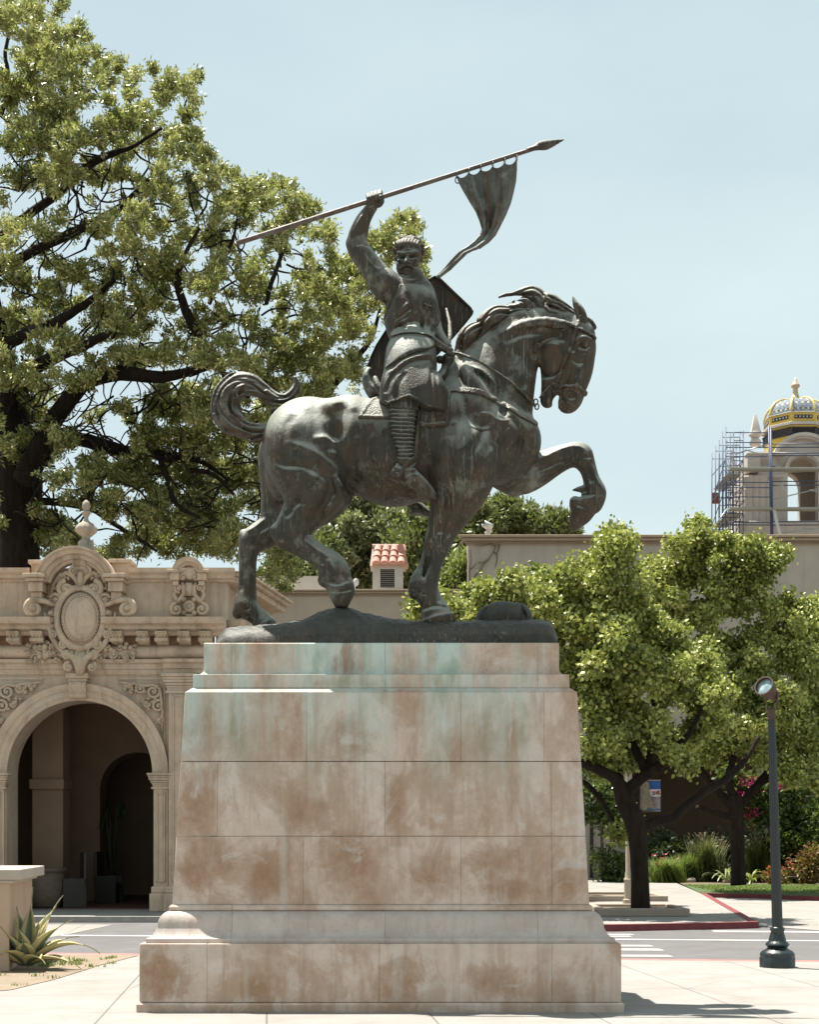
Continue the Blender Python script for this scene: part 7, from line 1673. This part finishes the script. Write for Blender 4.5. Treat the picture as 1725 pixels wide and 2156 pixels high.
bsheet('blue_foot', 1349, 1391, 1703, 1707, simple_mat('banner_foot', (.04, .12, .26), .8), .006, BN)
m = MB(); yy = YPo-.06
fig = [(1352, 1706), (1350, 1685), (1351, 1662), (1354, 1650), (1359, 1644), (1365, 1647), (1368, 1655), (1367, 1668), (1372, 1682), (1376, 1694), (1382, 1704), (1374, 1703), (1364, 1699), (1362, 1706)]
m.prism([(X_(x, YPo), Z_(y, YPo)) for x, y in fig], yy, yy+.006); m.build('printed_figure', simple_mat('print_brown', (.17, .14, .1), .9, scale=22, var=.75), BN)
m = MB()
def stroke(pts, r=.017): m.tube([(X_(x, YPo), YPo-.065, Z_(y, YPo)) for x, y in pts], r, 4)
stroke([(1373.5, 1666.5), (1377, 1665.5), (1378.5, 1667), (1375.5, 1669), (1378.5, 1671), (1377, 1673.5), (1373.5, 1672.8)]); stroke([(1381, 1667), (1384, 1666.5), (1382, 1673)]); stroke([(1384.5, 1666), (1388.5, 1665.5), (1386, 1669)]); stroke([(1386, 1669), (1389, 1671.5), (1386, 1674)])
m.build('banner_lettering', simple_mat('print_red', (.25, .05, .05), .8), BN)
m = MB()
for y in (1643.5, 1708): m.bar((X_(1325, YPo), YPo, Z_(y, YPo)), (X_(1392, YPo), YPo, Z_(y, YPo)), .02, 6)
m.build('banner_arm', M_RUST, BP)
# low wall pier with a cap, left edge
WP = empty('garden_pier', (-5.6, 18, 0), 'square rendered garden pier with a thick pale cap, behind the variegated agave', 'pier')
def skew(m, a, e, z0, z1):
    P = [(-8.2, 17.28-e), (a+e, 17.28-e), (a-.27+e, 19.35+e), (-8.4, 19.35+e)]
    m.add([(x, y, z0) for x, y in P]+[(x, y, z1) for x, y in P], [(3, 2, 1, 0), (4, 5, 6, 7), (0, 1, 5, 4), (1, 2, 6, 5), (2, 3, 7, 6), (3, 0, 4, 7)])
M_PIER = render_mat('pier_render', (.42, .32, .24)); zc = EYE-(1830-HY)/F*17.3
m = MB(); skew(m, -4.86, 0, 0, zc-.12); m.build('shaft', M_PIER, WP, bevel=.01); m = MB(); skew(m, -4.83, .03, zc-.17, zc-.13); skew(m, -4.77, .06, zc-.129, zc); m.build('cap', render_mat('pier_cap', (.4, .36, .31)), WP, bevel=.012)
# variegated agave
def agave(cx_, cY, name, label, lv, scale=1.0):
    e = empty(name, (cx_, cY, 0), label, 'agave')
    t = NT('agave_leaf'); uvx = t.node('ShaderNodeSeparateXYZ', {'Vector': t.tc.outputs['UV']}); edge = t.math('ABSOLUTE', t.math('SUBTRACT', uvx.outputs['X'], .5))
    c = t.ramp(edge, [(.0, (.13, .17, .1)), (.2, (.13, .165, .1)), (.27, (.46, .41, .2)), (.5, (.48, .42, .2))]); t.set(color=c, rough=.4, spec=.5)
    tr = t.node('ShaderNodeBsdfTranslucent', {'Color': c}); ms = t.node('ShaderNodeMixShader', {0: .25}); t.l.new(t.b.outputs[0], ms.inputs[1]); t.l.new(tr.outputs[0], ms.inputs[2]); t.l.new(ms.outputs[0], t.n['Material Output'].inputs['Surface'])
    for (az, Ln, el, drop, wd_) in lv:
        nl, nw = 16, 6; bm = bmesh.new(); uvl = bm.loops.layers.uv.new('UVMap'); az = math.radians(az); G = []
        r_, z, el_ = .06*scale, .06*scale, math.radians(el); tw = math.sin(az*7)*.25
        for i in range(nl+1):
            q = i/nl; w = wd_*scale*(math.sin(min(1, q*1.15+.18)*math.pi)**.8 if q < .98 else .01); w = max(w*(1-q*.25), .004)
            row = []
            for j in range(nw+1):
                s_ = -1+2*j/nw; ox = s_*w*.5; up_ = abs(s_)**2*w*.28
                row.append(bm.verts.new((cx_+r_*math.cos(az)-ox*math.sin(az+tw)-up_*math.sin(el_)*math.cos(az), cY+r_*math.sin(az)+ox*math.cos(az+tw)-up_*math.sin(el_)*math.sin(az), z+up_*math.cos(el_))))
            G.append(row); st = Ln*scale/nl; r_ += st*math.cos(el_); z += st*math.sin(el_); el_ -= math.radians(drop)/nl*(.4+1.2*q)
            z = max(z, .03)
        for i in range(nl):
            for j in range(nw):
                f = bm.faces.new((G[i][j], G[i][j+1], G[i+1][j+1], G[i+1][j])); f.smooth = True
                for lp, (u, v) in zip(f.loops, ((j, i), (j+1, i), (j+1, i+1), (j, i+1))): lp[uvl].uv = (u/nw, v/nl)
        me = bpy.data.meshes.new('leaf'); bm.to_mesh(me); bm.free(); me.materials.append(t.m); o = bpy.data.objects.new('leaf', me); C.objects.link(o); o.parent = e; o.location = -e.location
        md = o.modifiers.new('s', 'SOLIDIFY'); md.thickness = .012; md.offset = 0
    return e
ya = ground_depth(2042); agave((55-CX)/F*ya, ya, 'agave', 'spiky agave with cream-edged leaves in the dry bed, lower left corner',
    [(0, .95, 42, 95, .23), (-25, .8, 20, 60, .22), (25, .7, 50, 60, .22), (60, 1.02, 66, 30, .22), (95, 1.02, 75, 20, .23), (-80, .62, 50, 40, .25), (-55, .62, 30, 70, .22), (-110, .6, 40, 60, .23), (150, .7, 55, 60, .22), (180, .8, 40, 70, .22), (205, .7, 25, 50, .22), (-150, .6, 30, 60, .22), (120, 0.96, 68, 30, .22), (-15, 0.83, 62, 50, .22), (40, 0.79, 72, 20, .21), (-95, 0.67, 70, 20, .22), (170, 0.77, 68, 40, .21), (-125, 0.64, 65, 30, .22), (10, 0.64, 78, 10, .18)])
# weeds in the dry bed
def tuft(m, x, y, n, h, w, rnd, z=0.0, lean=.6, wid=.012):
    for _ in range(n):
        a = rnd.uniform(0, 6.28); r0 = rnd.uniform(0, w); H = h*rnd.uniform(.5, 1.1); l = lean*H*rnd.uniform(.1, 1); bx_, by_ = x+r0*math.cos(a*1.7), y+r0*math.sin(a*1.7)
        sx, sy = -math.sin(a)*wid, math.cos(a)*wid
        V = [(bx_-sx, by_-sy, z), (bx_+sx, by_+sy, z), (bx_+l*.4*math.cos(a)+sx*.8, by_+l*.4*math.sin(a)+sy*.8, z+H*.6), (bx_+l*.4*math.cos(a)-sx*.8, by_+l*.4*math.sin(a)-sy*.8, z+H*.6), (bx_+l*math.cos(a), by_+l*math.sin(a), z+H)]
        m.add(V, [(0, 1, 2, 3), (3, 2, 4)])
def grass_obj(name, label, cat, x, y, n, h, w, mat, seed, lean=.6, wid=.012, group=None, extra=None):
    m = MB(); rnd = random.Random(seed); tuft(m, x, y, n, h, w, rnd, 0, lean, wid); b = m.build(name, mat); 
    if cat: tag(b, label, cat, group)
    rebase(b, (x, y, 0)); return b
M_WEED = leaf_mat('weed_green', ((.1, .14, .03), (.16, .2, .05), (.22, .25, .08)), .6, .3); M_BLADE = leaf_mat('blade_green', ((.08, .12, .03), (.14, .2, .05), (.26, .32, .1)), .5, .4); M_BLADE2 = leaf_mat('blade_olive', ((.07, .085, .03), (.12, .14, .05), (.22, .23, .1)), .5, .3)
m = MB(); rnd = random.Random(9)
for _ in range(60):
    x, y = rnd.uniform(-6.8, -3.95), rnd.uniform(14.9, 19.2)
    if rnd.random() < .5: x, y = rnd.gauss(-4.5, .35), rnd.gauss(18.3, .3)
    tuft(m, x, y, rnd.randint(6, 22), .05, .1, rnd, .004, .9, .007)
o = m.build('weeds', M_WEED); o['kind'] = 'stuff'
m = MB()
for _ in range(5200):
    x = rnd.uniform(9.0, 22); fy = 38.2+abs(x-12)*.05
    Yg = rnd.uniform(40.6, 46.5) if x > 8 else 0
    tuft(m, x, Yg, 3, .07, .12, rnd, .012, .6, .012)
o = m.build('lawn_grass', M_BLADE); o['kind'] = 'stuff'
# garden planting behind the lawn
def Gp(x, y): Y = ground_depth(y); return X_(x, Y), Y
M_FLP = simple_mat('petal_pink', (.5, .09, .09), .6, var=.2); M_MAG = simple_mat('bract_magenta', (.32, .012, .09), .6, var=.2); M_FLR = simple_mat('petal_red', (.4, .04, .02), .6, var=.3)
def flowers(name, parent, pts, r, mat, seed):
    rnd = random.Random(seed); m = MB()
    for p in pts:
        for k in range(5):
            a = 2*math.pi*k/5+rnd.random(); t_ = rnd.uniform(.2, .9); c_ = Vector(p); q = c_+Vector((r*math.cos(a), r*math.sin(a)*.6, r*t_-.3*r)); s_ = Vector((-math.sin(a), math.cos(a), .3))*r*.45
            m.add([c_, (c_+q)/2+s_, q, (c_+q)/2-s_], [(0, 1, 2, 3)])
    return m.build(name, mat, parent)
specs = [('lavender_bush', 'lavender-like light green bush at the front of the garden bed, next to the forked trunk', 'bush', 1405, 1858, 900, .85, .75, M_BLADE, .9, .022),
    ('grass_clump', 'bright tall grass clump in the middle of the garden bed', 'grass', 1452, 1857, 700, 1.0, .6, M_BLADE, .6, .022),
    ('seedhead_grass', 'brownish fountain grass clump left of the lawn tree trunk', 'grass', 1490, 1857, 600, 1.55, .55, M_BLADE2, .5, .024),
    ('seedhead_grass', 'tall olive grass clump right of the lawn tree trunk', 'grass', 1592, 1858, 700, 1.5, .6, M_BLADE2, .5, .024),
    ('flowering_shrub', 'small yellowish shrub with red flowers at the right edge of the lawn', 'shrub', 1672, 1860, 300, .6, .7, M_BLADE2, .9, .024)]
for nm, lb, ct, x, y, n, h, w, mt, ln, wi in specs:
    gx, gy = Gp(x, y); e = empty(nm, (gx, gy, 0), lb, ct); m = MB(); rnd = random.Random(int(x)); tuft(m, gx, gy, n, h, w, rnd, 0, ln, wi); m.build('foliage', mt, e)
    if nm in ('lavender_bush', 'flowering_shrub'): flowers('flower', e, [(gx+rnd.uniform(-w-.3, w*.6), gy+rnd.uniform(-.5, .2), h*rnd.uniform(.5, 1.25)) for _ in range(9 if ct == 'bush' else 26)], .1, M_FLP if ct == 'bush' else M_FLR, 4)
    if nm == 'seedhead_grass':
        m = MB()
        for _ in range(70): a = rnd.uniform(0, 6.28); q = rnd.uniform(.1, .7); p = Vector((gx+q*math.cos(a), gy+q*math.sin(a), h*rnd.uniform(.7, 1.05))); m.tube([p, p+Vector((.05*math.cos(a), .05*math.sin(a), .12)), p+Vector((.1*math.cos(a), .1*math.sin(a), .16))], [.01, .016, .004], 4)
        m.build('seed_head', simple_mat('seed_brown', (.2, .15, .1), .8), e)
# strap-leaved plants, one with pale folded leaves
def strap(x, y, label, n, L_, mat, seed):
    gx, gy = Gp(x, y); e = empty('strap_plant', (gx, gy, 0), label, 'plant'); rnd = random.Random(seed); m = MB()
    for _ in range(n):
        a = rnd.uniform(0, 6.28); P = []; r_ = z = 0; el = rnd.uniform(.7, 1.4)
        for i in range(8): P.append((gx+r_*math.cos(a), gy+r_*math.sin(a), z)); r_ += L_/7*math.cos(el); z = max(z+L_/7*math.sin(el), .02); el -= rnd.uniform(.15, .4)
        sx, sy = -math.sin(a), math.cos(a); V = []
        for i, p in enumerate(P): w = .035*math.sin(.3+i/7*2.6); V += [(p[0]-sx*w, p[1]-sy*w, p[2]), (p[0]+sx*w, p[1]+sy*w, p[2])]
        m.add(V, [(2*i, 2*i+1, 2*i+3, 2*i+2) for i in range(7)])
    m.build('foliage', mat, e); return e
strap(1530, 1859, 'plant with long pale folded strap leaves just left of the lawn tree trunk', 22, 1.1, leaf_mat('strap_pale', ((.16, .2, .07), (.25, .28, .12), (.34, .36, .2)), .4, .3), 5)
strap(1583, 1861, 'low plant with arching yellow-green strap leaves just right of the lawn tree trunk', 18, .9, leaf_mat('strap_yellow', ((.14, .18, .04), (.22, .25, .06), (.3, .32, .1)), .4, .3), 6)
strap(1425, 1856, 'dark green strap-leaved plant behind the lavender bush', 60, 1.2, M_BLADE2, 7)
# bougainvillea and dark shrubs in front of the shaded wall
def shrub(name, label, cat, blobs, Y, n, mat, seed, L_=.16, per=22, fl=None):
    e = empty(name, W(blobs[0][0], HY+EYE*F/Y, Y), label, cat); m = MB()
    for b in blobs[:5]: limb(m, [(blobs[0][0], HY+EYE*F/Y, 2.5), ((b[0]+blobs[0][0])/2, (b[1]+1850)/2, 2), (b[0], b[1], 1)], Y, 0, 0, 6)
    m.build('stem', BARK3, e, sm=True); P, O = scatter(blobs, Y, n, seed, .45, 1.0); leaves('foliage', P, O, per, L_, L_*.6, .15, mat, e, .1, seed, .6)
    if fl: 
        P, O = scatter(fl, Y-.5, 60, seed+1, .5, .5); leaves('flower', P, O, 14, .1, .09, .08, M_MAG, e, 0, seed+2, .5)
    return e
BM = leaf_mat('leaf_shrub', ((.03, .05, .012), (.06, .09, .022), (.11, .15, .045)), .35, .3)
shrub('bougainvillea', 'bougainvillea with magenta flowers behind the lawn tree and floodlight post', 'shrub', [(1640, 1740, 46, 60), (1600, 1650, 40, 34), (1680, 1660, 50, 40), (1700, 1740, 50, 70), (1560, 1640, 26, 24, .5), (1660, 1800, 50, 40), (1715, 1810, 40, 40), (1590, 1690, 20, 30, .5)], 50.5, 900, BM, 51, .18, 22, [(1563, 1665, 9, 18), (1585, 1650, 8, 8), (1605, 1660, 8, 12), (1655, 1645, 7, 6), (1585, 1705, 5, 6, .5), (1620, 1700, 6, 8, .4), (1560, 1682, 6, 8)])
shrub('climbing_shrub', 'dark leafy climber on the ochre wall between the pedestal and the forked tree', 'shrub', [(1270, 1700, 30, 30), (1262, 1650, 26, 34), (1290, 1760, 16, 30, .6), (1300, 1700, 22, 36), (1282, 1810, 10, 30, .4), (1296, 1832, 30, 14, .5)], 50.8, 330, BM, 52, .17)
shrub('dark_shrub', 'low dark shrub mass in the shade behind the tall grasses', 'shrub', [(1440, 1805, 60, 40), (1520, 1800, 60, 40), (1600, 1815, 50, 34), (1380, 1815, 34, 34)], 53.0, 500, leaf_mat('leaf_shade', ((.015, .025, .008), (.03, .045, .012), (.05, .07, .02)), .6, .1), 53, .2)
shrub('red_leaf_shrub', 'shrub with rusty red leaves at the right edge of the garden bed', 'shrub', [(1712, 1830, 18, 20), (1722, 1812, 14, 14), (1645, 1846, 12, 8, .6)], 48.0, 90, leaf_mat('leaf_rust', ((.14, .03, .015), (.22, .06, .03), (.12, .1, .03)), .5, .3), 54, .14)
# stones in the bed
for x, y, r in ((1456, 1858, .16), (1652, 1860, .12), (1535, 1859, .12)):
    gx, gy = Gp(x, y); m = MB(); m.blob((gx, gy, r*.4), r, 9, 7, (1.2, 1, .8)); o = m.build('garden_stone', M_PLN, sm=True); rebase(o, (gx, gy, 0))
    tag(o, {1456: 'small pale stone between the bright grass and the lawn', 1652: 'small pale stone in the bed right of the floodlight post', 1535: 'small pale stone beside the lawn tree trunk'}[x], 'stone')
